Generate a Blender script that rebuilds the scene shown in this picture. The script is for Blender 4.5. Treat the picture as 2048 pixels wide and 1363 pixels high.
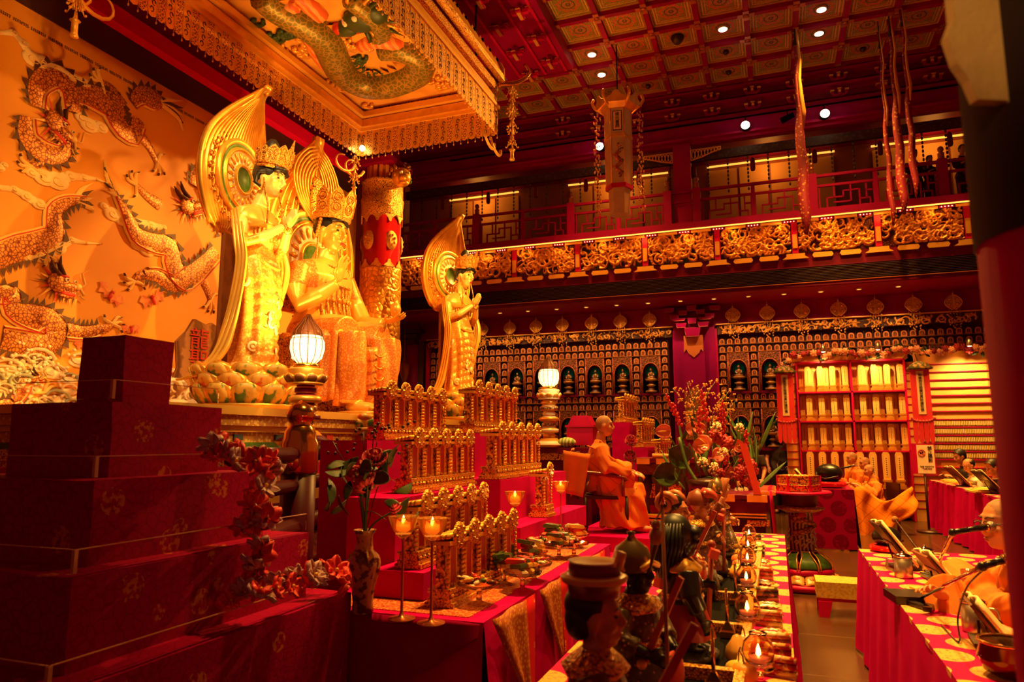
# Temple hall recreated as real 3D geometry. Units metres; +Y into the hall, +X right, Z up.
import bpy, math, random
import numpy as np
from math import sin, cos, pi, radians, hypot, atan2, exp, sqrt
from mathutils import Vector, Matrix, Euler, noise

SC = bpy.context.scene
for _o in list(bpy.data.objects):
	bpy.data.objects.remove(_o)
COL = SC.collection
RND = random.Random(11)

# ---------------------------------------------------------------- camera, world, lights, exposure
F_PX = 1417.0
TILT = math.atan(198.5 / F_PX)
YAW = math.atan(531 / hypot(F_PX, 198.5))
EYE = 1.6
cam_d = bpy.data.cameras.new('camera')
cam = bpy.data.objects.new('camera', cam_d)
COL.objects.link(cam)
cam.location = (0, 0, EYE)
cam.rotation_euler = Euler((pi / 2 + TILT, 0, YAW), 'XYZ')
cam_d.sensor_width = 36
cam_d.lens = F_PX / 2048 * 36
cam_d.clip_start = 0.05
cam_d.clip_end = 100
cam_d.dof.use_dof = True
cam_d.dof.focus_distance = 7.0
cam_d.dof.aperture_fstop = 4.0
SC.camera = cam

SC.view_settings.view_transform = 'Standard'
SC.view_settings.look = 'None'
SC.view_settings.exposure = 0.05
SC.view_settings.gamma = 1.0
SC.view_settings.use_curve_mapping = False

world = bpy.data.worlds.new('hall_ambient')
SC.world = world
world.use_nodes = True
_bg = world.node_tree.nodes['Background']
_bg.inputs[0].default_value = (1.0, 0.14, 0.09, 1)
_bg.inputs[1].default_value = 0.13

WARM = (1.0, 0.49, 0.085)
AMBER = (1.0, 0.42, 0.06)
CREAM = (1.0, 0.66, 0.24)


def spot(name, loc, target, power, color=WARM, angle=60, blend=0.6, radius=0.08):
	d = bpy.data.lights.new(name, 'SPOT')
	d.energy = power
	d.color = color
	d.spot_size = radians(angle)
	d.spot_blend = blend
	d.shadow_soft_size = radius
	o = bpy.data.objects.new(name, d)
	COL.objects.link(o)
	o.location = loc
	o.rotation_euler = (Vector(target) - Vector(loc)).to_track_quat('-Z', 'Y').to_euler()
	return o


def point(name, loc, power, color=WARM, radius=0.05):
	d = bpy.data.lights.new(name, 'POINT')
	d.energy = power
	d.color = color
	d.shadow_soft_size = radius
	o = bpy.data.objects.new(name, d)
	COL.objects.link(o)
	o.location = loc
	return o


# stage spots of the hall (on the galleries and ceiling) that light the statues
spot('statue_spot', (2.0, 6.0, 8.2), (-5.8, 6.6, 3.6), 3500, WARM, 34)
spot('statue_spot', (1.6, 11.0, 8.2), (-5.8, 9.2, 3.6), 5400, WARM, 34)
spot('statue_spot', (0.8, 8.0, 8.4), (-5.6, 12.2, 3.6), 7000, WARM, 24)
spot('statue_spot', (-3.4, 3.2, 7.4), (-5.9, 6.6, 3.0), 1100, CREAM, 44)
# uplights standing on the altar platform at the foot of the mural
for _y in (4.6, 6.0, 7.4):
	spot('mural_uplight', (-7.2, _y, 1.5), (-8.4, _y + 0.2, 3.0), 1050, (1.0, 0.62, 0.1), 125, 0.9, 0.12)
spot('mural_downlight', (-3.2, 3.4, 7.0), (-8.4, 6.2, 4.4), 350, AMBER, 62)
# uplights on the statue platform that wash the canopy from below
for _y in (6.4, 9.8):
	spot('canopy_uplight', (-4.7, _y, 2.3), (-5.8, _y, 6.9), 800, WARM, 100, 0.9, 0.1)
# the three lit gallery spotlights
for _x, _t, _p in ((-3.52, (-6.8, 11.6, 5.4), 4200), (-0.32, (-2.2, 4.6, 1.0), 3600), (1.25, (-4.4, 8.0, 7.3), 3200)):
	spot('gallery_spot', (_x, 15.1, 8.31), _t, _p, WARM, 40)
spot('pillar_fill', (-0.6, -1.2, 3.2), (0.3, 1.1, 2.3), 170, CREAM, 13)  # added narrow spot behind the camera, brightens only the pillar bracket
# ceiling downlights over the hall
for _x, _y in ((-3.22, 13.43), (-3.22, 14.3), (-0.61, 13.42), (1.15, 13.4), (1.15, 14.23)):
	spot('hall_downlight', (_x, _y, 9.35), (_x, _y, 0), 900, AMBER, 80, 0.7)
for _x, _y, _p in ((0.9, 11.4, 4200), (3.0, 12.4, 5000), (1.7, 4.2, 2500), (-0.4, 5.0, 3000), (-1.4, 8.6, 4200), (-1.0, 4.6, 2600), (0.2, 7.4, 2600), (3.4, 14.3, 1500)):  # further unseen downlights, added to brighten the tables and the slat wall
	spot('hall_downlight', (_x, _y, 9.2), (_x, _y, 0), _p, WARM, 46, 0.8)
spot('hall_fill_spot', (1.4, 11.2, 8.9), (1.8, 16.4, 1.6), 2000, AMBER, 40)  # added spot that brightens the memorial shelf and the monks
spot('hall_fill_spot', (0.6, 6.2, 8.9), (0.3, 8.9, 0.6), 1800, WARM, 24)  # added spot that brightens the incense pedestal
# picture lamps over the memorial shelves
for _x, _p in ((0.98, 85), (2.0, 85), (3.6, 230)):
	spot('shelf_lamp_light', (_x, 15.9, 3.34), (_x, 16.5, 2.2), _p, (1.0, 0.66, 0.16), 120, 0.9, 0.03)
# soffit downlights that graze the niche wall
for _i in range(15):
	_x = -7.8 + _i * 0.735
	spot('soffit_light', (_x, 16.3, 4.7), (_x, 17.15, 2.7), 62, (1.0, 0.56, 0.22), 95, 0.9, 0.03)


# ---------------------------------------------------------------- pixel helpers used for measuring real positions
def _ray(u, v):
	x = (u - 1024) / F_PX
	y = (681.5 - v) / F_PX
	fw = cos(TILT) - y * sin(TILT)
	z = sin(TILT) + y * cos(TILT)
	return Vector((-sin(YAW) * fw + cos(YAW) * x, cos(YAW) * fw + sin(YAW) * x, z))


def atz(u, v, z):
	r = _ray(u, v)
	return r * ((z - EYE) / r.z) + Vector((0, 0, EYE))


def aty(u, v, y):
	r = _ray(u, v)
	return r * (y / r.y) + Vector((0, 0, EYE))


def atx(u, v, x):
	r = _ray(u, v)
	return r * (x / r.x) + Vector((0, 0, EYE))


# ---------------------------------------------------------------- materials
class Nd:
	def __init__(s, name):
		s.m = bpy.data.materials.new(name)
		s.m.use_nodes = True
		s.t = s.m.node_tree
		s.b = s.t.nodes['Principled BSDF']

	def n(s, typ, **kw):
		x = s.t.nodes.new(typ)
		for k, v in kw.items():
			setattr(x, k, v)
		return x

	def link(s, a, b):
		s.t.links.new(a, b)

	def val(s, sock, v):
		if hasattr(v, 'is_output'):
			s.link(v, sock)
		else:
			sock.default_value = v

	def math(s, op, a, b=0.0, c=0.0):
		x = s.n('ShaderNodeMath', operation=op)
		s.val(x.inputs[0], a)
		s.val(x.inputs[1], b)
		s.val(x.inputs[2], c)
		return x.outputs[0]

	def co(s, kind='Object'):
		x = s.n('ShaderNodeTexCoord')
		return x.outputs[kind]

	def xyz(s, vec):
		x = s.n('ShaderNodeSeparateXYZ')
		s.link(vec, x.inputs[0])
		return x.outputs

	def mapr(s, v, a, b, c=0.0, d=1.0):
		x = s.n('ShaderNodeMapRange')
		s.val(x.inputs[0], v)
		for i, q in enumerate((a, b, c, d)):
			x.inputs[i + 1].default_value = q
		return x.outputs[0]

	def tex(s, kind, scale, vec=None, detail=3.0, stretch=None):
		vec = vec or s.co()
		if stretch:
			mp = s.n('ShaderNodeMapping')
			mp.inputs['Scale'].default_value = stretch
			s.link(vec, mp.inputs[0])
			vec = mp.outputs[0]
		if kind == 'noise':
			x = s.n('ShaderNodeTexNoise')
			x.inputs['Detail'].default_value = detail
			out = x.outputs[0]
		elif kind == 'wave':
			x = s.n('ShaderNodeTexWave')
			x.inputs['Distortion'].default_value = detail
			x.inputs['Detail Scale'].default_value = 1.5
			out = x.outputs['Fac']
		elif kind == 'edge':
			x = s.n('ShaderNodeTexVoronoi', feature='DISTANCE_TO_EDGE')
			out = x.outputs['Distance']
		else:
			x = s.n('ShaderNodeTexVoronoi', feature='F1')
			out = x.outputs['Distance']
		x.inputs['Scale'].default_value = scale
		s.link(vec, x.inputs['Vector'])
		return out

	def mix(s, fac, a, b):
		x = s.n('ShaderNodeMix', data_type='RGBA')
		s.val(x.inputs[0], fac)
		for sock, v in ((x.inputs[6], a), (x.inputs[7], b)):
			if hasattr(v, 'is_output'):
				s.link(v, sock)
			else:
				sock.default_value = (*v, 1)
		return x.outputs[2]

	def bump(s, h, strength=0.4, dist=0.01):
		x = s.n('ShaderNodeBump')
		x.inputs['Strength'].default_value = strength
		x.inputs['Distance'].default_value = dist
		s.link(h, x.inputs['Height'])
		s.link(x.outputs[0], s.b.inputs['Normal'])

	def fin(s, color, rough=0.5, metal=0.0, spec=None, **kw):
		if hasattr(color, 'is_output'):
			s.link(color, s.b.inputs['Base Color'])
		else:
			s.b.inputs['Base Color'].default_value = (*color, 1)
		s.b.inputs['Roughness'].default_value = rough
		s.b.inputs['Metallic'].default_value = metal
		if spec is not None:
			s.b.inputs['Specular IOR Level'].default_value = spec
		for k, v in kw.items():
			s.b.inputs[k.replace('_', ' ')].default_value = v
		return s.m


def mk(name, base, rough=0.5, metal=0.0, var=None, bump=None, spec=None, emit=None, **kw):
	"""var=(kind, scale, colour2, lo, hi) bump=(kind, scale, strength, dist)"""
	s = Nd(name)
	col = base
	if var:
		f = s.mapr(s.tex(var[0], var[1]), var[3], var[4])
		col = s.mix(f, base, var[2])
	if bump:
		s.bump(s.tex(bump[0], bump[1]), bump[2], bump[3])
	if emit:
		s.b.inputs['Emission Color'].default_value = (*emit[0], 1)
		s.b.inputs['Emission Strength'].default_value = emit[1]
	return s.fin(col, rough, metal, spec, **kw)


GOLD = (0.86, 0.42, 0.06)
M = {}
M['red_wall'] = mk('red lacquer wall', (0.33, 0.001, 0.085), 0.5, 0, ('noise', 1.4, (0.25, 0.001, 0.06), 0.3, 0.7), None, 0.12)
M['red_dark'] = mk('dark red lacquer', (0.17, 0.001, 0.035), 0.5, 0, ('noise', 2.0, (0.12, 0.001, 0.024), 0.3, 0.7), None, 0.15)
M['red_bright'] = mk('vermilion lacquer', (0.58, 0.003, 0.08), 0.4, 0, ('noise', 3, (0.46, 0.002, 0.06), 0.3, 0.7), None, 0.2)
M['red_cloth'] = mk('red cloth', (0.6, 0.002, 0.15), 0.9, 0, ('noise', 6, (0.48, 0.002, 0.11), 0.3, 0.7), ('noise', 60, 0.15, 0.002), 0.03)
M['gold'] = mk('gold leaf', GOLD, 0.34, 0.55, ('noise', 9, (0.72, 0.30, 0.03), 0.35, 0.75), ('noise', 40, 0.12, 0.003))
M['gold_plain'] = mk('plain gold paint', (0.80, 0.40, 0.06), 0.4, 0.35)
M['gold_carved'] = mk('carved gold', (0.86, 0.40, 0.05), 0.36, 0.5, ('vor', 55, (0.16, 0.02, 0.004), 0.45, 0.75), ('vor', 55, 0.8, 0.01))
M['gold_fine'] = mk('finely carved gold', (0.88, 0.42, 0.06), 0.36, 0.5, ('vor', 110, (0.2, 0.03, 0.006), 0.45, 0.8), ('vor', 110, 0.7, 0.006))
M['gold_big'] = mk('deep carved gold', (0.88, 0.42, 0.06), 0.36, 0.5, ('edge', 14, (0.25, 0.04, 0.008), 0.06, 0.0), ('edge', 14, 0.9, 0.02))
M['black'] = mk('black', (0.003, 0.002, 0.002), 0.8, 0, None, None, 0.04)
M['dark_wood'] = mk('dark wood', (0.05, 0.008, 0.004), 0.4, 0, ('noise', 6, (0.03, 0.004, 0.003), 0.3, 0.7))
M['brown_wood'] = mk('brown wood', (0.22, 0.06, 0.012), 0.5, 0, ('wave', 4, (0.13, 0.03, 0.006), 0.2, 0.9))
M['cream'] = mk('cream wall', (0.75, 0.55, 0.3), 0.7)
M['orange_panel'] = mk('orange panel', (0.78, 0.36, 0.07), 0.6, 0, ('noise', 2, (0.7, 0.3, 0.05), 0.3, 0.7))
M['teal'] = mk('teal paint', (0.0, 0.5, 0.75), 0.5)
M['green'] = mk('green enamel', (0.05, 0.13, 0.012), 0.45, 0, ('noise', 20, (0.10, 0.2, 0.02), 0.4, 0.7))
M['leaf'] = mk('leaf', (0.05, 0.11, 0.015), 0.5, 0, ('noise', 14, (0.10, 0.16, 0.02), 0.35, 0.7))
M['leaf_dark'] = mk('dark leaf', (0.02, 0.045, 0.01), 0.5, 0, ('noise', 14, (0.04, 0.07, 0.012), 0.35, 0.7))
M['white'] = mk('white paint', (0.85, 0.72, 0.5), 0.5)
M['lamp_glow'] = mk('lamp bulb', (1, 0.9, 0.6), 0.5, emit=((1.0, 0.82, 0.42), 14.0))
M['lamp_soft'] = mk('glowing lamp paper', (1, 0.8, 0.4), 0.6, emit=((1.0, 0.78, 0.30), 2.6))
M['strip_glow'] = mk('led strip', (1, 0.5, 0.1), 0.5, emit=((1.0, 0.36, 0.05), 3.0))
M['slot_glow'] = mk('gallery cove lamp', (1, 0.5, 0.1), 0.5, emit=((1.0, 0.4, 0.05), 1.5))
M['dot_glow'] = mk('led dot', (1, 0.8, 0.6), 0.5, emit=((1.0, 0.55, 0.3), 4.0))
M['flame'] = mk('flame', (1, 0.6, 0.1), 0.5, emit=((1.0, 0.66, 0.16), 14.0))
M['glass'] = mk('clear glass', (1.0, 0.82, 0.6), 0.04, 0, Transmission_Weight=1.0, IOR=1.35)
M['acrylic'] = mk('acrylic sheet', (1.0, 0.9, 0.8), 0.05, 0, Transmission_Weight=1.0, IOR=1.06)
M['amber_glass'] = mk('amber glass', (1.0, 0.5, 0.12), 0.06, 0, Transmission_Weight=0.85, IOR=1.3)
M['brass'] = mk('polished brass', (0.75, 0.36, 0.08), 0.16, 0.95)
M['steel'] = mk('brushed steel', (0.5, 0.42, 0.33), 0.3, 0.9, None, ('noise', 90, 0.1, 0.001))
M['chrome'] = mk('chrome', (0.75, 0.6, 0.5), 0.12, 1.0)


def floor_mat():
	s = Nd('polished dark floor')
	c = s.co()
	n = s.tex('noise', 1.2, c)
	x, y, z = s.xyz(c)
	gx = s.math('ABSOLUTE', s.math('SUBTRACT', s.math('FRACT', s.math('MULTIPLY', x, 0.9)), 0.5))
	gy = s.math('ABSOLUTE', s.math('SUBTRACT', s.math('FRACT', s.math('MULTIPLY', y, 0.9)), 0.5))
	g = s.math('GREATER_THAN', s.math('MAXIMUM', gx, gy), 0.495)
	col = s.mix(g, s.mix(n, (0.085, 0.035, 0.012), (0.05, 0.018, 0.006)), (0.14, 0.07, 0.03))
	return s.fin(col, 0.22, 0.0, 0.6)


M['floor'] = floor_mat()


def brocade_mat(name, base, motif, accent, scale=5.0):
	s = Nd(name)
	c = s.co()
	v = s.n('ShaderNodeTexVoronoi', feature='F1')
	v.inputs['Scale'].default_value = scale
	s.link(c, v.inputs['Vector'])
	blob = s.math('LESS_THAN', v.outputs['Distance'], 0.26)
	fine = s.mapr(s.tex('noise', scale * 9, c, 4.0), 0.48, 0.56)
	mask = s.math('MULTIPLY', blob, fine)
	swirl = s.mapr(s.tex('edge', scale * 5, c), 0.0, 0.09, 1.0, 0.0)
	col = s.mix(s.math('MULTIPLY', swirl, 0.65), base, accent)
	col = s.mix(mask, col, motif)
	s.bump(s.tex('noise', scale * 14, c), 0.25, 0.004)
	return s.fin(col, 0.85, 0.0, 0.06)


M['brocade'] = brocade_mat('red brocade', (0.36, 0.002, 0.07), (0.55, 0.14, 0.02), (0.2, 0.001, 0.035))
M['brocade_fine'] = brocade_mat('fine red gold brocade', (0.55, 0.01, 0.02), (0.8, 0.4, 0.07), (0.4, 0.006, 0.014), 16.0)


def medallion_mat(name, base, spotc, pitch, rad, aspect=1.0, axes='xy', fine=60.0):
	"""staggered round medallions on cloth"""
	s = Nd(name)
	c = s.co()
	sx = dict(zip('xyz', s.xyz(c)))
	a = s.math('DIVIDE', sx[axes[0]], pitch)
	b = s.math('DIVIDE', sx[axes[1]], pitch * aspect)
	row = s.math('FLOOR', b)
	a2 = s.math('ADD', a, s.math('MULTIPLY', s.math('MODULO', s.math('ABSOLUTE', row), 2.0), 0.5))
	fa = s.math('SUBTRACT', s.math('FRACT', a2), 0.5)
	fb = s.math('MULTIPLY', s.math('SUBTRACT', s.math('FRACT', b), 0.5), aspect)
	d = s.math('SQRT', s.math('ADD', s.math('MULTIPLY', fa, fa), s.math('MULTIPLY', fb, fb)))
	disc = s.mapr(d, rad - 0.015, rad, 1.0, 0.0)
	f = s.mapr(s.tex('noise', fine, c, 2.0), 0.36, 0.44, 0.35, 1.0)
	col = s.mix(s.math('MULTIPLY', disc, f), base, spotc)
	s.bump(s.tex('noise', 120, c), 0.12, 0.001)
	return s.fin(col, 0.75, 0.0, 0.08)


M['medal_table'] = medallion_mat('red cloth with gold medallions', (0.55, 0.003, 0.12), (0.78, 0.42, 0.1), 0.24, 0.38, 0.86)
M['medal_front'] = medallion_mat('red cloth with dark medallions', (0.62, 0.003, 0.14), (0.32, 0.002, 0.06), 0.32, 0.36, 0.75, 'xz', 25.0)


def coffer_mat():
	s = Nd('painted coffer panel')
	x, y, z = s.xyz(s.co())
	r = s.math('SQRT', s.math('ADD', s.math('MULTIPLY', x, x), s.math('MULTIPLY', y, y)))
	ang = s.math('ARCTAN2', y, x)
	pet = s.math('MULTIPLY', s.math('COSINE', s.math('MULTIPLY', ang, 8.0)), 0.022)
	rr = s.math('ADD', r, pet)
	m = s.math('MAXIMUM', s.math('ABSOLUTE', x), s.math('ABSOLUTE', y))
	base = s.mix(s.mapr(s.tex('edge', 30), 0.0, 0.12), (0.62, 0.38, 0.06), (0.17, 0.14, 0.018))
	ring = s.math('LESS_THAN', s.math('ABSOLUTE', s.math('SUBTRACT', rr, 0.19)), 0.02)
	ring2 = s.math('LESS_THAN', s.math('ABSOLUTE', s.math('SUBTRACT', r, 0.12)), 0.01)
	ring3 = s.math('LESS_THAN', s.math('ABSOLUTE', s.math('SUBTRACT', r, 0.035)), 0.012)
	dots = s.math('GREATER_THAN', s.math('MULTIPLY', s.math('LESS_THAN', s.math('ABSOLUTE', s.math('SUBTRACT', r, 0.085)), 0.024), s.math('COSINE', s.math('MULTIPLY', ang, 8.0))), 0.3)
	red = s.math('MINIMUM', s.math('ADD', ring, dots), 1.0)
	gold = s.math('MINIMUM', s.math('ADD', ring2, ring3), 1.0)
	fr = s.math('LESS_THAN', s.math('ABSOLUTE', s.math('SUBTRACT', m, 0.315)), 0.009)
	fr2 = s.math('LESS_THAN', s.math('ABSOLUTE', s.math('SUBTRACT', m, 0.265)), 0.005)
	col = s.mix(red, base, (0.6, 0.09, 0.02))
	col = s.mix(gold, col, (0.1, 0.03, 0.01))
	col = s.mix(s.math('MINIMUM', s.math('ADD', fr, fr2), 1.0), col, (0.78, 0.45, 0.08))
	return s.fin(col, 0.55, 0.0)


M['coffer'] = coffer_mat()


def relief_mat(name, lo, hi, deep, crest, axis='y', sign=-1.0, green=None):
	"""carved relief coloured by its own depth: darker hollows, gilded ridges"""
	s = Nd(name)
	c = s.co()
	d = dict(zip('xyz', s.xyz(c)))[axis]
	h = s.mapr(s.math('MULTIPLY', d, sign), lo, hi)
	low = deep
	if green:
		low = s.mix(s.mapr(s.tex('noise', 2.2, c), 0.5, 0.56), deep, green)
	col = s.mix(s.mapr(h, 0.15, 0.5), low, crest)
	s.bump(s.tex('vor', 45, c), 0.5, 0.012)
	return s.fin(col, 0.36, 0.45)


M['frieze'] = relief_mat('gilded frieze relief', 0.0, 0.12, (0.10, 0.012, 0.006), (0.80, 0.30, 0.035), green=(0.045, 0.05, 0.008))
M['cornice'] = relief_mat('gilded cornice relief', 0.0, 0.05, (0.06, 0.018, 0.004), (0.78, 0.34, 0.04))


def lattice_mat(name, base, hole, scale, lo, hi, kind='edge'):
	s = Nd(name)
	f = s.mapr(s.tex(kind, scale), lo, hi)
	return s.fin(s.mix(f, base, hole), 0.42, 0.35)


# ---------------------------------------------------------------- mesh builder
class MB:
	def __init__(s):
		s.v = []
		s.f = []
		s.mi = []
		s.sm = []

	def add(s, vs, fs, m=0, sm=False):
		o = len(s.v)
		s.v.extend([tuple(p) for p in vs])
		s.f.extend([tuple(i + o for i in f) for f in fs])
		s.mi.extend([m] * len(fs))
		s.sm.extend([sm] * len(fs))
		return s

	def box(s, c, d, m=0, rot=None, top=1.0, bev=0.0):
		hx, hy, hz = d[0] / 2, d[1] / 2, d[2] / 2
		p = [Vector((x * (top if z > 0 else 1), y * (top if z > 0 else 1), z)) for z in (-hz, hz) for x, y in ((-hx, -hy), (hx, -hy), (hx, hy), (-hx, hy))]
		if rot is not None:
			R = Matrix.Rotation(rot, 3, 'Z') if isinstance(rot, (int, float)) else rot
			p = [R @ q for q in p]
		c = Vector(c)
		return s.add([q + c for q in p], [(3, 2, 1, 0), (4, 5, 6, 7), (0, 1, 5, 4), (1, 2, 6, 5), (2, 3, 7, 6), (3, 0, 4, 7)], m)

	def tube(s, path, rad, n=8, m=0, sm=True, cap=True, flat=None, up=None):
		"""swept tube; rad a number or list; flat=(a,b) squash of the section"""
		P = [Vector(p) for p in path]
		k = len(P)
		if not isinstance(rad, (list, tuple)):
			rad = [rad] * k
		T = []
		for i in range(k):
			t = P[min(i + 1, k - 1)] - P[max(i - 1, 0)]
			T.append(t.normalized() if t.length > 1e-9 else Vector((0, 0, 1)))
		u = Vector(up) if up else (Vector((0, 0, 1)) if abs(T[0].z) < 0.9 else Vector((1, 0, 0)))
		vs = []
		for i in range(k):
			a = T[i].cross(u)
			if a.length < 1e-6:
				a = T[i].cross(Vector((0.3, 0.9, 0.1)))
			a.normalize()
			b = a.cross(T[i]).normalized()
			if not up:
				u = b
			fa, fb = flat or (1, 1)
			for j in range(n):
				w = 2 * pi * j / n
				vs.append(P[i] + a * (cos(w) * rad[i] * fa) + b * (sin(w) * rad[i] * fb))
		fs = [(i * n + j, i * n + (j + 1) % n, (i + 1) * n + (j + 1) % n, (i + 1) * n + j) for i in range(k - 1) for j in range(n)]
		if cap:
			fs += [tuple(range(n - 1, -1, -1)), tuple((k - 1) * n + j for j in range(n))]
		return s.add(vs, fs, m, sm)

	def cyl(s, p0, p1, r0, r1=None, n=12, m=0, sm=True):
		return s.tube([p0, p1], [r0, r0 if r1 is None else r1], n, m, sm)

	def lathe(s, prof, n=20, c=(0, 0, 0), m=0, sm=True, sq=(1, 1), mats=None, wob=None, cap=True, hard=False):
		"""prof [(r, z)] bottom to top; wob(angle)->radius factor"""
		vs = []
		for r, z in prof:
			for j in range(n):
				w = 2 * pi * j / n
				q = wob(w, z) if wob else 1
				vs.append((c[0] + r * q * cos(w) * sq[0], c[1] + r * q * sin(w) * sq[1], c[2] + z))
		if not hard:
			k = len(prof)
			fs = [(i * n + j, i * n + (j + 1) % n, (i + 1) * n + (j + 1) % n, (i + 1) * n + j) for i in range(k - 1) for j in range(n)]
			mm = [mats[i] if mats else m for i in range(k - 1) for j in range(n)]
			if cap:
				fs += [tuple(range(n - 1, -1, -1)), tuple((k - 1) * n + j for j in range(n))]
				mm += [mm[0], mm[-1]]
			s.add(vs, fs, 0, sm)
			s.mi[-len(fs):] = mm
			return s
		for i in range(len(prof) - 1):
			a = vs[i * n:(i + 2) * n]
			s.add(a, [(j, (j + 1) % n, n + (j + 1) % n, n + j) for j in range(n)], mats[i] if mats else m, sm)
		if cap:
			s.add(vs[:n], [tuple(range(n - 1, -1, -1))], mats[0] if mats else m)
			s.add(vs[-n:], [tuple(range(n))], mats[-1] if mats else m)
		return s

	def ell(s, c, r, n=12, m=0, rot=None, k=None):
		k = k or max(5, n * 2 // 3)
		if isinstance(r, (int, float)):
			r = (r, r, r)
		c = Vector(c)
		vs = []
		for i in range(1, k):
			t = pi * i / k
			for j in range(n):
				w = 2 * pi * j / n
				vs.append(Vector((r[0] * sin(t) * cos(w), r[1] * sin(t) * sin(w), r[2] * cos(t))))
		vs.append(Vector((0, 0, r[2])))
		vs.append(Vector((0, 0, -r[2])))
		if rot is not None:
			vs = [rot @ q for q in vs]
		N = (k - 1) * n
		fs = [(i * n + j, (i + 1) * n + j, (i + 1) * n + (j + 1) % n, i * n + (j + 1) % n) for i in range(k - 2) for j in range(n)]
		fs += [(N, j, (j + 1) % n) for j in range(n)] + [(N + 1, (k - 2) * n + (j + 1) % n, (k - 2) * n + j) for j in range(n)]
		return s.add([q + c for q in vs], fs, m, True)

	def prism(s, poly, frame, th, m=0, sm=False, side=None):
		"""extrude 2D polygon; frame=(origin, ax, ay) ; thickness along ax x ay, centred at 0..th"""
		o, ax, ay = (Vector(q) for q in frame)
		nz = ax.cross(ay).normalized()
		n = len(poly)
		a = [o + ax * p[0] + ay * p[1] for p in poly]
		b = [q + nz * th for q in a]
		s.add(a + b, [tuple(range(n - 1, -1, -1)), tuple(range(n, 2 * n))], m, False)
		s.add(a + b, [(i, (i + 1) % n, n + (i + 1) % n, n + i) for i in range(n)], m if side is None else side, sm)
		return s

	def grid(s, fn, nu, nv, m=0, sm=True, wrapu=False):
		vs = [fn(i / nu, j / nv) for j in range(nv + 1) for i in range(nu + 1)]
		w = nu + 1
		fs = [(j * w + i, j * w + i + 1, (j + 1) * w + i + 1, (j + 1) * w + i) for j in range(nv) for i in range(nu)]
		return s.add(vs, fs, m, sm)

	def sheet(s, fn, nu, nv, th, m=0):
		"""thick cloth: front grid, back grid and rim"""
		w = nu + 1
		P = [Vector(fn(i / nu, j / nv)) for j in range(nv + 1) for i in range(nu + 1)]
		Nn = []
		for j in range(nv + 1):
			for i in range(nu + 1):
				a = P[j * w + min(i + 1, nu)] - P[j * w + max(i - 1, 0)]
				b = P[min(j + 1, nv) * w + i] - P[max(j - 1, 0) * w + i]
				q = a.cross(b)
				Nn.append(q.normalized() if q.length > 1e-9 else Vector((0, 0, 1)))
		B = [p - q * th for p, q in zip(P, Nn)]
		o = len(P)
		fs = [(j * w + i, j * w + i + 1, (j + 1) * w + i + 1, (j + 1) * w + i) for j in range(nv) for i in range(nu)]
		fb = [tuple(o + q for q in reversed(f)) for f in fs]
		rim = [j * 0 + i for i in range(nu)]
		edge = [(i, 0) for i in range(nu + 1)] + [(nu, j) for j in range(1, nv + 1)] + [(i, nv) for i in range(nu - 1, -1, -1)] + [(0, j) for j in range(nv - 1, 0, -1)]
		e = [j * w + i for i, j in edge]
		fr = [(e[(k + 1) % len(e)], e[k], o + e[k], o + e[(k + 1) % len(e)]) for k in range(len(e))]
		return s.add(P + B, fs + fb + fr, m, True)

	def xf(s, Mx, start=0):
		s.v[start:] = [tuple(Mx @ Vector(p)) for p in s.v[start:]]
		return s

	def mesh(s, name, mats):
		me = bpy.data.meshes.new(name)
		me.from_pydata(s.v, [], s.f)
		me.polygons.foreach_set('material_index', s.mi)
		me.polygons.foreach_set('use_smooth', s.sm)
		for q in (mats if isinstance(mats, (list, tuple)) else [mats]):
			me.materials.append(M[q] if isinstance(q, str) else q)
		me.update()
		return me

	def obj(s, name, mats, parent=None, loc=(0, 0, 0), rot=None):
		return inst(name, s.mesh(name, mats), parent, loc, rot)


def inst(name, me, parent=None, loc=(0, 0, 0), rot=None, scale=None):
	o = bpy.data.objects.new(name, me)
	COL.objects.link(o)
	o.location = loc
	if rot is not None:
		o.rotation_euler = (0, 0, rot) if isinstance(rot, (int, float)) else rot
	if scale is not None:
		o.scale = (scale,) * 3 if isinstance(scale, (int, float)) else scale
	if parent is not None:
		o.parent = parent
	return o


def tag(o, label=None, cat=None, group=None, kind=None):
	if label:
		o['label'] = label
	if cat:
		o['category'] = cat
	if group:
		o['group'] = group
	if kind:
		o['kind'] = kind
	return o


def thing(name, label, cat, loc=(0, 0, 0), rz=0.0, group=None, scale=None):
	o = bpy.data.objects.new(name, None)
	COL.objects.link(o)
	o.location = loc
	o.rotation_euler = (0, 0, rz)
	o.empty_display_size = 0.05
	if scale is not None:
		o.scale = (scale,) * 3
	return tag(o, label, cat, group)


def copy_tree(o, parent=None, **kw):
	c = o.copy()
	COL.objects.link(c)
	c.parent = parent
	for ch in list(o.children):
		copy_tree(ch, c)
	for k, v in kw.items():
		if k == 'label' or k == 'group':
			c[k] = v
		elif k == 'rz':
			c.rotation_euler = (0, 0, v)
		elif k == 'scale':
			c.scale = (v,) * 3 if isinstance(v, (int, float)) else v
		else:
			setattr(c, {'loc': 'location'}.get(k, k), v)
	return c


def struct(name, mb, mats, loc=(0, 0, 0), rot=None, parent=None):
	o = mb.obj(name, mats, parent, loc, rot)
	if parent is None:
		o['kind'] = 'structure'
	return o


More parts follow.
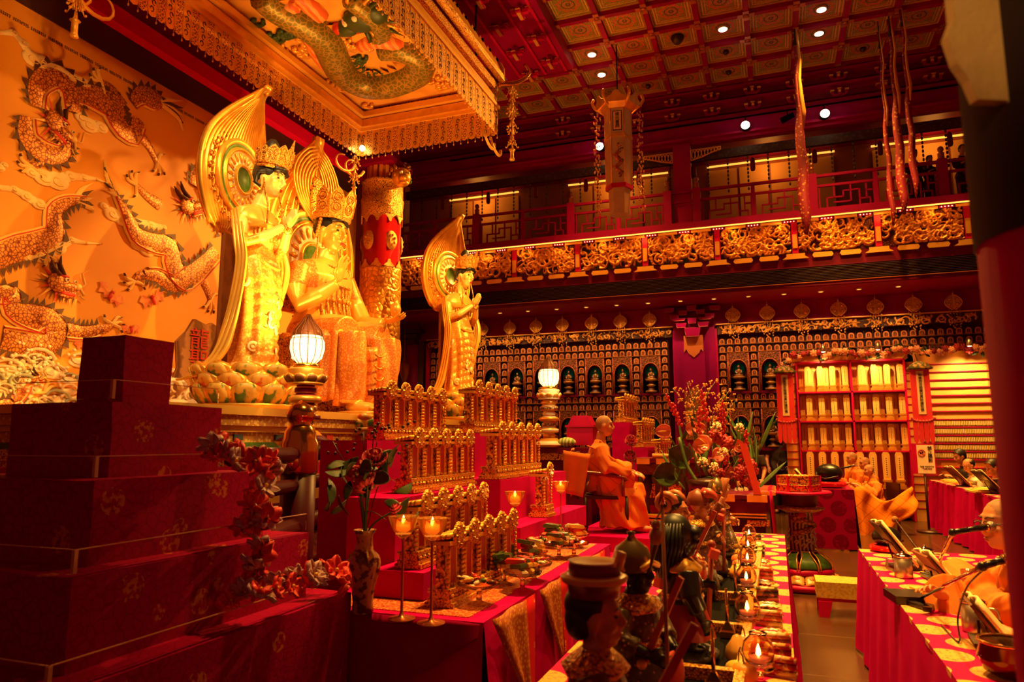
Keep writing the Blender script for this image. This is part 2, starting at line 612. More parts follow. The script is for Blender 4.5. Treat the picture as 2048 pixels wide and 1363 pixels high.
def fused(name, mb, voxel, mats, smooth=4, fold=None, adapt=0.0):
	"""melt overlapping solids into one continuous skin (voxel remesh + smoothing), baked to a mesh"""
	o = inst('tmp', mb.mesh('tmp', mats))
	r = o.modifiers.new('r', 'REMESH')
	r.mode = 'VOXEL'
	r.voxel_size = voxel
	r.use_smooth_shade = True
	if smooth:
		q = o.modifiers.new('s', 'SMOOTH')
		q.iterations = smooth
		q.factor = 0.5
	dg = bpy.context.evaluated_depsgraph_get()
	me = bpy.data.meshes.new_from_object(o.evaluated_get(dg))
	me.name = name
	bpy.data.objects.remove(o)
	me.materials.clear()
	for q in (mats if isinstance(mats, (list, tuple)) else [mats]):
		me.materials.append(M[q] if isinstance(q, str) else q)
	if fold:
		n = len(me.vertices)
		co = np.empty(n * 3)
		me.vertices.foreach_get('co', co)
		no = np.empty(n * 3)
		me.vertices.foreach_get('normal', no)
		co = co.reshape(-1, 3)
		no = no.reshape(-1, 3)
		co = co + no * np.asarray(fold(co, no))[:, None]
		me.vertices.foreach_set('co', co.ravel())
		me.update()
	return me


def text_mesh(body, size, name='lettering', depth=0.002, vertical=False, mat='black'):
	c = bpy.data.curves.new(name, 'FONT')
	c.body = '\n'.join(body) if vertical else body
	c.size = size
	c.align_x = 'CENTER'
	c.align_y = 'CENTER'
	c.space_line = 0.95
	c.extrude = depth
	c.resolution_u = 2
	o = bpy.data.objects.new('tmp', c)
	COL.objects.link(o)
	dg = bpy.context.evaluated_depsgraph_get()
	me = bpy.data.meshes.new_from_object(o.evaluated_get(dg))
	bpy.data.objects.remove(o)
	me.name = name
	me.materials.clear()
	me.materials.append(M[mat] if isinstance(mat, str) else mat)
	return me


ORD = ('first second third fourth fifth sixth seventh eighth ninth tenth eleventh twelfth thirteenth fourteenth fifteenth sixteenth seventeenth '
	   'eighteenth nineteenth twentieth').split()

# ================================================================ THE SETTING
CEIL = 9.52
YB = 15.6          # front plane of the gallery
YN = 17.2          # niche wall under the gallery
XM = -8.4          # mural wall

floor = struct('floor', MB().box((0, 8, -0.05), (26, 30, 0.1)), 'floor')

# ---- coffered ceiling
GX0, GP = -0.17, 0.875
ceil_root = struct('ceiling', MB().box((0, 8, CEIL + 0.12), (26, 24, 0.1)), 'red_dark')
panel_me = MB().box((0, 0, 0), (0.74, 0.74, 0.03)).mesh('coffer_panel', 'coffer')
frame_mb = MB()
for a in (-1, 1):
	frame_mb.box((a * 0.375, 0, -0.01), (0.02, 0.77, 0.05)).box((0, a * 0.375, -0.01), (0.77, 0.02, 0.05))
frame_me = frame_mb.mesh('panel_frame', 'gold_plain')
xs = [GX0 + GP * k for k in range(-7, 8)]
ys = [YB - GP * k for k in range(0, 8)]
for i in range(len(xs) - 1):
	for j in range(len(ys) - 1):
		cx, cy = xs[i] + GP / 2, ys[j] - GP / 2
		if cx < -3.7 and cy < 13.0:
			continue
		p = inst('coffer_panel', panel_me, ceil_root, (cx, cy, CEIL + 0.03))
		inst('panel_frame', frame_me, p)
beam_x = MB().box((0, 0, 0), (0.1, GP * 7, 0.14)).mesh('ceiling_beam', 'red_wall')
beam_y = MB().box((0, 0, 0), (GP * 14, 0.1, 0.14)).mesh('ceiling_beam', 'red_wall')
for x in xs:
	inst('ceiling_beam', beam_x, ceil_root, (x, YB - GP * 3.5, CEIL - 0.02))
for y in ys:
	inst('ceiling_beam', beam_y, ceil_root, ((xs[0] + xs[-1]) / 2, y, CEIL - 0.025))
# gilt clamps at each crossing, one small mesh each
clamp = MB()
clamp.box((0, 0, 0), (0.11, 0.3, 0.012)).box((0, 0, 0), (0.3, 0.11, 0.012)).cyl((0, 0, -0.015), (0, 0, 0), 0.05, n=10)
clamp_me = clamp.mesh('beam_clamp', mk('worn gilt clamp', (0.5, 0.12, 0.02), 0.4, 0.3))
for x in xs[1:-1]:
	for y in ys[:-1]:
		inst('beam_clamp', clamp_me, ceil_root, (x, y, CEIL - 0.1))

# lowered soffit over the shrine, with gilded bracket rows
sof = struct('ceiling_soffit', MB().box((-6.2, 7.4, 9.37), (5.2, 11.9, 0.3)), 'red_wall')
br = MB()
br.box((0, 0, 0.05), (0.12, 0.12, 0.12)).box((0, 0, -0.03), (0.3, 0.08, 0.06)).box((0, 0, -0.07), (0.08, 0.3, 0.05))
for a in (-1, 1):
	br.box((a * 0.14, 0, 0.0), (0.07, 0.1, 0.05)).box((a * 0.14, 0, 0.028), (0.075, 0.105, 0.012), 1).box((0, a * 0.14, -0.05), (0.085, 0.06, 0.012), 1)
br.box((0, 0, -0.1), (0.06, 0.22, 0.012), 1)
br_me = br.mesh('ceiling_bracket', ['red_bright', 'gold_plain'])
for k in range(7):
	inst('ceiling_bracket', br_me, sof, (-3.91, 12.75 - 0.9 * k, 9.13))
	if k < 6:
		inst('ceiling_bracket', br_me, sof, (-4.45, 13.1 - 0.9 * k, 9.13))
rail_me = MB().box((0, 0, 0), (0.05, 11.0, 0.05)).mesh('soffit_rail', 'red_bright')
for x in (-3.74, -4.18, -4.72):
	inst('soffit_rail', rail_me, sof, (x, 7.8, 9.2))

# ---- back wall above the gallery opening: fascia, two bracket courses
wb = struct('wall_back', MB().box((-2, YB + 0.14, 8.86), (18, 0.2, 1.33)), 'red_wall')
dark_me = MB().box((0, 0, 0), (16, 0.06, 0.12)).mesh('recess_shade_strip', 'red_dark')  # dark strip on the wall face stands for shade between the ledges
for z in (9.19, 8.84):
	inst('recess_shade_strip', dark_me, wb, (-1.5, YB + 0.02, z))
led_me = MB().box((0, 0, 0), (16, 0.14, 0.05)).mesh('fascia_ledge', 'red_wall')
for z in (9.36, 9.04, 8.68, 8.28):
	inst('fascia_ledge', led_me, wb, (-1.5, YB - 0.02, z))
db = MB()
db.prism([(-0.17, 0.06), (-0.15, -0.03), (-0.09, -0.06), (0.09, -0.06), (0.15, -0.03), (0.17, 0.06), (0.11, 0.06), (0.1, -0.005), (-0.1, -0.005), (-0.11, 0.06)], ((0, -0.05, 0), (1, 0, 0), (0, 0, 1)), -0.1, 0)
db.box((0, -0.01, 0.02), (0.07, 0.16, 0.12))
for a in (-1, 1):
	db.box((a * 0.14, -0.05, 0.062), (0.075, 0.11, 0.012), 1)
db.box((0, -0.1, 0.085), (0.08, 0.02, 0.02), 1).box((0, -0.1, 0.03), (0.05, 0.02, 0.05), 1)
db_me = db.mesh('wall_bracket', ['red_wall', 'gold_plain'])
for k in range(-5, 11):
	inst('wall_bracket', db_me, wb, (-0.15 + k * 0.862, YB - 0.02, 9.17))
	inst('wall_bracket', db_me, wb, (-0.15 + k * 0.862, YB - 0.02, 8.82))

# ---- gallery (upper storey)
gal = struct('gallery_floor', MB().box((-2, YB + 1.9, 6.2), (18, 3.5, 0.2)), 'red_dark')
struct('gallery_ceiling', MB().box((-2, YB + 1.9, 8.9), (18, 3.4, 0.08)), 'red_dark')
gw = struct('wall_gallery', MB().box((-2, 18.75, 7.55), (18, 0.1, 2.7)), mk('gallery brown wall', (0.20, 0.035, 0.018), 0.7))
blind_mat = mk('bamboo blind', (0.62, 0.3, 0.09), 0.8, 0, ('wave', 60, (0.4, 0.16, 0.04), 0.2, 0.9))
for a, b in ((-8.9, -6.7), (-5.2, -2.42), (-1.4, 1.68), (2.5, 5.0)):
	n = max(2, round((b - a) / 0.75))
	for i in range(n):
		w = (b - a) / n
		inst('screen_panel', MB().box((0, 0, 0), (w - 0.06, 0.03, 1.75)).mesh('screen_panel', blind_mat), gw, (a + w * (i + 0.5), 18.68, 7.78))
	sl = inst('cove_lamp', MB().box((0, 0, 0), (b - a, 0.05, 0.035)).mesh('cove_lamp', 'slot_glow'), gw, ((a + b) / 2, 18.6, 8.74))
	point('gallery_cove_light', ((a + b) / 2, 18.2, 8.5), 24, AMBER, 0.3)
# patterned lintel and hanging strips at the opening
lin_mat = mk('green patterned lintel', (0.06, 0.035, 0.012), 0.6, 0, ('vor', 14, (0.03, 0.006, 0.004), 0.2, 0.5))
lin = struct('trim_1', MB().box((-2, YB + 0.12, 7.9), (16, 0.1, 0.2)), lin_mat)
st = MB()
for k in range(9):
	st.ell((0, 0, -0.05 - k * 0.09), (0.022, 0.022, 0.04), 6)
st_me = st.mesh('bead_strip', lin_mat)
tas = MB().lathe([(0.04, 0), (0.055, 0.05), (0.05, 0.25), (0.02, 0.3)], 8).mesh('tassel', 'red_dark')
for k in range(34):
	inst('bead_strip', st_me, lin, (-8.3 + 0.42 * k, YB + 0.1, 7.8))
	if k % 3 == 1:
		inst('tassel', tas, lin, (-8.2 + 0.42 * k, YB + 0.25, 7.48))

# gallery column with openwork corner brackets
for x in (-8.95, -1.72, 5.6):
	c = struct('gallery_column', MB().box((x, YB + 0.14, 7.25), (0.38, 0.28, 1.95)), 'red_wall')
cb = MB()
for k in range(9):
	cx, cz = 0.06 + 0.07 * k, -0.06 - 0.0 * k
	h = 0.24 - 0.018 * k
	cb.tube([(cx + 0.035 * cos(t), 0, -h / 2 + h * 0.4 * sin(t)) for t in [q * pi / 4 for q in range(9)]], 0.009, 5)
cb.box((0.33, 0, -0.005), (0.66, 0.03, 0.015)).box((0.005, 0, -0.12), (0.015, 0.03, 0.25))
cb.prism([(0, -0.25), (0.03, -0.25), (0.25, -0.2), (0.45, -0.13), (0.66, -0.06), (0.66, -0.04), (0.44, -0.11), (0.24, -0.18), (0.03, -0.23), (0, -0.23)], ((0, -0.01, 0), (1, 0, 0), (0, 0, 1)), -0.02)
cb_me = cb.mesh('corner_bracket', 'gold_plain')
tag(inst('corner_bracket', cb_me, None, (-1.52, YB + 0.02, 8.05)), 'gilded openwork bracket on the far side of the gallery column', 'bracket', 'gallery corner brackets')
tag(inst('corner_bracket', cb_me, None, (-1.92, YB + 0.02, 8.05), (0, 0, pi)), 'gilded openwork bracket on the lantern side of the gallery column', 'bracket', 'gallery corner brackets')

# ---- balcony front: base beam, frieze, cartouches, grille, soffit
bf = struct('wall_balcony', MB().box((-2, YB + 0.1, 5.46), (18, 0.2, 1.4)), 'red_dark')
inst('base_beam', MB().box((0, 0, 0), (18, 0.34, 0.14)).mesh('base_beam', 'red_wall'), bf, (-2, YB - 0.06, 6.25))


def relief_h(seed, L, H, n, k=1.0):
	r = random.Random(seed)
	coils = []
	for _ in range(n):
		cx, cz = r.uniform(0, L), r.uniform(0.1 * H, 0.95 * H)
		coils.append((cx, cz, k * r.uniform(0.07, 0.2), r.uniform(0, 6.28), r.uniform(2.5, 5.5), k * r.uniform(0.018, 0.038), r.choice((-1, 1))))
	U = np.arange(0, L + 1e-6, 0.015)
	Wd = np.arange(0, H + 1e-6, 0.015)
	X, Z = np.meshgrid(U, Wd)
	h = np.zeros_like(X)
	for cx, cz, rad, ph, sweep, wd, sg in coils:
		dx, dz = X - cx, Z - cz
		rr = np.hypot(dx, dz)
		an = (sg * np.arctan2(dz, dx) - ph) % (2 * pi)
		spiral = rad * (0.45 + 0.55 * an / sweep)
		prof = np.where(an < sweep, np.clip(1 - ((rr - spiral) / wd) ** 2, 0, 1), 0)
		fin = 0.75 + 0.25 * np.abs(np.sin(an * 9))
		h = np.maximum(h, prof ** 0.5 * fin * (0.06 + 0.05 * ((cx * 7.7) % 1)))
	return U, Wd, h


def relief_obj(name, seed, L, H, n, mat, parent, loc, amp=1.0, k=1.0):
	U, Wd, h = relief_h(seed, L, H, n, k)
	nu, nv = len(U), len(Wd)
	h = h * amp
	h[0, :] = 0
	h[-1, :] = 0
	vs = [(U[i], -h[j, i], Wd[j]) for j in range(nv) for i in range(nu)]
	fs = [(j * nu + i, j * nu + i + 1, (j + 1) * nu + i + 1, (j + 1) * nu + i) for j in range(nv - 1) for i in range(nu - 1)]
	return MB().add(vs, fs, 0, True).obj(name, mat, parent, loc)


px0 = -8.75
for k in range(9):
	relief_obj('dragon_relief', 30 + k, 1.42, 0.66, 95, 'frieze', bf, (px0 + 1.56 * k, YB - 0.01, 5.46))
# strip and posts between the carved panels
post_me = MB().box((0, 0, 0), (0.12, 0.08, 0.66)).mesh('frieze_post', 'red_bright')
pcart = MB().box((0, 0, 0), (0.09, 0.03, 0.3)).mesh('post_plate', 'gold_plain')
for k in range(10):
	p = inst('frieze_post', post_me, bf, (px0 - 0.07 + 1.56 * k, YB - 0.04, 5.79))
	inst('post_plate', pcart, p, (0, -0.045, -0.08))
strip_me = MB().box((0, 0, 0), (0.42, 0.02, 0.06)).mesh('lit_plate', 'gold_plain')
dot_me = MB().box((0, 0, 0), (0.26, 0.02, 0.05), 0).mesh('lit_band', 'red_bright')
dd = MB()
for q in (-0.09, -0.03, 0.03, 0.09):
	dd.ell((q, -0.015, 0), 0.011, 6)
dd_me = dd.mesh('led_dots', 'dot_glow')
for k in range(20):
	x = px0 + 0.2 + 0.72 * k
	inst('lit_plate', strip_me, bf, (x, YB - 0.08, 6.14))
	b = inst('lit_band', dot_me, bf, (x + 0.36, YB - 0.08, 6.14))
	inst('led_dots', dd_me, b)
inst('led_strip', MB().box((0, 0, 0), (14.3, 0.025, 0.02)).mesh('led_strip', 'strip_glow'), bf, (-1.6, YB - 0.2, 6.165))
for k in range(15):
	spot('frieze_led', (-8.3 + k * 0.95, YB - 0.26, 6.12), (-8.3 + k * 0.95, YB - 0.02, 5.7), 8, (1.0, 0.42, 0.06), 165, 0.9, 0.1)
cart_a = MB().prism([(-0.2, 0), (-0.17, 0.05), (0.17, 0.05), (0.2, 0), (0.17, -0.05), (-0.17, -0.05)], ((0, 0, 0), (1, 0, 0), (0, 0, 1)), 0.05).mesh('cartouche', 'gold_plain')
cart_b = MB().prism([(-0.26, -0.05), (-0.18, 0.0), (-0.18, 0.06), (0.18, 0.06), (0.18, 0.0), (0.26, -0.05)], ((0, 0, 0), (1, 0, 0), (0, 0, 1)), 0.05).mesh('cartouche', 'gold_plain')
for k in range(28):
	inst('cartouche', cart_b if k % 3 == 0 else cart_a, bf, (px0 - 0.07 + 0.52 * k, YB - 0.03, 5.39))
gr_mb = MB().box((0, 0, 0), (16, 0.03, 0.31))
inst('grille_recess', gr_mb.mesh('grille_recess', 'black'), bf, (-2, YB - 0.01, 5.0))
sl_me = MB().box((0, 0, 0), (16, 0.012, 0.008)).mesh('grille_slat', mk('grille slat', (0.05, 0.01, 0.005), 0.5))
for k in range(9):
	inst('grille_slat', sl_me, bf, (-2, YB - 0.03, 4.87 + k * 0.032))
inst('gilt_line', MB().box((0, 0, 0), (16, 0.03, 0.015)).mesh('gilt_line', mk('dull gilt line', (0.4, 0.1, 0.015), 0.4, 0.3)), bf, (-2, YB - 0.02, 4.83))
struct('ceiling_gallery_soffit', MB().box((-2, YB + 0.9, 4.79), (18, 1.7, 0.08)), 'red_wall')
dl = MB().cyl((0, 0, 0), (0, 0, 0.02), 0.06, n=14, m=0).cyl((0, 0, -0.004), (0, 0, 0.0), 0.042, n=14, m=1)
dl_me = dl.mesh('soffit_downlight', ['white', 'slot_glow'])
for k in range(15):
	tag(inst('soffit_downlight', dl_me, None, (-7.8 + k * 0.735, 16.2, 4.735)), f'{ORD[k]} small recessed downlight along the soffit under the gallery, counted from the red shrine column', 'downlight', 'downlights under the gallery')

# railing: posts, rails, fretwork bars
rail = struct('gallery_railing', MB().box((-2, YB - 0.02, 7.08), (16, 0.07, 0.055)), 'red_wall')
for z, h in ((6.86, 0.05), (6.36, 0.05)):
	inst('rail_bar', MB().box((0, 0, 0), (16, 0.05, h)).mesh('rail_bar', 'red_wall'), rail, (-2, YB - 0.02, z))
postx = [-9.0, -6.7, -4.29, -2.05, -1.42, 0.94, 3.32, 5.7]
pm = MB().box((0, 0, 0.4), (0.17, 0.17, 0.8))
pst_me = pm.mesh('railing_post', 'red_wall')
fin_me = MB().lathe([(0.055, 0), (0.06, 0.02), (0.06, 0.12), (0.065, 0.13), (0.03, 0.15), (0.055, 0.19), (0.058, 0.22), (0.04, 0.26), (0.0, 0.28)], 10).mesh('finial', mk('aged brass finial', (0.35, 0.1, 0.03), 0.35, 0.6))
for x in postx:
	p = inst('railing_post', pst_me, rail, (x, YB - 0.03, 6.32))
	inst('finial', fin_me, p, (0, 0, 0.8))
fr = MB()
T = 0.028


def bar(a, b, c, d):
	fr.box(((a + b) / 2, 0, (c + d) / 2), (abs(b - a) + T, 0.035, abs(d - c) + T))


for (a, b, c, d) in ((0.0, 0.0, 0, 0.45), (0.13, 0.13, 0.0, 0.22), (0.13, 0.42, 0.22, 0.22), (0.26, 0.26, 0.22, 0.45), (0.26, 0.55, 0.11, 0.11), (0.42, 0.42, 0.22, 0.34), (0.55, 0.55, 0.11, 0.45), (0.42, 0.7, 0.34, 0.34), (0.7, 0.7, 0.0, 0.34), (0.7, 0.88, 0.14, 0.14), (0.82, 0.82, 0.14, 0.45), (0.88, 0.88, 0, 0.14), (0.95, 0.95, 0, 0.45), (0.82, 0.95, 0.3, 0.3)):
	bar(a, b, c, d)
fret_me = fr.mesh('fretwork_panel', 'red_wall')
for a, b in zip(postx[:-1], postx[1:]):
	if b - a < 1:
		continue
	n = 2
	for i in range(n):
		w = (b - a - 0.17) / n
		o = inst('fretwork_panel', fret_me, rail, (a + 0.085 + w * i + 0.04, YB - 0.02, 6.37))
		o.scale = ((w - 0.08) / 0.95, 1, 1)
		inst('mid_stile', MB().box((0, 0, 0.38), (0.08, 0.06, 0.76)).mesh('mid_stile', 'red_wall'), rail, (a + 0.085 + w * (i + 1), YB - 0.02, 6.32)) if i == 0 else None

# ---- niche wall under the gallery
wn = struct('wall_niches', MB().box((-2, YN + 0.35, 2.4), (18, 0.3, 4.8)), 'red_dark')
inst('upper_band', MB().box((0, 0, 0), (14.0, 0.36, 0.5)).mesh('upper_band', 'red_wall'), wn, (-2, YN + 0.1, 4.52))
CW, CH = 0.1725, 0.186
ce = MB()
arch = [(-0.06, 0), (0.06, 0), (0.06, 0.075)] + [(0.06 * cos(t), 0.075 + 0.055 * sin(t)) for t in [pi * q / 6 for q in range(1, 6)]] + [(-0.06, 0.075)]
inner = [(-0.03, 0.02), (0.03, 0.02), (0.03, 0.07)] + [(0.03 * cos(t), 0.07 + 0.032 * sin(t)) for t in [pi * q / 4 for q in range(1, 4)]] + [(-0.03, 0.07)]
FR = ((0, 0, 0), (1, 0, 0), (0, 0, 1))
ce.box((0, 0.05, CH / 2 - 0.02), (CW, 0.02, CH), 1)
ce.prism(arch, ((0, 0.04, 0), (1, 0, 0), (0, 0, 1)), 0.03, 0)
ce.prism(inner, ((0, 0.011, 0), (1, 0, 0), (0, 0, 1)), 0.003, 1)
ce.ell((0, 0.0, 0.035), (0.024, 0.012, 0.016), 6, 2, k=4).ell((0, 0.0, 0.062), (0.014, 0.012, 0.022), 6, 2, k=4).ell((0, 0.0, 0.09), 0.011, 6, 2, k=4)
ce.box((0, 0.01, -0.014), (CW, 0.06, 0.012), 3)
ce.box((CW / 2, 0.02, 0.07), (0.012, 0.06, CH), 1)
ce_me = ce.mesh('small_niche', [mk('niche plaque gold', (0.72, 0.26, 0.05), 0.45, 0.25), mk('near black niche lacquer', (0.035, 0.002, 0.004), 0.6), mk('figurine bronze', (0.5, 0.16, 0.04), 0.4, 0.4), mk('niche shelf gilt', (0.42, 0.14, 0.02), 0.5)])  # cell backs and inner arches are a near black red
# one big module = 4 cells wide: a column of small niches and a 3-cell alcove
alc = MB()
AWD, AHT = CW * 3, CH * 5
hw, hh = 0.2, 0.82
ring_out = [(-AWD / 2, 0), (AWD / 2, 0), (AWD / 2, AHT), (-AWD / 2, AHT)]
archo = [(-hw, 0.03)] + [(-hw, 0.5)] + [(-hw * cos(t), 0.5 + 0.26 * sin(t)) for t in [pi * q / 10 for q in range(1, 10)]] + [(hw, 0.5), (hw, 0.03)]
# carved front with an arched opening, as a strip of quads round the arch
outer = []
for (x, z) in archo:
	if z <= 0.5:
		outer.append((-AWD / 2 if x < 0 else AWD / 2, z))
	else:
		t = atan2(z - 0.5, x)
		k = min(AWD / 2 / max(abs(cos(t)), 1e-6), (AHT - 0.5) / max(sin(t), 1e-6))
		outer.append((cos(t) * k, 0.5 + sin(t) * k))
na = len(archo)
alc.add([(x, 0, z) for x, z in archo] + [(x, 0, z) for x, z in outer] + [(x, 0.2, z) for x, z in archo], [(i, i + 1, na + i + 1, na + i) for i in range(na - 1)], 0)
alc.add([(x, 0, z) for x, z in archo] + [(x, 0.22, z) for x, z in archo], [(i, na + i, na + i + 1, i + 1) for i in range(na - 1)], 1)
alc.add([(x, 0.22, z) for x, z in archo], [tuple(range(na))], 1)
alc.add([(-AWD / 2, 0, AHT), (AWD / 2, 0, AHT), (AWD / 2, 0, outer[6][1]), (-AWD / 2, 0, outer[6][1])], [(0, 1, 2, 3)], 0)
alc.box((0, 0, 0.0), (AWD, 0.06, 0.06), 2)
alc.tube([(x, -0.01, z) for x, z in archo], 0.016, 5, 3)
for a in (-1, 1):
	alc.tube([(a * (AWD / 2 - 0.03), -0.005, 0.03), (a * (AWD / 2 - 0.03), -0.005, AHT - 0.02)], 0.014, 5, 3)
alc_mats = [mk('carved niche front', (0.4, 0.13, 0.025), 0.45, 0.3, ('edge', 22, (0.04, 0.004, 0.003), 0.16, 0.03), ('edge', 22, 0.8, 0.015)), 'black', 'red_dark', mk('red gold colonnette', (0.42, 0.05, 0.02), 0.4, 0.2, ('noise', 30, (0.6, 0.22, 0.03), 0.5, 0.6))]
alc_me = alc.mesh('alcove', alc_mats)

# seated statuette inside each alcove
stt = thing('buddha_statuette', 'x', 'statuette')
bm_ = MB()
bm_.ell((0, 0, 0.34), (0.075, 0.05, 0.03), 10).ell((0, 0.005, 0.41), (0.045, 0.035, 0.06), 10).ell((0, 0, 0.505), (0.027, 0.027, 0.034), 10).ell((0, 0, 0.535), (0.014, 0.014, 0.014), 8)
for a in (-1, 1):
	bm_.tube([(a * 0.042, 0.005, 0.44), (a * 0.06, -0.01, 0.39), (a * 0.02, -0.045, 0.365)], [0.016, 0.014, 0.011], 6)
	bm_.tube([(a * 0.075, -0.01, 0.335), (a * 0.02, -0.05, 0.335)], [0.024, 0.018], 6)
inst('body', bm_.mesh('body', mk('tarnished gilt bronze', (0.42, 0.2, 0.07), 0.35, 0.6)), stt)
hl = MB().lathe([(0.0, 0), (0.125, 0), (0.125, 0.012), (0.0, 0.012)], 24, cap=False)
hl.xf(Matrix.Translation((0, 0.07, 0.47)) @ Matrix.Rotation(pi / 2, 4, 'X'))
inst('halo', hl.mesh('halo', 'teal'), stt)
bk = MB().prism([(-0.15, 0.28), (0.15, 0.28), (0.165, 0.45), (0.13, 0.58), (0.06, 0.66), (0, 0.71), (-0.06, 0.66), (-0.13, 0.58), (-0.165, 0.45)], ((0, 0.1, 0), (1, 0, 0), (0, 0, 1)), -0.02)
inst('mandorla', bk.mesh('mandorla', mk('dark carved mandorla', (0.14, 0.035, 0.012), 0.45, 0.3, None, ('vor', 50, 0.8, 0.01))), stt)
lo = MB().lathe([(0.09, 0.0), (0.12, 0.02), (0.12, 0.05), (0.07, 0.08), (0.06, 0.14), (0.1, 0.17), (0.06, 0.19), (0.05, 0.22), (0.1, 0.26), (0.12, 0.3), (0.09, 0.315)], 14, wob=lambda w, z: 1 + 0.05 * cos(7 * w), mats=[0, 1, 0, 0, 1, 1, 0, 0, 1, 1])
inst('lotus_base', lo.mesh('lotus_base', [mk('dark lotus', (0.1, 0.03, 0.012), 0.4, 0.3), mk('gilt lotus', (0.55, 0.25, 0.04), 0.4, 0.4)]), stt)

Z0 = 3.86       # bottom of the upper small row
cells = []


def bay(x0, x1, tag_, first, nstat):
	n = int((x1 - x0) / CW)
	for i in range(n):
		for z in (3.835, 3.835 - CH):
			cells.append((x0 + CW * (i + 0.5), z, 0))
		for z in (2.535, 2.535 - CH):
			cells.append((x0 + CW * (i + 0.5), z, 1))
	k = 0
	for i in range(0, n, 4):
		xx = x0 + CW * (i + 0.5)
		for r in range(5):
			cells.append((xx, 3.46 - CH * r, 0))
			cells.append((xx, 2.165 - CH * r, 2))
		if i + 3 < n:
			cx = x0 + CW * (i + 2.5)
			for row, zb in ((0, 3.46 - CH * 4 - 0.02), (1, 2.165 - CH * 4 - 0.02)):
				inst('alcove', alc_me, wn, (cx, YN - 0.03, zb))
				if row == 0 and first <= k < first + nstat or row == 1 and first <= k < first + nstat:
					copy_tree(stt, None, loc=(cx, YN + 0.03, zb + 0.03), scale=1.12,
							  label=f'{ORD[k - first]} teal-haloed statuette in the {("upper", "lower")[row]} alcove row {tag_}', group='statuettes in the niche wall')
			k += 1


bay(-8.75, -2.25, 'from the red shrine column', 2, 7)
bay(-1.20, 4.9, 'from the wall pilaster', 0, 3)
for _c in [stt] + list(stt.children):
	bpy.data.objects.remove(_c)


def covered(x, z):
	return (x > 0.35 and z < 3.3)


vis = [c for c in cells if not covered(c[0], c[1]) and not (c[2] == 2 and c[0] < -4.0)]
vis.sort(key=lambda c: (c[2], -c[0]))
for c in vis[:300]:
	inst('small_niche', ce_me, wn, (c[0], YN - 0.02, c[1]))
rest = vis[300:] + [c for c in cells if c not in vis and not covered(c[0], c[1])]
rm = MB()
for c in rest:
	rm.add([(p[0] + c[0], p[1], p[2] + c[1]) for p in ce.v], ce.f)
	rm.mi[-len(ce.f):] = ce.mi
	rm.sm[-len(ce.f):] = ce.sm
o = rm.obj('small_niche_field', list(ce_me.materials), wn, (0, YN - 0.02, 0))
o['kind'] = 'stuff'
# gilt cornice
for a, b, sd in ((-8.75, -2.25, 3), (-1.2, 4.9, 5)):
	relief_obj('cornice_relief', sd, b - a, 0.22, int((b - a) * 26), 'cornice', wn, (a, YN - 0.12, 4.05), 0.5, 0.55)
	inst('cornice_edge', MB().box((0, 0, 0), (b - a + 0.06, 0.2, 0.025)).mesh('cornice_edge', 'gold_plain'), wn, ((a + b) / 2, YN - 0.1, 4.285))
	for x in (a - 0.05, b + 0.05):
		inst('bay_side', MB().box((0, 0, 0), (0.08, 0.16, 4.2)).mesh('bay_side', 'red_bright'), wn, (x, YN - 0.02, 2.1))

# pilaster between the bays, with stepped bracket and gilt cloth plates
pil = struct('wall_pilaster', MB().box((-1.74, YN + 0.02, 2.35), (0.96, 0.3, 4.7)), 'red_wall')
inst('shaft', MB().box((0, 0, 0), (0.5, 0.14, 3.9)).mesh('shaft', 'red_wall'), pil, (-1.74, YN - 0.18, 1.95))
bkt = MB()
for (x, z, w, h) in ((0, 0.05, 0.36, 0.2), (-0.25, 0.22, 0.24, 0.1), (0.25, 0.22, 0.24, 0.1), (0, 0.32, 0.2, 0.12), (-0.4, 0.42, 0.22, 0.1), (0.4, 0.42, 0.22, 0.1), (-0.2, 0.52, 0.2, 0.1), (0.2, 0.52, 0.2, 0.1), (-0.52, 0.6, 0.24, 0.1), (0.52, 0.6, 0.24, 0.1), (0, 0.62, 0.22, 0.12), (-0.3, 0.36, 0.3, 0.05), (0.3, 0.36, 0.3, 0.05)):
	bkt.box((x, 0, z), (w * 0.8, 0.2, h), 0, top=1.3)
	poly = [(x - w * 0.4, z - h / 2), (x + w * 0.4, z - h / 2), (x + w * 0.52, z + h / 2), (x - w * 0.52, z + h / 2)]
	bkt.tube([(p, -0.11 if q else -0.11, r) for (p, r), q in zip(poly + poly[:1], (0, 0, 0, 0, 0))], 0.008, 4, 1, cap=False)
inst('bracket_set', bkt.mesh('bracket_set', ['red_wall', mk('dull gilt edge', (0.45, 0.1, 0.02), 0.5)]), pil, (-1.74, YN - 0.3, 4.05))
pl = MB().prism([(-0.22, 0.0), (0.22, 0), (0.22, -0.4), (0.17, -0.32), (0.12, -0.42), (0, -0.52), (-0.12, -0.42), (-0.17, -0.32), (-0.22, -0.4)], ((0, 0, 0), (1, 0, 0), (0, 0, 1)), 0.02)
inst('upper_plate', pl.mesh('upper_plate', mk('dull gilt plate', (0.55, 0.14, 0.02), 0.5, 0.2, None, ('noise', 40, 0.4, 0.004))), pil, (-1.74, YN - 0.26, 4.04))
pl2 = MB().prism([(-0.24, -1.2), (0.24, -1.2), (0.24, -0.05), (0.17, -0.2), (0.12, -0.06), (0, 0.04), (-0.12, -0.06), (-0.17, -0.2), (-0.24, -0.05)], ((0, 0, 0), (1, 0, 0), (0, 0, 1)), 0.02)
inst('lower_plate', pl2.mesh('lower_plate', mk('mottled gilt plate', (0.6, 0.2, 0.03), 0.5, 0.2, ('vor', 26, (0.25, 0.06, 0.01), 0.3, 0.6), ('vor', 26, 0.5, 0.006))), pil, (-1.74, YN - 0.26, 2.82))

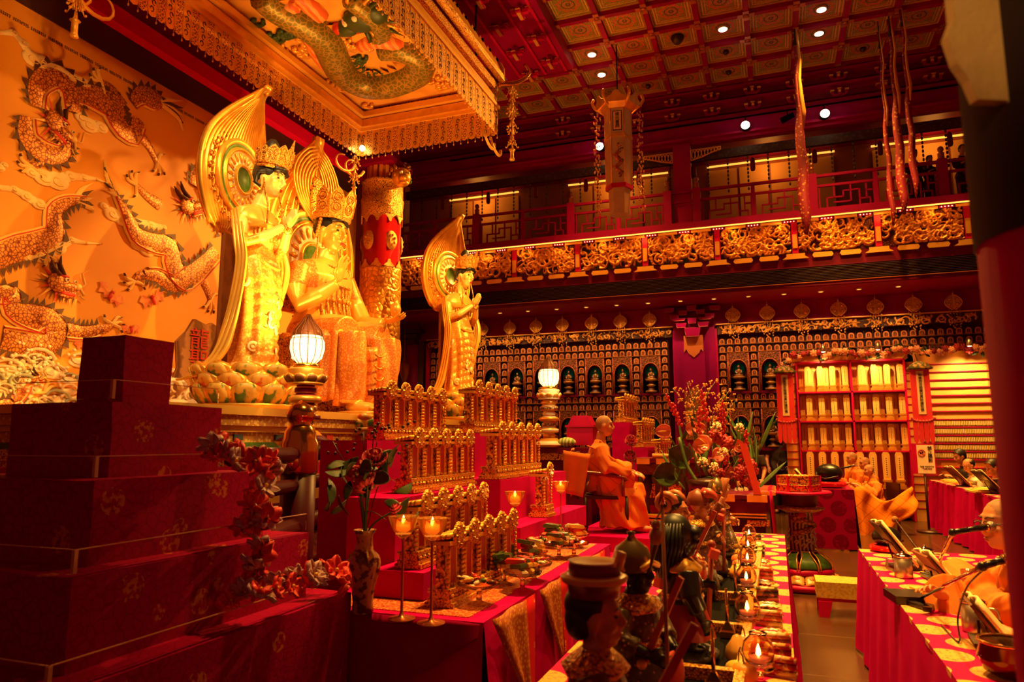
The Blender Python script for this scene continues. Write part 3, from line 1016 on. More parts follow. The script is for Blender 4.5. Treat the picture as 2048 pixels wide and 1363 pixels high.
# dim side passage between shrine column and niche wall
struct('wall_passage', MB().box((-9.9, YN + 0.1, 2.4), (1.9, 0.2, 4.8)), mk('passage wall', (0.16, 0.08, 0.03), 0.7))
pc = struct('passage_column', MB().cyl((-9.15, 16.9, 0), (-9.15, 16.9, 4.75), 0.16, n=16), 'red_wall')
inst('capital', MB().box((0, 0, 0), (0.7, 0.3, 0.12)).box((0, 0, -0.14), (0.5, 0.26, 0.12)).box((0, 0, -0.28), (0.36, 0.24, 0.12)).mesh('capital', 'dark_wood'), pc, (-9.15, 16.8, 4.5))

# ---- mural wall, beam and dado
wl = struct('wall_left', MB().box((XM - 0.15, 6, 4.7), (0.3, 16, 9.4)), 'red_wall')
inst('dark_band', MB().box((0, 0, 0), (0.04, 12.2, 0.42)).mesh('dark_band', mk('dark brown silk border', (0.06, 0.012, 0.006), 0.8)), wl, (XM + 0.03, 6.7, 7.06))
inst('red_beam', MB().box((0, 0, 0), (0.22, 12.4, 0.24)).mesh('red_beam', mk('lit red beam', (0.85, 0.004, 0.1), 0.5, 0, None, None, 0.1)), wl, (XM + 0.12, 6.7, 7.36))  # red made brighter in the colour to stand for light on the beam
dots = Nd('dado with gold studs')
_x, _y, _z = dots.xyz(dots.co())
_a = dots.math('SUBTRACT', dots.math('FRACT', dots.math('ADD', dots.math('MULTIPLY', _y, 18), dots.math('MULTIPLY', dots.math('MODULO', dots.math('FLOOR', dots.math('MULTIPLY', _z, 22)), 2.0), 0.5))), 0.5)
_b = dots.math('SUBTRACT', dots.math('FRACT', dots.math('MULTIPLY', _z, 22)), 0.5)
_d = dots.math('ADD', dots.math('MULTIPLY', _a, _a), dots.math('MULTIPLY', _b, _b))
M['dado'] = dots.fin(dots.mix(dots.math('LESS_THAN', _d, 0.1), (0.35, 0.02, 0.01), (0.75, 0.36, 0.06)), 0.5, 0.2)
inst('dado', MB().box((0, 0, 0.5), (0.06, 12, 1.8)).mesh('dado', 'dado'), wl, (XM + 0.04, 6.5, 0.47))
inst('dado_rail', MB().box((0, 0, 0), (0.12, 12, 0.08)).mesh('dado_rail', 'dark_wood'), wl, (XM + 0.1, 6.5, 1.56))

# ================================================================ MURAL
def crom(pts, n=6):
	"""Catmull-Rom through points (any dimension)"""
	P = [np.array(p, float) for p in pts]
	P = [2 * P[0] - P[1]] + P + [2 * P[-1] - P[-2]]
	out = []
	for i in range(1, len(P) - 2):
		for k in range(n):
			t = k / n
			a, b, c, d = P[i - 1:i + 3]
			out.append(0.5 * ((2 * b) + (-a + c) * t + (2 * a - 5 * b + 4 * c - d) * t * t + (-a + 3 * b - 3 * c + d) * t ** 3))
	out.append(P[-2])
	return out


M['scales'] = lattice_mat('painted dragon scales', (0.18, 0.02, 0.008), (0.72, 0.28, 0.05), 24, 0.03, 0.15)
M['belly'] = mk('painted dragon belly', (0.9, 0.55, 0.16), 0.6)
M['paint_red'] = mk('painted red fringe', (0.62, 0.03, 0.015), 0.6)
M['paint_dark'] = mk('painted dark line', (0.10, 0.03, 0.01), 0.6)
M['cloud'] = mk('painted cloud', (0.88, 0.66, 0.33), 0.65, 0, ('noise', 5, (0.82, 0.5, 0.2), 0.4, 0.7))
M['wave'] = mk('painted wave', (0.9, 0.74, 0.45), 0.65, 0, ('wave', 3.5, (0.6, 0.45, 0.3), 0.55, 0.8))
M['mural_ground'] = mk('orange painted ground', (0.78, 0.32, 0.018), 0.62, 0, ('noise', 0.7, (0.72, 0.27, 0.014), 0.35, 0.7))
MUR = thing('mural', 'orange wall mural painted with dragons, clouds, bats and waves', 'mural', (XM + 0.02, 6.5, 1.9))
XP = XM + 0.02


def mp(u, v):
	p = atx(u, v, XP)
	return (p.y, p.z)


def pxs(u, v):
	"""metres per pixel on the mural at that spot"""
	a, b = mp(u, v), mp(u, v + 10)
	return abs(a[1] - b[1]) / 10


inst('ground', MB().box((0, 0, 0), (0.03, 12.2, 5.15)).mesh('ground', 'mural_ground'), MUR, (0.0, 0.2, 2.45))


class Brush(MB):
	"""relief strokes on the mural; coordinates are (y, z) on the wall"""

	def stroke(s, pts, m, x=0.02, n=6, belly=None):
		"""pts (y, z, halfwidth)"""
		C = crom(pts, n)
		L, Rr, Mi = [], [], []
		for i, c in enumerate(C):
			a, b = C[max(i - 1, 0)], C[min(i + 1, len(C) - 1)]
			d = np.array([b[0] - a[0], b[1] - a[1]])
			d /= (np.linalg.norm(d) + 1e-9)
			nx = np.array([-d[1], d[0]])
			w = max(c[2], 0.002)
			L.append((x * 0.6, c[0] + nx[0] * w, c[1] + nx[1] * w))
			Rr.append((x * 0.6, c[0] - nx[0] * w, c[1] - nx[1] * w))
			Mi.append((x + 0.02, c[0], c[1]))
		k = len(C)
		s.add(L + Mi + Rr, [(i, i + 1, k + i + 1, k + i) for i in range(k - 1)] + [(k + i, k + i + 1, 2 * k + i + 1, 2 * k + i) for i in range(k - 1)], m, True)
		return L, Rr

	def spikes(s, edge, m, ln, x=0.03, step=2, out=1):
		for i in range(0, len(edge) - 2, step):
			a, b = Vector(edge[i]), Vector(edge[min(i + 2, len(edge) - 1)])
			d = b - a
			if d.length < 1e-6:
				continue
			nrm = Vector((0, -d.z, d.y)).normalized() * out
			t = (a + b) / 2 + nrm * ln + d * 0.4
			s.add([a + Vector((x * 0.5, 0, 0)), b + Vector((x * 0.5, 0, 0)), t + Vector((x * 0.4, 0, 0))], [(0, 1, 2)], m)

	def blob(s, y, z, ry, rz, m, x=0.02, rot=0.0):
		s.ell((x, y, z), (0.02, ry, rz), 14, m, Matrix.Rotation(rot, 3, 'X'), 6)

	def dragon_head(s, y, z, k, face=1, rot=0.0):
		o = len(s.v)
		s.ell((0.04, 0, 0), (0.03, 0.5, 0.42), 14, 0)
		s.ell((0.05, 0.5, -0.1), (0.03, 0.42, 0.2), 12, 0)
		s.ell((0.055, 0.85, -0.03), (0.03, 0.16, 0.14), 10, 1)
		s.ell((0.05, 0.42, -0.42), (0.02, 0.36, 0.12), 10, 2)
		s.ell((0.045, 0.35, -0.52), (0.02, 0.4, 0.1), 10, 0)
		s.ell((0.075, 0.25, 0.16), (0.012, 0.1, 0.09), 8, 5)
		s.ell((0.085, 0.28, 0.16), (0.01, 0.045, 0.045), 8, 3)
		s.ell((0.06, 0.2, 0.3), (0.02, 0.22, 0.06), 8, 2)
		s.ell((0.075, 0.62, 0.14), (0.012, 0.08, 0.07), 8, 5)
		s.ell((0.085, 0.64, 0.14), (0.01, 0.035, 0.035), 8, 3)
		for i in range(11):
			a = 1.4 + i * 0.36
			s.add([(0.03, cos(a - 0.16) * 0.4, sin(a - 0.16) * 0.38), (0.03, cos(a + 0.16) * 0.4, sin(a + 0.16) * 0.38), (0.025, cos(a) * (0.85 + 0.2 * (i % 2)), sin(a) * (0.85 + 0.2 * (i % 2)))], [(0, 1, 2)], (2, 1, 3)[i % 3])
		for i in range(6):
			s.add([(0.05, 0.1 + i * 0.13, -0.56), (0.05, 0.2 + i * 0.13, -0.56), (0.04, 0.1 + i * 0.14, -0.85)], [(0, 1, 2)], 1 if i % 2 else 3)
		for i in range(5):
			s.add([(0.06, 0.25 + i * 0.11, -0.3), (0.06, 0.31 + i * 0.11, -0.3), (0.06, 0.28 + i * 0.11, -0.38)], [(0, 1, 2)], 5)
		s.tube([(0.03, -0.05, 0.3), (0.03, -0.35, 0.62), (0.03, -0.45, 1.0)], [0.08, 0.05, 0.01], 5, 3)
		s.tube([(0.03, 0.15, 0.33), (0.03, -0.02, 0.75), (0.03, 0.02, 1.15)], [0.07, 0.045, 0.01], 5, 3)
		for q in (-1, 1):
			s.tube([(0.06, 0.9, -0.08), (0.05, 1.15, -0.1 + 0.25 * q), (0.04, 1.0, 0.1 + 0.5 * q), (0.04, 1.35, 0.15 + 0.7 * q)], [0.03, 0.025, 0.018, 0.004], 4, 1)
		Mx = Matrix.Translation((0.0, y, z)) @ Matrix.Rotation(rot, 4, 'X') @ Matrix.Diagonal((1.0, k * face, k, 1))
		s.xf(Mx, o)

	def claw(s, pts, k=0.11):
		s.stroke(pts, 0)
		y, z = pts[-1][0], pts[-1][1]
		a0 = atan2(pts[-1][1] - pts[-2][1], pts[-1][0] - pts[-2][0])
		for i in range(4):
			a = a0 + (-1.5 + i) * 0.62 + (1.2 if i == 3 else 0)
			e = (y + cos(a) * k * 1.4, z + sin(a) * k * 1.4)
			f = (e[0] + cos(a - 0.8) * k * 0.9, e[1] + sin(a - 0.8) * k * 0.9)
			s.stroke([(y, z, k * 0.28), (e[0], e[1], k * 0.25), ((e[0] + f[0]) / 2, (e[1] + f[1]) / 2, k * 0.2)], 1, 0.025, 3)
			s.stroke([((e[0] + f[0]) / 2, (e[1] + f[1]) / 2, k * 0.19), (f[0], f[1], 0.004)], 3, 0.026, 3)


BM = ['scales', 'belly', 'paint_red', 'paint_dark', 'cloud', 'white']


def P3(lst):
	return [(*mp(u, v), w * pxs(u, v)) for u, v, w in lst]


def paint_dragon(bodies, head, claws, tails=()):
	b = Brush()
	for pts, side in bodies:
		L, Rr = b.stroke(P3(pts), 0, 0.03)
		b.spikes(L if side > 0 else Rr, 3, 0.09, out=side)
		e = Rr if side > 0 else L
		b.stroke([(q[1], q[2], 0.03) for q in e[::4]], 1, 0.03, 2)
		b.stroke([(q[1], q[2], 0.012) for q in e[::4]], 2, 0.045, 2)
	for pts in tails:
		for i in range(5):
			(u0, v0), (u1, v1) = pts
			b.stroke(P3([(u0, v0, 7), ((u0 + u1) / 2 - 6 + 5 * i, (v0 + v1) / 2 + 9 * (i - 2), 5), (u1, v1 + 15 * (i - 2), 0.5)]), (1, 3)[i % 2], 0.02, 4)
	u, v, k, face, rot = head
	y, z = mp(u, v)
	b.dragon_head(y, z, k * pxs(u, v), face, rot)
	for c in claws:
		b.claw(P3(c), 13 * pxs(*c[0][:2]))
	o = b.obj('painted_dragon', BM, MUR, (0.012, -6.5, -1.9))
	return o


paint_dragon(
	[([(70, 215, 14), (72, 175, 20), (105, 152, 24), (138, 180, 24), (142, 225, 18)], 1),
	 ([(150, 190, 14), (185, 195, 24), (222, 215, 27), (232, 245, 24), (262, 268, 22), (272, 238, 16)], 1),
	 ([(262, 208, 10), (278, 192, 18), (305, 200, 20), (318, 215, 10)], 1),
	 ([(50, 235, 14), (52, 275, 20), (85, 305, 22), (122, 308, 16), (135, 285, 10)], -1)],
	(108, 245, 50, 1, -0.5),
	[[(245, 212, 12), (222, 180, 10), (200, 165, 7)], [(272, 262, 14), (295, 292, 9), (312, 325, 6)], [(110, 310, 13), (80, 325, 9), (58, 332, 6)]],
	[((318, 205), (362, 232))])
paint_dragon(
	[([(228, 392, 4), (248, 425, 12), (268, 468, 18), (300, 485, 20), (336, 495, 22), (345, 535, 24), (366, 558, 24), (395, 540, 20), (430, 505, 16)], 1),
	 ([(385, 372, 12), (392, 350, 16), (412, 362, 15), (415, 390, 10)], 1),
	 ([(415, 425, 12), (436, 440, 16), (446, 470, 16)], -1),
	 ([(375, 550, 18), (345, 568, 18), (312, 552, 15), (285, 548, 10)], 1)],
	(372, 412, 42, 1, 0.5),
	[[(318, 410, 13), (292, 392, 9), (270, 370, 6)], [(300, 548, 12), (276, 552, 9), (266, 562, 6)], [(405, 560, 10), (415, 585, 8), (418, 600, 5)]],
	[((232, 400), (205, 350))])
paint_dragon(
	[([(168, 398, 4), (130, 405, 12), (105, 425, 18), (104, 470, 22), (62, 490, 26), (20, 500, 26), (-20, 520, 24)], 1),
	 ([(-10, 590, 18), (18, 590, 20), (22, 615, 22), (55, 632, 26), (92, 642, 28), (108, 665, 26), (80, 690, 26), (40, 684, 24), (0, 676, 22)], 1),
	 ([(130, 660, 16), (165, 665, 14), (195, 660, 12)], 1)],
	(112, 565, 48, 1, 0.0),
	[[(60, 480, 14), (80, 500, 10), (90, 510, 6)], [(190, 662, 12), (212, 655, 9), (222, 648, 6)]],
	[((150, 402), (182, 396))])
paint_dragon(
	[([(20, 800, 10), (38, 788, 13), (45, 765, 14), (60, 760, 12)], 1), ([(-10, 815, 14), (15, 812, 16), (40, 820, 14), (60, 806, 9)], 1)],
	(64, 757, 20, 1, 0.2), [[(60, 800, 6), (80, 795, 5), (86, 785, 4)]])


def paint_cloud(lst, name='painted_cloud', mats=('cloud', 'belly')):
	b = Brush()
	for (u, v, r) in lst:
		y, z = mp(u, v)
		k = pxs(u, v) * r
		b.blob(y, z, k, k * 0.72, 0, 0.012)
		b.tube([(0.03, y + cos(t) * k * (0.15 + 0.08 * t), z + sin(t) * k * (0.1 + 0.06 * t)) for t in [q * 0.8 for q in range(8)]], 0.008, 4, 1, cap=False)
	for a, c in zip(lst[:-1], lst[1:]):
		b.stroke(P3([(a[0], a[1], a[2] * 0.7), ((a[0] + c[0]) / 2, (a[1] + c[1]) / 2, (a[2] + c[2]) * 0.3), (c[0], c[1], c[2] * 0.7)]), 0, 0.015, 4)
	return b.obj(name, list(mats), MUR, (0.012, -6.5, -1.9))


for lst in ([(-5, 66, 6), (25, 66, 10), (45, 88, 12), (62, 118, 22), (85, 128, 24), (112, 140, 22), (140, 155, 20), (168, 168, 14)],
			[(200, 255, 16), (175, 250, 22), (160, 235, 16)],
			[(60, 345, 14), (85, 355, 24), (112, 362, 26), (138, 352, 14), (165, 355, 10), (190, 358, 5), (215, 368, 2)],
			[(-6, 375, 9), (25, 378, 10), (50, 392, 14), (75, 408, 16), (88, 415, 10)],
			[(205, 412, 10), (222, 428, 20), (242, 440, 18), (300, 452, 14), (325, 455, 8)],
			[(55, 515, 14), (80, 512, 20), (112, 495, 20), (140, 480, 10), (170, 486, 5), (200, 488, 1.5)],
			[(270, 490, 14), (292, 498, 22), (316, 488, 12)],
			[(-4, 335, 12), (5, 330, 9)], [(10, 580, 16), (-6, 590, 18)]):
	paint_cloud(lst)


def bat(u, v, k, rot):
	b = Brush()
	y, z = mp(u, v)
	s = pxs(u, v) * k
	for f in (-1, 1):
		b.add([(0.03, f * 0.1, 0.1), (0.02, f * 0.75, 0.75), (0.02, f * 1.25, 0.35), (0.02, f * 1.0, 0.12), (0.02, f * 0.95, -0.35), (0.02, f * 0.55, -0.1), (0.02, f * 0.35, -0.4), (0.03, f * 0.08, -0.2)], [tuple(range(8)) if f > 0 else tuple(range(7, -1, -1))], 0)
	b.ell((0.03, 0, 0), (0.03, 0.16, 0.3), 8, 1)
	b.ell((0.03, 0, 0.33), (0.03, 0.15, 0.14), 8, 1)
	for q in (-0.1, 0.1):
		b.add([(0.03, q - 0.06, 0.4), (0.03, q + 0.06, 0.4), (0.03, q * 1.6, 0.62)], [(0, 1, 2)], 1)
	b.xf(Matrix.Translation((0, y, z)) @ Matrix.Rotation(rot, 4, 'X') @ Matrix.Diagonal((1, s, s, 1)))
	b.obj('painted_bat', [mk('painted bat wing', (0.6, 0.08, 0.02), 0.6, 0, ('noise', 8, (0.8, 0.3, 0.06), 0.4, 0.7)), 'paint_red'], MUR, (0.012, -6.5, -1.9))


bat(216, 592, 27, -0.5)
bat(303, 602, 26, 0.5)
bat(168, 690, 20, 0.3)
bat(418, 672, 20, 1.2)
bat(258, 660, 18, 0.1)
# foaming waves along the bottom
wv = random.Random(4)
lst = []
b = Brush()
for i in range(70):
	u, v = wv.uniform(-30, 420), wv.uniform(715, 858)
	if u > 180 and v < 745:
		continue
	y, z = mp(u, v)
	k = pxs(u, v) * wv.uniform(14, 30)
	b.tube([(0.02 + 0.0004 * i, y + cos(t) * k * (1.3 - 0.16 * t), z + sin(t) * k * (0.8 - 0.1 * t)) for t in [q * 0.55 for q in range(10)]], [k * 0.2 * (1 - q / 13) for q in range(10)], 5, i % 5 // 4, cap=False)
	b.blob(y + k * 0.2, z - k * 0.25, k * 1.3, k * 0.5, 0, 0.008)
	for q in range(4):
		b.ell((0.04, y + wv.uniform(-1.4, 1.4) * k, z + wv.uniform(0.2, 1.0) * k), 0.022, 6, 2, k=4)
b.obj('painted_waves', ['wave', mk('painted wave shade', (0.3, 0.3, 0.2), 0.6), 'white'], MUR, (0.012, -6.5, -1.9))['kind'] = 'stuff'
# line of small brushed characters under the top border (too small to read)
b = Brush()
cr = random.Random(9)
for i in range(150):
	u0, v0, u1, v1 = -10, 2, 445, 250
	if i % 9 == 8:
		continue
	y = mp(u0, v0)[0] + (mp(u1, v1)[0] - mp(u0, v0)[0]) * i / 150
	z = 6.62
	for q in range(4):
		b.box((0.004, y + cr.uniform(-0.006, 0.006), z - 0.018 + q * 0.011), (0.004, cr.uniform(0.012, 0.026), 0.005))
	b.box((0.004, y, z), (0.004, 0.005, 0.042))
b.obj('small_script', 'paint_dark', MUR, (0.012, -6.5, -1.9))['kind'] = 'stuff'

# carved plank with red characters, leaning by the mural, and a white wave carving at its foot
pk = thing('carved_plank', 'weathered upright wooden plank with red characters beside the near attendant statue', 'plank', (-7.4, 7.35, 1.85))
q = MB().prism([(-0.16, 0), (0.16, 0), (0.24, 0.35), (0.2, 0.55), (0.36, 0.85), (0.42, 1.3), (0.3, 1.36), (0.22, 1.32), (0.05, 1.38), (-0.05, 1.2), (-0.18, 1.05), (-0.14, 0.7), (-0.24, 0.4)], ((0, 0, 0), (0.25, 0.97, 0), (0, 0, 1)), 0.07)
q.obj('board', mk('weathered plank', (0.4, 0.17, 0.05), 0.8, 0, ('wave', 5, (0.2, 0.07, 0.02), 0.3, 0.8), ('wave', 9, 0.5, 0.01)), pk)
tm = text_mesh('龍聖', 0.3, vertical=True, mat='paint_red')
inst('red_characters', tm, pk, (0.12, 0.1, 0.95), Euler((pi / 2, 0, radians(75.5))))
wc = MB()
for i in range(16):
	a = wv.uniform(0, 6.28)
	x, y, z = wv.uniform(-0.15, 0.15), wv.uniform(-0.45, 0.45), wv.uniform(0.02, 0.3)
	k = wv.uniform(0.07, 0.14)
	wc.tube([(x, y + cos(t) * k * (1.3 - 0.16 * t), z + 0.1 + sin(t) * k * (1.1 - 0.13 * t)) for t in [q * 0.55 for q in range(9)]], [k * 0.35 * (1 - q / 13) for q in range(9)], 7)
wc.ell((0, 0, 0.06), (0.22, 0.5, 0.16), 12)
tag(wc.obj('wave_carving', mk('white wave carving', (0.85, 0.7, 0.5), 0.5), None, (-6.9, 7.0, 1.92)), 'white carved wave ornament at the foot of the near attendant statue', 'carving')

# ================================================================ SHRINE PLATFORM
M['key_gold'] = lattice_mat('gold band with small pattern', (0.9, 0.55, 0.13), (0.6, 0.24, 0.05), 26, 0.35, 0.5, 'vor')
plat = thing('shrine_platform', 'stepped gilded and painted platform under the golden statues', 'platform', (-6.5, 7.75, 0))
PX = -4.75
prof = [(1.84, 1.92, 0.0, 'gold_plain'), (1.74, 1.84, 0.05, 'key_gold'), (1.68, 1.74, 0.1, 'gold_plain'), (1.58, 1.68, 0.14, 'key_gold'), (1.52, 1.58, 0.1, 'green'), (1.36, 1.52, 0.06, 'gold_carved'), (1.24, 1.36, 0.0, 'red_bright'), (1.1, 1.24, -0.1, 'key_gold'), (1.0, 1.1, -0.16, 'gold_plain'), (0.0, 1.0, -0.2, 'red_dark')]
for z0, z1, inset, mt in prof:
	inst('platform_tier', MB().box((0, 0, 0), (PX - XM - 0.15 - inset, 6.7 - 2 * inset, z1 - z0)).mesh('platform_tier', mt), plat, ((PX - inset + XM + 0.15) / 2 + 6.5, 0, (z0 + z1) / 2))
rp = random.Random(3)
box_me = MB().box((0, 0, 0), (0.03, 0.12, 0.055)).mesh('painted_tile', 'paint_red')
box_me2 = MB().box((0, 0, 0), (0.03, 0.12, 0.055)).mesh('painted_tile', mk('painted tile blue', (0.04, 0.06, 0.07), 0.5))
for k in range(21):
	if k % 5 == 4:
		continue
	inst('painted_tile', box_me if k % 2 == 0 else box_me2, plat, (PX - 0.14 + 6.5 + 0.004, -3.1 + k * 0.3, 1.63))
cv = MB()
for k in range(48):
	y = -3.2 + k * 0.135
	cv.tube([(0.02, y + cos(t) * 0.05, 1.44 + sin(t) * 0.05 * (1 if k % 2 else -1)) for t in [q * 0.6 for q in range(9)]], [0.018 - 0.0015 * q for q in range(9)], 5, 0)
cv.obj('carved_scroll_band', 'gold', plat, (PX - 0.06 + 6.5, 0, 0))


# ================================================================ FIGURE HELPERS
def TR(loc, rx=0.0, ry=0.0, rz=0.0, s=1.0):
	return Matrix.Translation(loc) @ Euler((rx, ry, rz), 'XYZ').to_matrix().to_4x4() @ Matrix.Scale(s, 4)


def head_prims(mb, X, long_ear=False, fine=14):
	"""head facing +X, about 0.24 tall, centre of skull at origin"""
	o = len(mb.v)
	mb.ell((-0.008, 0, 0.022), (0.1, 0.077, 0.1), fine)
	mb.ell((0.03, 0, -0.05), (0.062, 0.058, 0.075), fine)
	mb.ell((0.058, 0, -0.092), (0.03, 0.03, 0.026), 10)
	mb.tube([(0.09, 0, 0.03), (0.103, 0, -0.005), (0.117, 0, -0.03)], [0.009, 0.012, 0.016], 8)
	mb.ell((0.1, 0, -0.036), (0.015, 0.022, 0.011), 8)
	mb.ell((0.073, 0, 0.04), (0.022, 0.055, 0.014), 10)
	mb.ell((0.09, 0, -0.062), (0.013, 0.024, 0.0075), 8)
	mb.ell((0.087, 0, -0.075), (0.013, 0.021, 0.0075), 8)
	for a in (-1, 1):
		mb.ell((0.062, a * 0.04, -0.025), (0.028, 0.026, 0.03), 8)
		mb.ell((-0.002, a * 0.079, -0.01), (0.022, 0.011, 0.034), 8)
		mb.ell((0.0, a * 0.077, -0.05 if long_ear else -0.035), (0.012, 0.009, 0.045 if long_ear else 0.016), 8)
	mb.xf(X, o)


def face_marks(mb, X, m_eye=0, m_lip=1, m_brow=0):
	"""eyes, brows and lips laid on the face as small solids"""
	o = len(mb.v)
	for a in (-1, 1):
		mb.ell((0.083, a * 0.034, 0.008), (0.008, 0.017, 0.0055), 8, m_eye, Matrix.Rotation(-a * 0.35, 3, 'Z'), 5)
		mb.tube([(0.097, a * 0.013, 0.034), (0.094, a * 0.034, 0.041), (0.078, a * 0.056, 0.034)], [0.003, 0.004, 0.002], 5, m_brow)
	mb.ell((0.1, 0, -0.063), (0.0045, 0.019, 0.005), 8, m_lip, None, 5)
	mb.ell((0.097, 0, -0.073), (0.0045, 0.016, 0.005), 8, m_lip, None, 5)
	mb.xf(X, o)


def hand_prims(mb, wrist, d, up, s=1.0, curl=0.4, thumb=1, spread=0.12):
	"""hand from wrist along d; up = back of the hand; five separate bent fingers"""
	d = Vector(d).normalized()
	up = Vector(up)
	up = (up - d * up.dot(d)).normalized()
	w = d.cross(up)
	p0 = Vector(wrist)
	R = Matrix((d, w, up)).transposed()
	mb.ell(p0 + d * 0.045 * s, (0.05 * s, 0.04 * s, 0.016 * s), 10, 0, R)
	ln = (0.072, 0.082, 0.076, 0.06)
	for i in range(4):
		off = (i - 1.5) * 0.0205 * s * thumb
		b0 = p0 + d * 0.082 * s + w * off
		dd = (d + w * (i - 1.5) * spread * thumb).normalized()
		a1 = curl * 0.5
		b1 = b0 + (dd * cos(a1) - up * sin(a1)) * ln[i] * 0.5 * s
		a2 = curl * 1.3
		b2 = b1 + (dd * cos(a2) - up * sin(a2)) * ln[i] * 0.32 * s
		a3 = curl * 1.9
		b3 = b2 + (dd * cos(a3) - up * sin(a3)) * ln[i] * 0.28 * s
		mb.tube([b0 - dd * 0.02 * s, b0, b1, b2, b3], [0.0095 * s, 0.0095 * s, 0.0088 * s, 0.008 * s, 0.0065 * s], 7)
	t0 = p0 + d * 0.025 * s - w * 0.03 * s * thumb
	t1 = t0 + (d * 0.6 - w * 0.75 * thumb - up * 0.2).normalized() * 0.035 * s
	t2 = t1 + (d * 0.9 - w * 0.25 * thumb - up * 0.3 * (1 + curl)).normalized() * 0.03 * s
	mb.tube([t0, t1, t2], [0.013 * s, 0.011 * s, 0.008 * s], 7)


def rings(mb, spec, n=28, m=0, wob=None):
	"""closed loft; spec [(cx, cy, z, rx, ry)]"""
	vs = []
	for k, (cx, cy, z, rx, ry) in enumerate(spec):
		for j in range(n):
			w = 2 * pi * j / n
			q = 1 + (wob(w, k) if wob else 0)
			vs.append((cx + rx * q * cos(w), cy + ry * q * sin(w), z))
	k = len(spec)
	fs = [(i * n + j, i * n + (j + 1) % n, (i + 1) * n + (j + 1) % n, (i + 1) * n + j) for i in range(k - 1) for j in range(n)]
	fs += [tuple(range(n - 1, -1, -1)), tuple((k - 1) * n + j for j in range(n))]
	mb.add(vs, fs, m, True)


def lotus(name, parent, r, h, loc, n=12, rows=3, mats=('gold', 'petal_a', 'petal_b')):
	"""petal throne: rows of separate upturned petals round a drum"""
	dm = MB().lathe([(r * 0.8, 0), (r * 0.86, h * 0.12), (r * 0.62, h * 0.2), (r * 0.7, h * 0.5), (r * 0.85, h * 0.92), (r * 0.8, h)], 28)
	o = dm.obj(name, mats[0], parent, loc)
	for row in range(rows):
		pm = MB()
		ht = h * (0.62 - 0.06 * row)
		wd = 2 * pi * r / n * 0.56

		def pf(u, v):
			a = (u - 0.5) * 2
			prof = sin(pi * min(1, 0.12 + v * 0.88)) ** 0.5
			x = (0.02 + 0.30 * sin(v * pi * 0.62)) * r * 0.8 * (1 - 0.35 * a * a)
			return (x, a * wd * prof, v * ht)
		pm.sheet(pf, 6, 6, 0.02, 0)

		def pg(u, v):
			p = pf(0.5 + (u - 0.5) * 0.62, 0.1 + v * 0.72)
			return (p[0] + 0.012, p[1], p[2])
		pm.sheet(pg, 4, 4, 0.008, 1)
		me = pm.mesh('petal', [mats[0], mats[1 + row % 2]])
		for k in range(n):
			a = 2 * pi * (k + 0.5 * (row % 2)) / n
			inst('petal', me, o, (cos(a) * r * (0.72 + 0.02 * row), sin(a) * r * (0.72 + 0.02 * row), h * (0.06 + 0.27 * row)), a)
	return o


def flame_halo(parent, loc, W, H, th, name='halo', ribs=26, disc=True, cz=0.34, mats=('gold', 'gold_carved'), bd=0.17):
	"""flame shaped mandorla in the local YZ plane, ribbed surface, facing +X"""
	def outline(t):
		# t 0..1 from bottom round the +y side to the tip
		z = H * t
		y = W / 2 * (sin(pi * min(1, t * 0.98 + 0.06) ** 0.78)) ** (0.75 + 0.75 * max(0, t - 0.6)) if t < 0.995 else 0
		return y, z

	def fn(u, v):
		y0, z0 = outline(v)
		a = (u - 0.5) * 2
		bend = bd * H * (max(0, v - 0.5) / 0.5) ** 2
		rib = 0.5 + 0.5 * cos(a * ribs * 0.5 * pi)
		x = 0.03 * (1 - a * a) + 0.05 * rib * (1 if v > 0.05 else 0) + bend
		return (x, a * y0, z0)
	o = MB().sheet(fn, 150, 36, th).obj(name, mats[0], parent, loc)
	rim = [(0.02 + bd * H * (max(0, v - 0.5) / 0.5) ** 2, s * outline(v)[0], outline(v)[1]) for s, rng in ((1, range(0, 41)), (-1, range(39, -1, -1))) for v in [k / 40 for k in rng]]
	MB().tube(rim, 0.016, 6, cap=False).obj('rim', mats[0], o)
	if disc:
		zc = H * cz
		R0 = W * 0.36
		d = MB()
		d.lathe([(0.0, 0.0), (R0, 0.0), (R0, 0.05), (R0 * 0.93, 0.07), (R0 * 0.86, 0.05), (R0 * 0.78, 0.05), (R0 * 0.76, 0.075), (R0 * 0.70, 0.075), (R0 * 0.68, 0.05), (R0 * 0.38, 0.05), (R0 * 0.36, 0.08), (R0 * 0.32, 0.08), (R0 * 0.30, 0.06), (0.0, 0.06)], 40, mats=[0, 0, 0, 0, 1, 0, 0, 0, 2, 0, 0, 0, 1], cap=False)
		d.xf(Matrix.Translation((0.04, 0, zc)) @ Matrix.Rotation(pi / 2, 4, 'Y'))
		d.obj('medallion', ['gold', 'green', mk('pale enamel ring', (0.82, 0.66, 0.38), 0.5)], o)
		for k in range(20):
			a = 2 * pi * k / 20
			MBp = MB().ell((0.1, 0, 0), (0.015, R0 * 0.045, R0 * 0.11), 8, k=5) if k == 0 else None
			if k == 0:
				pme = MBp.mesh('ray_petal', 'gold')
			q = inst('ray_petal', pme, o, (0.0, -sin(a) * R0 * 0.54, zc + cos(a) * R0 * 0.54), Euler((a, 0, 0)))
		# scrolls crowding round the medallion
		sc_ = MB()
		for k in range(26):
			a = 2 * pi * k / 26
			cy, cz2 = cos(a) * R0 * 1.13, zc + sin(a) * R0 * 1.13
			sc_.tube([(0.06, cy + cos(t + a) * R0 * 0.1 * (1 - t / 9), cz2 + sin(t + a) * R0 * 0.1 * (1 - t / 9)) for t in [q * 0.8 for q in range(8)]], 0.014, 5)
		sc_.obj('scroll_border', mats[1], o)
	return o


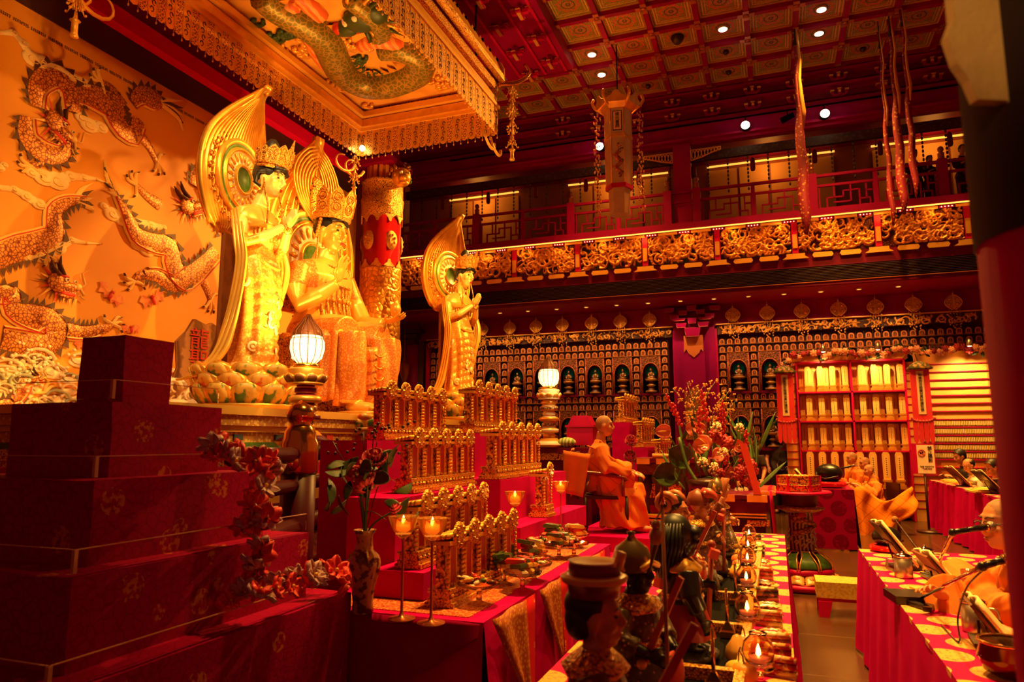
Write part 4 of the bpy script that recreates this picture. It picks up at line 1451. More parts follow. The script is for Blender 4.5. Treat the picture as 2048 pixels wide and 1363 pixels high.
M['statue_gold'] = mk('statue gold', (0.92, 0.55, 0.10), 0.33, 0.35, ('noise', 4, (0.9, 0.48, 0.07), 0.4, 0.65))
M['statue_skin'] = mk('pale gilt skin', (0.95, 0.66, 0.20), 0.38, 0.2)
M['robe_pattern'] = lattice_mat('patterned gilt robe', (0.9, 0.52, 0.1), (0.7, 0.28, 0.04), 45, 0.25, 0.5, 'vor')
M['petal_a'] = mk('painted green petal', (0.62, 0.36, 0.07), 0.4, 0, ('noise', 9, (0.06, 0.14, 0.03), 0.42, 0.5))
M['petal_b'] = mk('painted red petal', (0.66, 0.34, 0.06), 0.4, 0, ('noise', 9, (0.55, 0.06, 0.02), 0.42, 0.5))
M['post_red'] = mk('dark post lacquer', (0.07, 0.001, 0.012), 0.4, 0, None, None, 0.2)
M['hair_black'] = mk('black hair', (0.012, 0.01, 0.012), 0.45)
M['lip_red'] = mk('red lips', (0.55, 0.03, 0.01), 0.4)


def crown_obj(parent, X, s=1.0, tall=0.16, n=7):
	"""openwork crown: a band and a ring of pierced leaf plates"""
	b = MB()
	b.lathe([(0.088, 0.06), (0.1, 0.065), (0.1, 0.085), (0.09, 0.09)], 24, cap=False)
	for k in range(n):
		a = (k - (n - 1) / 2) * 2 * pi / (n + 3)
		h = tall * (1 - 0.08 * abs(k - (n - 1) / 2))
		c = Vector((cos(a) * 0.1, sin(a) * 0.1, 0.085))
		t = Vector((-sin(a), cos(a), 0))
		up = Vector((cos(a) * 0.12, sin(a) * 0.12, 1))
		b.prism([(-0.034, 0), (0.034, 0), (0.042, h * 0.45), (0.036, h * 0.72), (0.018, h * 0.88), (0, h * (1.0 + 0.3 * (k == (n - 1) / 2))), (-0.018, h * 0.88), (-0.036, h * 0.72), (-0.042, h * 0.45)], (c, t, up), 0.007)
		for q in range(3):
			cc = c + up * h * (0.22 + 0.25 * q) + Vector((cos(a), sin(a), 0)) * 0.01
			b.tube([cc + t * cos(w) * 0.017 + up * sin(w) * 0.02 for w in [z * pi / 4 for z in range(9)]], 0.004, 4, cap=False)
	b.xf(X)
	return b.obj('crown', 'gold_fine', parent)


def prayer_statue(name, label, loc, rz, s):
	t = thing(name, label, 'statue', loc, rz, 'golden attendant statues', s)
	b = MB()
	# body with clinging robe, weight on one leg; local height about 2.45
	spec = [(0.02, 0, 0.42, 0.24, 0.27), (0.02, 0.0, 0.5, 0.22, 0.25), (0.03, 0.01, 0.8, 0.18, 0.22), (0.05, 0.02, 1.05, 0.185, 0.235), (0.04, 0.02, 1.35, 0.2, 0.27), (0.02, 0.01, 1.52, 0.185, 0.25), (0.0, 0, 1.7, 0.15, 0.2), (0.0, 0, 1.86, 0.165, 0.235), (-0.01, 0, 1.98, 0.155, 0.27), (-0.01, 0, 2.07, 0.12, 0.22), (0.01, 0, 2.12, 0.09, 0.1), (0.05, 0, 2.24, 0.08, 0.08), (0.08, 0, 2.3, 0.08, 0.08)]
	rings(b, spec, 30, wob=lambda w, k: 0.0)
	hd = TR((0.12, 0, 2.42), ry=0.16, s=1.6)
	head_prims(b, hd, True)
	for a in (-1, 1):
		b.tube([(-0.02, a * 0.22, 2.02), (0.01, a * 0.3, 1.85), (0.06, a * 0.31, 1.66), (0.2, a * 0.2, 1.74), (0.33, a * 0.05, 1.88)], [0.085, 0.08, 0.066, 0.055, 0.04], 12)
		hand_prims(b, (0.335, a * 0.035, 1.9), (0.55, -a * 0.1, 0.8), (0, a, 0), 1.25, 0.05, 1 if a < 0 else -1, 0.02)
		b.ell((0.14, a * 0.1, 0.43), (0.15, 0.06, 0.045), 10)

	def fold(co, no):
		z = co[:, 2]
		an = np.arctan2(co[:, 1], co[:, 0] - 0.02)
		k = np.clip((1.62 - z) / 0.5, 0, 1) * np.clip((z - 0.45) / 0.1, 0, 1)
		sw = np.abs(np.sin(z * 26 - 3.2 * np.cos(an) * (1 + 0 * z)))
		front = np.clip(np.cos(an), 0, 1)
		return k * (0.022 * np.sin(an * 9 + z * 2.5 + np.sin(z * 4)) + 0.024 * front * sw)
	me = fused('body', b, 0.011, 'robe_pattern', 4, fold)
	# skin above the waist, patterned robe below, both on the one continuous body
	me.materials.clear()
	me.materials.append(M['statue_skin'])
	me.materials.append(M['robe_pattern'])
	n = len(me.polygons)
	cen = np.empty(n * 3)
	me.polygons.foreach_get('center', cen)
	cen = cen.reshape(-1, 3)
	mi = ((cen[:, 2] < 1.66 + 0.35 * np.abs(cen[:, 1]) * (cen[:, 2] < 1.75)) & (cen[:, 0] < 0.2)).astype(np.int32)
	mi[(cen[:, 2] < 1.5)] = 1
	mi[cen[:, 2] < 0.47] = 0
	me.polygons.foreach_set('material_index', mi)
	inst('body', me, t)
	fm = MB()
	face_marks(fm, hd)
	inst('face_paint', fm.mesh('face_paint', ['hair_black', 'lip_red']), t)
	hr = MB()
	hr.ell((-0.022, 0, 0.042), (0.104, 0.088, 0.1), 16)
	hr.tube([(0.07, -0.07, 0.055), (0.088, 0, 0.078), (0.07, 0.07, 0.055)], 0.02, 8)
	hr.ell((-0.03, 0, 0.19), (0.055, 0.05, 0.09), 12)
	for a in (-1, 1):
		hr.tube([(0.02, a * 0.088, 0.03), (-0.03, a * 0.094, 0.02), (-0.04, a * 0.09, -0.05), (0.0, a * 0.085, -0.07)], [0.014, 0.016, 0.015, 0.01], 6)
	hr.xf(hd)
	inst('hair', hr.mesh('hair', 'hair_black'), t)
	crown_obj(t, hd, tall=0.15, n=9)
	# shoulder cape, necklace and long scarf
	cp = MB()
	rings(cp, [(0, 0, 1.86, 0.2, 0.33), (-0.01, 0, 1.95, 0.19, 0.345), (-0.01, 0, 2.03, 0.165, 0.3), (0, 0, 2.09, 0.125, 0.22), (0, 0, 2.12, 0.09, 0.13)], 30, wob=lambda w, k: -0.02 if cos(w) > 0.75 else 0)
	inst('shoulder_cape', cp.mesh('shoulder_cape', 'statue_gold'), t)
	nk = MB()
	for k in range(30):
		w = -1.25 + 2.5 * k / 29
		nk.ell((0.02 + 0.16 * cos(w), 0.21 * sin(w), 1.98 - 0.07 * cos(w) ** 2), 0.016, 6, k=4)
		if k % 3 == 0:
			nk.tube([(0.03 + 0.16 * cos(w), 0.2 * sin(w), 1.92 - 0.05 * cos(w)), (0.04 + 0.16 * cos(w), 0.19 * sin(w), 1.8 - 0.08 * cos(w))], [0.008, 0.014], 5)
	for a in (-1, 1):
		nk.tube([(0.335, a * 0.035, 1.87), (0.33, a * 0.05, 1.875)], 0.05, 10)
		nk.tube([(0.13, a * 0.13, 2.4), (0.2, a * 0.14, 2.1), (0.2, a * 0.14, 1.9)], 0.009, 5)
	inst('jewellery', nk.mesh('jewellery', 'gold_fine'), t)
	for a in (-1, 1):
		sc_ = MB()
		pth = crom([(-0.05, a * 0.28, 2.02), (0.06, a * 0.36, 1.7), (0.1, a * 0.36, 1.45), (0.04, a * 0.33, 1.1), (-0.04, a * 0.32, 0.8), (-0.12, a * 0.34, 0.55), (-0.3, a * 0.4, 0.34), (-0.42, a * 0.42, 0.3)], 5)

		def sf(u, v, pth=pth, a=a):
			p = pth[int(round(v * (len(pth) - 1)))]
			w = 0.045 + 0.06 * v
			return (p[0] + (u - 0.5) * 2 * w, p[1] + a * (0.02 + 0.025 * sin(u * 19 + v * 5)), p[2] + (u - 0.5) * 0.04)
		sc_.sheet(sf, 18, len(pth) - 1, 0.012)
		inst('scarf', sc_.mesh('scarf', 'statue_gold'), t)
	ap = MB()
	for k in range(6):
		z = 1.52 - k * 0.13
		ap.tube([(0.19 + 0.03 * cos(w) - 0.004 * k, 0.17 * sin(w), z - 0.06 * cos(w)) for w in [-1.4 + 2.8 * q / 10 for q in range(11)]], [0.006 + 0.010 * sin(pi * q / 10) for q in range(11)], 6)
	inst('robe_swags', ap.mesh('robe_swags', 'statue_gold'), t)
	rd = random.Random(5)
	me2 = MB().lathe([(0.0, 0.012), (0.05, 0.012), (0.055, 0.006), (0.055, 0.0)], 14, cap=False).lathe([(0.02, 0.02), (0.03, 0.02), (0.033, 0.012)], 12, cap=False, m=1).mesh('robe_medallion', [mk('pale medallion', (0.9, 0.75, 0.42), 0.5), 'gold_plain'])
	for k in range(16):
		w = rd.uniform(-1.9, 1.9)
		z = 0.6 + 0.85 * ((k * 0.618) % 1)
		rx, ry = (0.205, 0.25)
		c = cos(w), sin(w)
		inst('robe_medallion', me2, t, (0.03 + rx * c[0], 0.01 + ry * c[1], z), Euler((0, pi / 2 * 0.97, atan2(c[1] * rx, c[0] * ry))))
	flame_halo(t, (-0.34, 0.08, 1.84), 1.22, 1.68, 0.05, ribs=44, cz=0.38)
	inst('back_board', MB().box((-0.32, 0.0, 1.1), (0.05, 0.2, 1.5)).mesh('back_board', 'brown_wood'), t)
	lotus('lotus_throne', t, 0.56, 0.42, (0, 0, 0), 12, 3)
	return t


A1 = prayer_statue('attendant_statue', 'tall golden standing statue with praying hands, nearer of the two', (-5.6, 6.5, 1.93), radians(8), 1.12)
A2 = copy_tree(A1, None, loc=(-5.6, 12.15, 1.96), rz=radians(-14), label='golden standing statue with praying hands beyond the red column', scale=1.14)
pd = thing('statue_pedestal', 'carved gilded pedestal under the far standing statue', 'pedestal', (-5.6, 12.15, 0))
for z0, z1, r, mt in ((0.0, 1.2, 0.75, 'red_dark'), (1.2, 1.45, 0.85, 'gold_carved'), (1.45, 1.7, 0.7, 'key_gold'), (1.7, 1.82, 0.8, 'gold_plain'), (1.82, 1.94, 0.66, 'key_gold')):
	inst('tier', MB().box((0, 0, (z0 + z1) / 2), (r * 1.7, r * 1.7, z1 - z0)).mesh('tier', mt), pd)


# ---- seated central figure
def seated_statue():
	t = thing('seated_statue', 'large golden seated statue with tall crown and raised hand', 'statue', (-5.75, 8.08, 1.95), radians(-4), None, 1.19)
	b = MB()
	rings(b, [(-0.05, 0, 0.78, 0.34, 0.46), (-0.04, 0, 0.95, 0.32, 0.43), (-0.03, 0, 1.15, 0.25, 0.34), (-0.02, 0, 1.35, 0.26, 0.37), (-0.03, 0, 1.55, 0.26, 0.44), (-0.04, 0, 1.7, 0.2, 0.4), (-0.03, 0, 1.77, 0.13, 0.17), (-0.01, 0, 1.9, 0.115, 0.115)], 30)
	hd = TR((0.05, 0, 2.1), ry=0.1, s=1.92)
	head_prims(b, hd, True)
	for a in (-1, 1):
		b.tube([(-0.02, a * 0.22, 0.82), (0.35, a * 0.3, 0.86), (0.6, a * 0.33, 0.84)], [0.24, 0.22, 0.19], 14)
		b.tube([(0.6, a * 0.33, 0.84), (0.64, a * 0.31, 0.5), (0.62, a * 0.28, 0.1)], [0.19, 0.17, 0.14], 14)
		b.ell((0.76, a * 0.28, 0.05), (0.2, 0.085, 0.06), 12)
		for k in range(5):
			b.ell((0.94, a * 0.28 + (k - 2) * 0.03, 0.035), (0.035, 0.017, 0.024), 6)
	# right arm (towards the viewer, -y) raised with open palm; left arm laid on the knee
	b.tube([(-0.03, -0.4, 1.62), (0.02, -0.52, 1.35), (0.1, -0.52, 1.16), (0.3, -0.42, 1.28), (0.42, -0.32, 1.4)], [0.12, 0.115, 0.1, 0.085, 0.06], 12)
	hand_prims(b, (0.43, -0.31, 1.42), (0.2, 0.05, 1), (-1, 0, 0.1), 1.9, 0.35, -1, 0.1)
	b.tube([(-0.03, 0.4, 1.62), (0.05, 0.52, 1.32), (0.2, 0.5, 1.1), (0.45, 0.4, 1.05), (0.58, 0.36, 1.06)], [0.12, 0.11, 0.1, 0.08, 0.06], 12)
	hand_prims(b, (0.6, 0.36, 1.07), (1, -0.1, 0.1), (0, 0, -1), 1.8, 0.35, 1, 0.08)

	def fold(co, no):
		z, x, y = co[:, 2], co[:, 0], co[:, 1]
		k = np.clip((0.95 - z) / 0.2, 0, 1) * np.clip((z - 0.12) / 0.1, 0, 1)
		return k * (0.018 * np.sin(np.abs(y) * 40 + z * 4) * (x > 0.2) + 0.012 * np.sin(x * 30 + z * 6) * (x <= 0.45))
	me = fused('body', b, 0.013, 'statue_gold', 4, fold)
	me.materials.clear()
	M['robe_dots'] = lattice_mat('gilt robe with red lattice', (0.93, 0.45, 0.075), (0.72, 0.2, 0.03), 55, 0.3, 0.5, 'vor')
	for q in ('statue_gold', 'robe_dots'):
		me.materials.append(M[q])
	n = len(me.polygons)
	cen = np.empty(n * 3)
	me.polygons.foreach_get('center', cen)
	cen = cen.reshape(-1, 3)
	mi = ((cen[:, 2] > 0.12) & (cen[:, 2] < 1.0) | (np.abs(cen[:, 1]) > 0.3) & (cen[:, 2] > 1.38) & (cen[:, 0] < 0.2)).astype(np.int32)
	mi[(cen[:, 0] > 0.55) & (cen[:, 2] > 1.0)] = 0
	me.polygons.foreach_set('material_index', mi)
	inst('body', me, t)
	fm = MB()
	face_marks(fm, hd)
	inst('face_paint', fm.mesh('face_paint', ['hair_black', 'lip_red']), t)
	hr = MB()
	hr.ell((-0.02, 0, 0.04), (0.1, 0.083, 0.1), 16)
	hr.tube([(0.06, -0.076, 0.06), (0.088, 0, 0.088), (0.06, 0.076, 0.06)], 0.013, 8)
	hr.xf(hd)
	inst('hair', hr.mesh('hair', 'hair_black'), t)
	# tall five-panel crown
	cr = MB()
	cr.lathe([(0.095, 0.075), (0.112, 0.08), (0.115, 0.11), (0.1, 0.115)], 24, cap=False)
	for k in range(5):
		a = (k - 2) * 0.72
		c = Vector((cos(a) * 0.105, sin(a) * 0.105, 0.1))
		tt = Vector((-sin(a), cos(a), 0))
		up = Vector((cos(a) * 0.1, sin(a) * 0.1, 1))
		cr.prism([(-0.04, 0), (0.04, 0), (0.046, 0.1), (0.02, 0.145), (0, 0.165), (-0.02, 0.145), (-0.046, 0.1)], (c, tt, up), 0.008)
		for q in range(2):
			cc = c + up * (0.04 + 0.06 * q) + Vector((cos(a), sin(a), 0)) * 0.012
			for r in (0.03, 0.016):
				cr.tube([cc + tt * cos(w) * r + up * sin(w) * r for w in [z * pi / 5 for z in range(11)]], 0.004, 4, cap=False)
	for a in (-1, 1):
		for k in range(6):
			cr.ell((0.0, a * (0.1 + 0.004 * k), 0.06 - 0.02 * k), (0.012, 0.012, 0.014), 6, k=4)
		cr.tube([(0.0, a * 0.105, 0.0), (0.01, a * 0.11, -0.15), (0.03, a * 0.12, -0.32)], 0.007, 5)
	cr.xf(hd)
	inst('crown', cr.mesh('crown', 'gold_fine'), t)
	nk = MB()
	for r_, z_, nn in ((0.2, 1.72, 26), (0.24, 1.62, 30), (0.27, 1.5, 30)):
		for k in range(nn):
			w = -1.3 + 2.6 * k / (nn - 1)
			nk.ell((-0.01 + r_ * cos(w), r_ * 1.15 * sin(w), z_ - 0.06 * cos(w)), 0.016, 6, k=4)
	for k in range(9):
		w = -1.0 + 2.0 * k / 8
		nk.tube([(0.0 + 0.25 * cos(w), 0.3 * sin(w), 1.42), (0.02 + 0.25 * cos(w), 0.28 * sin(w), 1.2), (0.04 + 0.28 * cos(w), 0.3 * sin(w), 1.02)], [0.014, 0.02, 0.012], 6)
		nk.ell((0.02 + 0.26 * cos(w), 0.3 * sin(w), 1.27), (0.02, 0.035, 0.035), 8, k=5)
	inst('jewellery', nk.mesh('jewellery', 'gold_fine'), t)
	# robe hanging between and beside the knees
	rb = MB()

	def rf(u, v):
		y = -0.46 + 0.92 * u
		x = 0.66 + 0.05 * cos(y * 14) - 0.02 * v + 0.03 * sin(u * 40)
		return (x - 0.16 * abs(u - 0.5) * 2, y, 0.72 - 0.66 * v)
	rb.sheet(rf, 40, 10, 0.02)
	for a in (-1, 1):
		rb.sheet(lambda u, v, a=a: (-0.3 + 0.92 * u, a * (0.5 + 0.03 * sin(u * 34) + 0.03 * v), 0.86 - 0.84 * v + 0.1 * u * v), 34, 10, 0.02)
	inst('robe_skirt', rb.mesh('robe_skirt', 'robe_dots'), t)
	sg = MB()
	for k in range(5):
		for a in ():
			sg.tube([(0.84 + 0.01 * cos(w), a * 0.31 + 0.16 * sin(w), 0.62 - 0.12 * k - 0.06 * cos(w)) for w in [-1.4 + 2.8 * q / 8 for q in range(9)]], [0.004 + 0.01 * sin(pi * q / 8) for q in range(9)], 5)
		sg.tube([(0.78, 0.08 * sin(w), 0.66 - 0.13 * k - 0.05 * cos(w)) for w in [-1.4 + 2.8 * q / 8 for q in range(9)]], 0.012, 5)
	inst('pendant_chains', sg.mesh('pendant_chains', 'gold_fine'), t)
	inst('small_vessel', MB().lathe([(0.02, 0), (0.05, 0.03), (0.065, 0.09), (0.05, 0.15), (0.02, 0.18), (0.03, 0.2)], 16).mesh('small_vessel', 'gold'), t, (0.74, 0.36, 1.11))
	# high flame shaped back with head and body medallions
	h = flame_halo(t, (-0.5, 0.25, 1.2), 1.75, 2.25, 0.07, ribs=34, disc=True, cz=0.30, bd=0.03)
	in_ = MB()
	for k in range(7):
		for a in (-1, 1):
			in_.tube([(0.11, a * (0.42 - 0.05 * k) * (sin(pi * q / 10) ** 0.7) * (1 if q < 10 else 0.2), 1.15 + 0.03 * k + (1.0 - 0.075 * k) * q / 10) for q in range(11)], 0.016, 5)
	inst('inner_flames', in_.mesh('inner_flames', 'gold'), h)
	inst('image_medallion', MB().ell((0.12, 0, 1.45), (0.05, 0.14, 0.3), 14).mesh('image_medallion', 'gold_carved'), h)
	inst('green_boss', MB().ell((0.16, 0, 1.16), (0.03, 0.09, 0.05), 12).mesh('green_boss', 'green'), h)
	# throne block with dotted rosettes, lotus under the feet
	th = MB().box((-0.15, 0, 0.38), (0.95, 1.1, 0.76)).box((-0.15, 0, 0.78), (1.0, 1.16, 0.06))
	th = th.obj('throne', 'gold_carved', t)
	lotus('foot_lotus', t, 0.52, 0.2, (0.72, 0, -0.19), 14, 2)
	return t


BUD = seated_statue()
# framed dragon picture between the statues
fp = thing('framed_panel', 'painted dragon panel in a dark frame between the golden statues', 'picture', (-6.3, 7.62, 1.93), radians(28))
MB().box((0, 0, 0.48), (0.06, 0.62, 0.98)).obj('frame', 'dark_wood', fp)
MB().box((0.035, 0, 0.48), (0.02, 0.5, 0.86)).obj('picture', mk('painted dragon panel', (0.06, 0.03, 0.015), 0.5, 0, ('noise', 11, (0.7, 0.12, 0.02), 0.52, 0.6)), fp)
pcoil = Brush()
pcoil.stroke([(-0.12, 0.25, 0.05), (0.1, 0.32, 0.06), (0.12, 0.48, 0.06), (-0.08, 0.54, 0.055), (-0.08, 0.68, 0.05), (0.08, 0.74, 0.03)], 0, 0.02)
pcoil.dragon_head(0.08, 0.76, 0.09)
pcoil.obj('picture_dragon', BM, fp, (0.045, 0, 0))

# ================================================================ CANOPY
CX0, CX1, CY0, CY1 = -7.13, -4.34, 5.0, 10.95
CZ = 6.88
can = thing('hanging_canopy', 'large gilded canopy with pierced valance and painted dragon ceiling', 'canopy', ((CX0 + CX1) / 2, (CY0 + CY1) / 2, CZ))
CO = Vector(((CX0 + CX1) / 2, (CY0 + CY1) / 2, CZ))
M['filigree'] = lattice_mat('pierced gilt filigree', (0.86, 0.40, 0.06), (0.13, 0.015, 0.008), 34, 0.10, 0.2, 'edge')
sw = 0.138


def slat(kind):
	b = MB()
	h = 0.5
	poly = [(-sw / 2, h), (sw / 2, h), (sw / 2, 0.07), (sw * 0.36, 0.02), (0, 0), (-sw * 0.36, 0.02), (-sw / 2, 0.07)]
	b.prism(poly, ((0, -0.006, 0), (1, 0, 0), (0, 0, 1)), -0.012, kind)
	if kind == 0:
		for f in (-0.008, 0.008):
			for k in range(4):
				s = 1 if k % 2 else -1
				b.tube([(s * (0.012 + 0.026 * cos(t)), f, 0.1 + 0.095 * k + 0.036 * sin(t)) for t in [q * 0.75 for q in range(8)]], [0.009 - 0.0006 * q for q in range(8)], 4, 3, cap=False)
	for a in (-1, 1):
		b.box((a * (sw / 2 - 0.006), 0, h / 2 + 0.03), (0.01, 0.022, h - 0.08), 2)
	b.cyl((sw / 2, 0, 0.06), (sw / 2, 0, -0.03), 0.004, n=4, m=2).ell((sw / 2, 0, -0.045), (0.013, 0.013, 0.02), 6, 2, k=4)
	return b.mesh('valance_slat', ['gold', 'filigree', 'gold_plain', 'dark_wood'])


slm = [slat(0), slat(1)]


def valance(p0, p1):
	p0, p1 = Vector(p0), Vector(p1)
	L = (p1 - p0).length
	n = round(L / sw)
	a = atan2(p1.y - p0.y, p1.x - p0.x)
	for i in range(n):
		p = p0 + (p1 - p0) * ((i + 0.5) / n) - CO
		inst('valance_slat', slm[i % 2], can, p, a)


valance((CX0, CY0, CZ), (CX0, CY1, CZ))
valance((CX1, CY1, CZ), (CX1, CY0, CZ))
valance((CX0, CY1, CZ), (CX1, CY1, CZ))
valance((CX1, CY0, CZ), (CX0, CY0, CZ))


def frame_ring(name, x0, x1, y0, y1, z, w, h, mat):
	for (cx, cy, dx, dy) in (((x0 + x1) / 2, y0, x1 - x0 + w, w), ((x0 + x1) / 2, y1, x1 - x0 + w, w), (x0, (y0 + y1) / 2, w, y1 - y0 - w), (x1, (y0 + y1) / 2, w, y1 - y0 - w)):
		inst(name, MB().box((0, 0, 0), (dx, dy, h)).mesh(name, mat), can, Vector((cx, cy, z)) - CO)


frame_ring('frame_rail', CX0, CX1, CY0, CY1, CZ + 0.52, 0.07, 0.06, 'gold_plain')
frame_ring('frame_rail', CX0 + 0.05, CX1 - 0.05, CY0 + 0.05, CY1 - 0.05, CZ + 0.62, 0.09, 0.14, 'gold')
frame_ring('frame_rail', CX0 + 0.12, CX1 - 0.12, CY0 + 0.12, CY1 - 0.12, CZ + 0.76, 0.1, 0.1, 'gold_plain')
frame_ring('fret_rail', CX0 + 0.02, CX1 - 0.02, CY0 + 0.02, CY1 - 0.02, CZ + 0.88, 0.06, 0.16, 'filigree')
BZ = CZ + 0.9
board = inst('painted_board', MB().box((0, 0, 0), (CX1 - CX0 - 0.2, CY1 - CY0 - 0.2, 0.04)).mesh('painted_board', mk('gilded ceiling board', (0.84, 0.42, 0.07), 0.45, 0.25, ('noise', 3, (0.7, 0.3, 0.05), 0.4, 0.7))), can, Vector(((CX0 + CX1) / 2, (CY0 + CY1) / 2, BZ)) - CO)
M['green_scale'] = lattice_mat('green gold dragon scales', (0.42, 0.24, 0.05), (0.16, 0.13, 0.02), 13, 0.03, 0.14)
M['belly_red'] = mk('red belly plates', (0.72, 0.12, 0.03), 0.5, 0, ('wave', 3, (0.8, 0.3, 0.08), 0.45, 0.6))
dr = MB()
OB = Vector(((CX0 + CX1) / 2, (CY0 + CY1) / 2, BZ))


def bp(lst, z=BZ - 0.03):
	return [tuple(atz(u, v, z) - OB) for u, v in lst]


def belly_tube(px, rads, m=0):
	c = crom([(*p, r) for p, r in zip(bp(px), rads)], 5)
	dr.tube([tuple(q[:3]) for q in c], [q[3] for q in c], 10, m)
	return c


body = belly_tube([(520, -10), (560, 18), (605, 40), (650, 72), (668, 108), (690, 142), (735, 162), (790, 158), (835, 138), (838, 112), (800, 98), (760, 104)], [0.2, 0.24, 0.27, 0.28, 0.28, 0.29, 0.3, 0.3, 0.28, 0.25, 0.2, 0.14])
belly_tube([(575, 2), (602, 40), (622, 72), (636, 104), (656, 132), (682, 156)], [0.12, 0.15, 0.15, 0.14, 0.12, 0.06], 1)
belly_tube([(600, 0), (640, 30), (625, 12), (590, -8)], [0.1, 0.12, 0.12, 0.08], 1)
belly_tube([(720, 92), (752, 80), (790, 86), (828, 104)], [0.1, 0.13, 0.12, 0.05], 1)
belly_tube([(700, -5), (740, 25), (765, 60), (745, 82)], [0.16, 0.18, 0.16, 0.1])
for i in range(0, len(body) - 3, 2):
	a, q = Vector(body[i][:3]), Vector(body[i + 2][:3])
	d = (q - a)
	nr = Vector((-d.y, d.x, 0)).normalized() * -1
	r = body[i][3]
	dr.add([a + nr * r * 0.8 + Vector((0, 0, -0.06)), q + nr * r * 0.8 + Vector((0, 0, -0.06)), (a + q) / 2 + nr * (r + 0.14) + Vector((0, 0, -0.04))], [(0, 1, 2)], 2)
dr.obj('ceiling_dragon', ['green_scale', 'belly_red', 'gold'], board)
hdg = MB()
hc = Vector(bp([(722, 34)])[0])
for (dx, dy, r, m) in ((0, 0, (0.3, 0.24, 0.14), 0), (-0.3, 0.1, (0.24, 0.14, 0.12), 0), (0.25, -0.05, (0.22, 0.2, 0.12), 0), (-0.42, 0.06, (0.1, 0.1, 0.1), 1), (-0.15, 0.16, (0.2, 0.06, 0.09), 1), (0.0, -0.16, (0.07, 0.06, 0.12), 2), (-0.2, -0.1, (0.06, 0.05, 0.12), 2)):
	hdg.ell(hc + Vector((dx, dy, -0.05)), r, 12, m)
for k in range(14):
	a = -1.4 + k * 0.25
	p = hc + Vector((cos(a) * 0.3, sin(a) * 0.3, -0.03))
	hdg.tube([p, p + Vector((cos(a) * 0.2, sin(a) * 0.2, -0.05)), p + Vector((cos(a + 0.3) * 0.42, sin(a + 0.3) * 0.42, 0))], [0.05, 0.03, 0.004], 5, 0 if k % 2 else 3)
hdg.obj('dragon_head', [mk('dark green dragon head', (0.03, 0.05, 0.012), 0.45), 'lip_red', 'white', 'gold'], board)
for u, v, k, mt in ((562, 50, 0.3, 0), (598, 92, 0.24, 1), (735, 128, 0.26, 0), (698, 86, 0.22, 1), (742, 40, 0.2, 0), (690, 166, 0.24, 1), (880, 160, 0.2, 1), (640, 200, 0.3, 0), (765, 210, 0.28, 1), (545, 98, 0.2, 1)):
	cl = MB()
	c0 = Vector(bp([(u, v)])[0])
	rr = random.Random(u)
	for q in range(9):
		p = c0 + Vector((rr.uniform(-k, k), rr.uniform(-k, k), 0))
		cl.tube([p + Vector((cos(t) * k * 0.4 * (1 - t / 8), sin(t) * k * 0.4 * (1 - t / 8), -0.03)) for t in [z * 0.8 for z in range(8)]], 0.035, 5)
	cl.obj('cloud_scroll', ['leaf_dark', 'gold'][mt], board)
# scalloped crown round the top edge
scal = MB()
scal.prism([(-0.17, 0), (0.17, 0), (0.18, 0.18), (0.14, 0.28), (0.06, 0.33), (0, 0.4), (-0.06, 0.33), (-0.14, 0.28), (-0.18, 0.18)], ((0, 0, 0), (1, 0, 0), (0, 0.35, 1)), 0.02)
scal.tube([(0.07 * cos(t), 0.05 + 0.025, 0.17 + 0.07 * sin(t)) for t in [q * pi / 5 for q in range(11)]], 0.012, 5, cap=False)
scal.cyl((0, 0.1, 0.31), (0, 0.06, 0.31), 0.03, n=8, m=1)
sca_me = scal.mesh('crown_leaf', ['gold', 'black'])


def crown_side(p0, p1):
	p0, p1 = Vector(p0), Vector(p1)
	L = (p1 - p0).length
	n = round(L / 0.34)
	a = atan2(p1.y - p0.y, p1.x - p0.x)
	for i in range(n):
		inst('crown_leaf', sca_me, can, p0 + (p1 - p0) * ((i + 0.5) / n) - CO, a)
	q = MB().box((L / 2, 0, -0.05), (L, 0.1, 0.1))
	inst('crown_base', q.mesh('crown_base', 'gold_carved'), can, p0 - CO, a)


Zc = CZ + 1.06
crown_side((CX1 + 0.1, CY0, Zc), (CX1 + 0.1, CY1 + 0.1, Zc))
crown_side((CX0 - 0.1, CY1 + 0.1, Zc), (CX0 - 0.1, CY0, Zc))
crown_side((CX1 + 0.1, CY1 + 0.1, Zc), (CX0 - 0.1, CY1 + 0.1, Zc))
hk = MB()
for sx, x in ((-1, CX0), (1, CX1)):
	for sy, y in ((-1, CY0), (1, CY1)):
		c = Vector((x, y, CZ + 0.95)) - CO
		pth = crom([c, c + Vector((sx * 0.3, sy * 0.15, 0.05)), c + Vector((sx * 0.5, sy * 0.28, 0.25)), c + Vector((sx * 0.42, sy * 0.24, 0.42))], 5)
		inst('corner_hook', MB().tube(pth, [0.07 - 0.0032 * k for k in range(len(pth))], 8).mesh('corner_hook', 'brass'), can)
		for q in range(2):
			d = Vector((sx * 0.0, -sy * 0.25 * q, 0))
			cc = Vector((x, y - sy * (0.1 + 0.3 * q), CZ - 0.02)) - CO
			p2 = [cc + Vector((sx * 0.06 * sin(t * 0.8), sy * (0.36 - 0.06 * t) * cos(t) - sy * 0.1, -0.2 - (0.3 - 0.05 * t) * sin(t) * 0.8)) for t in [k * 0.45 for k in range(11)]]
			inst('scroll_bracket', MB().tube(p2, [0.03 - 0.0018 * k for k in range(11)], 6).mesh('scroll_bracket', 'gold_plain'), can)
# suspension rods up to the soffit
for x in (CX0 + 0.2, CX1 - 0.2):
	for y in (CY0 + 0.5, CY1 - 0.5):
		inst('suspension_rod', MB().cyl((0, 0, 0), (0, 0, 9.2 - BZ), 0.02, n=6).mesh('suspension_rod', 'dark_wood'), can, Vector((x, y, BZ)) - CO)


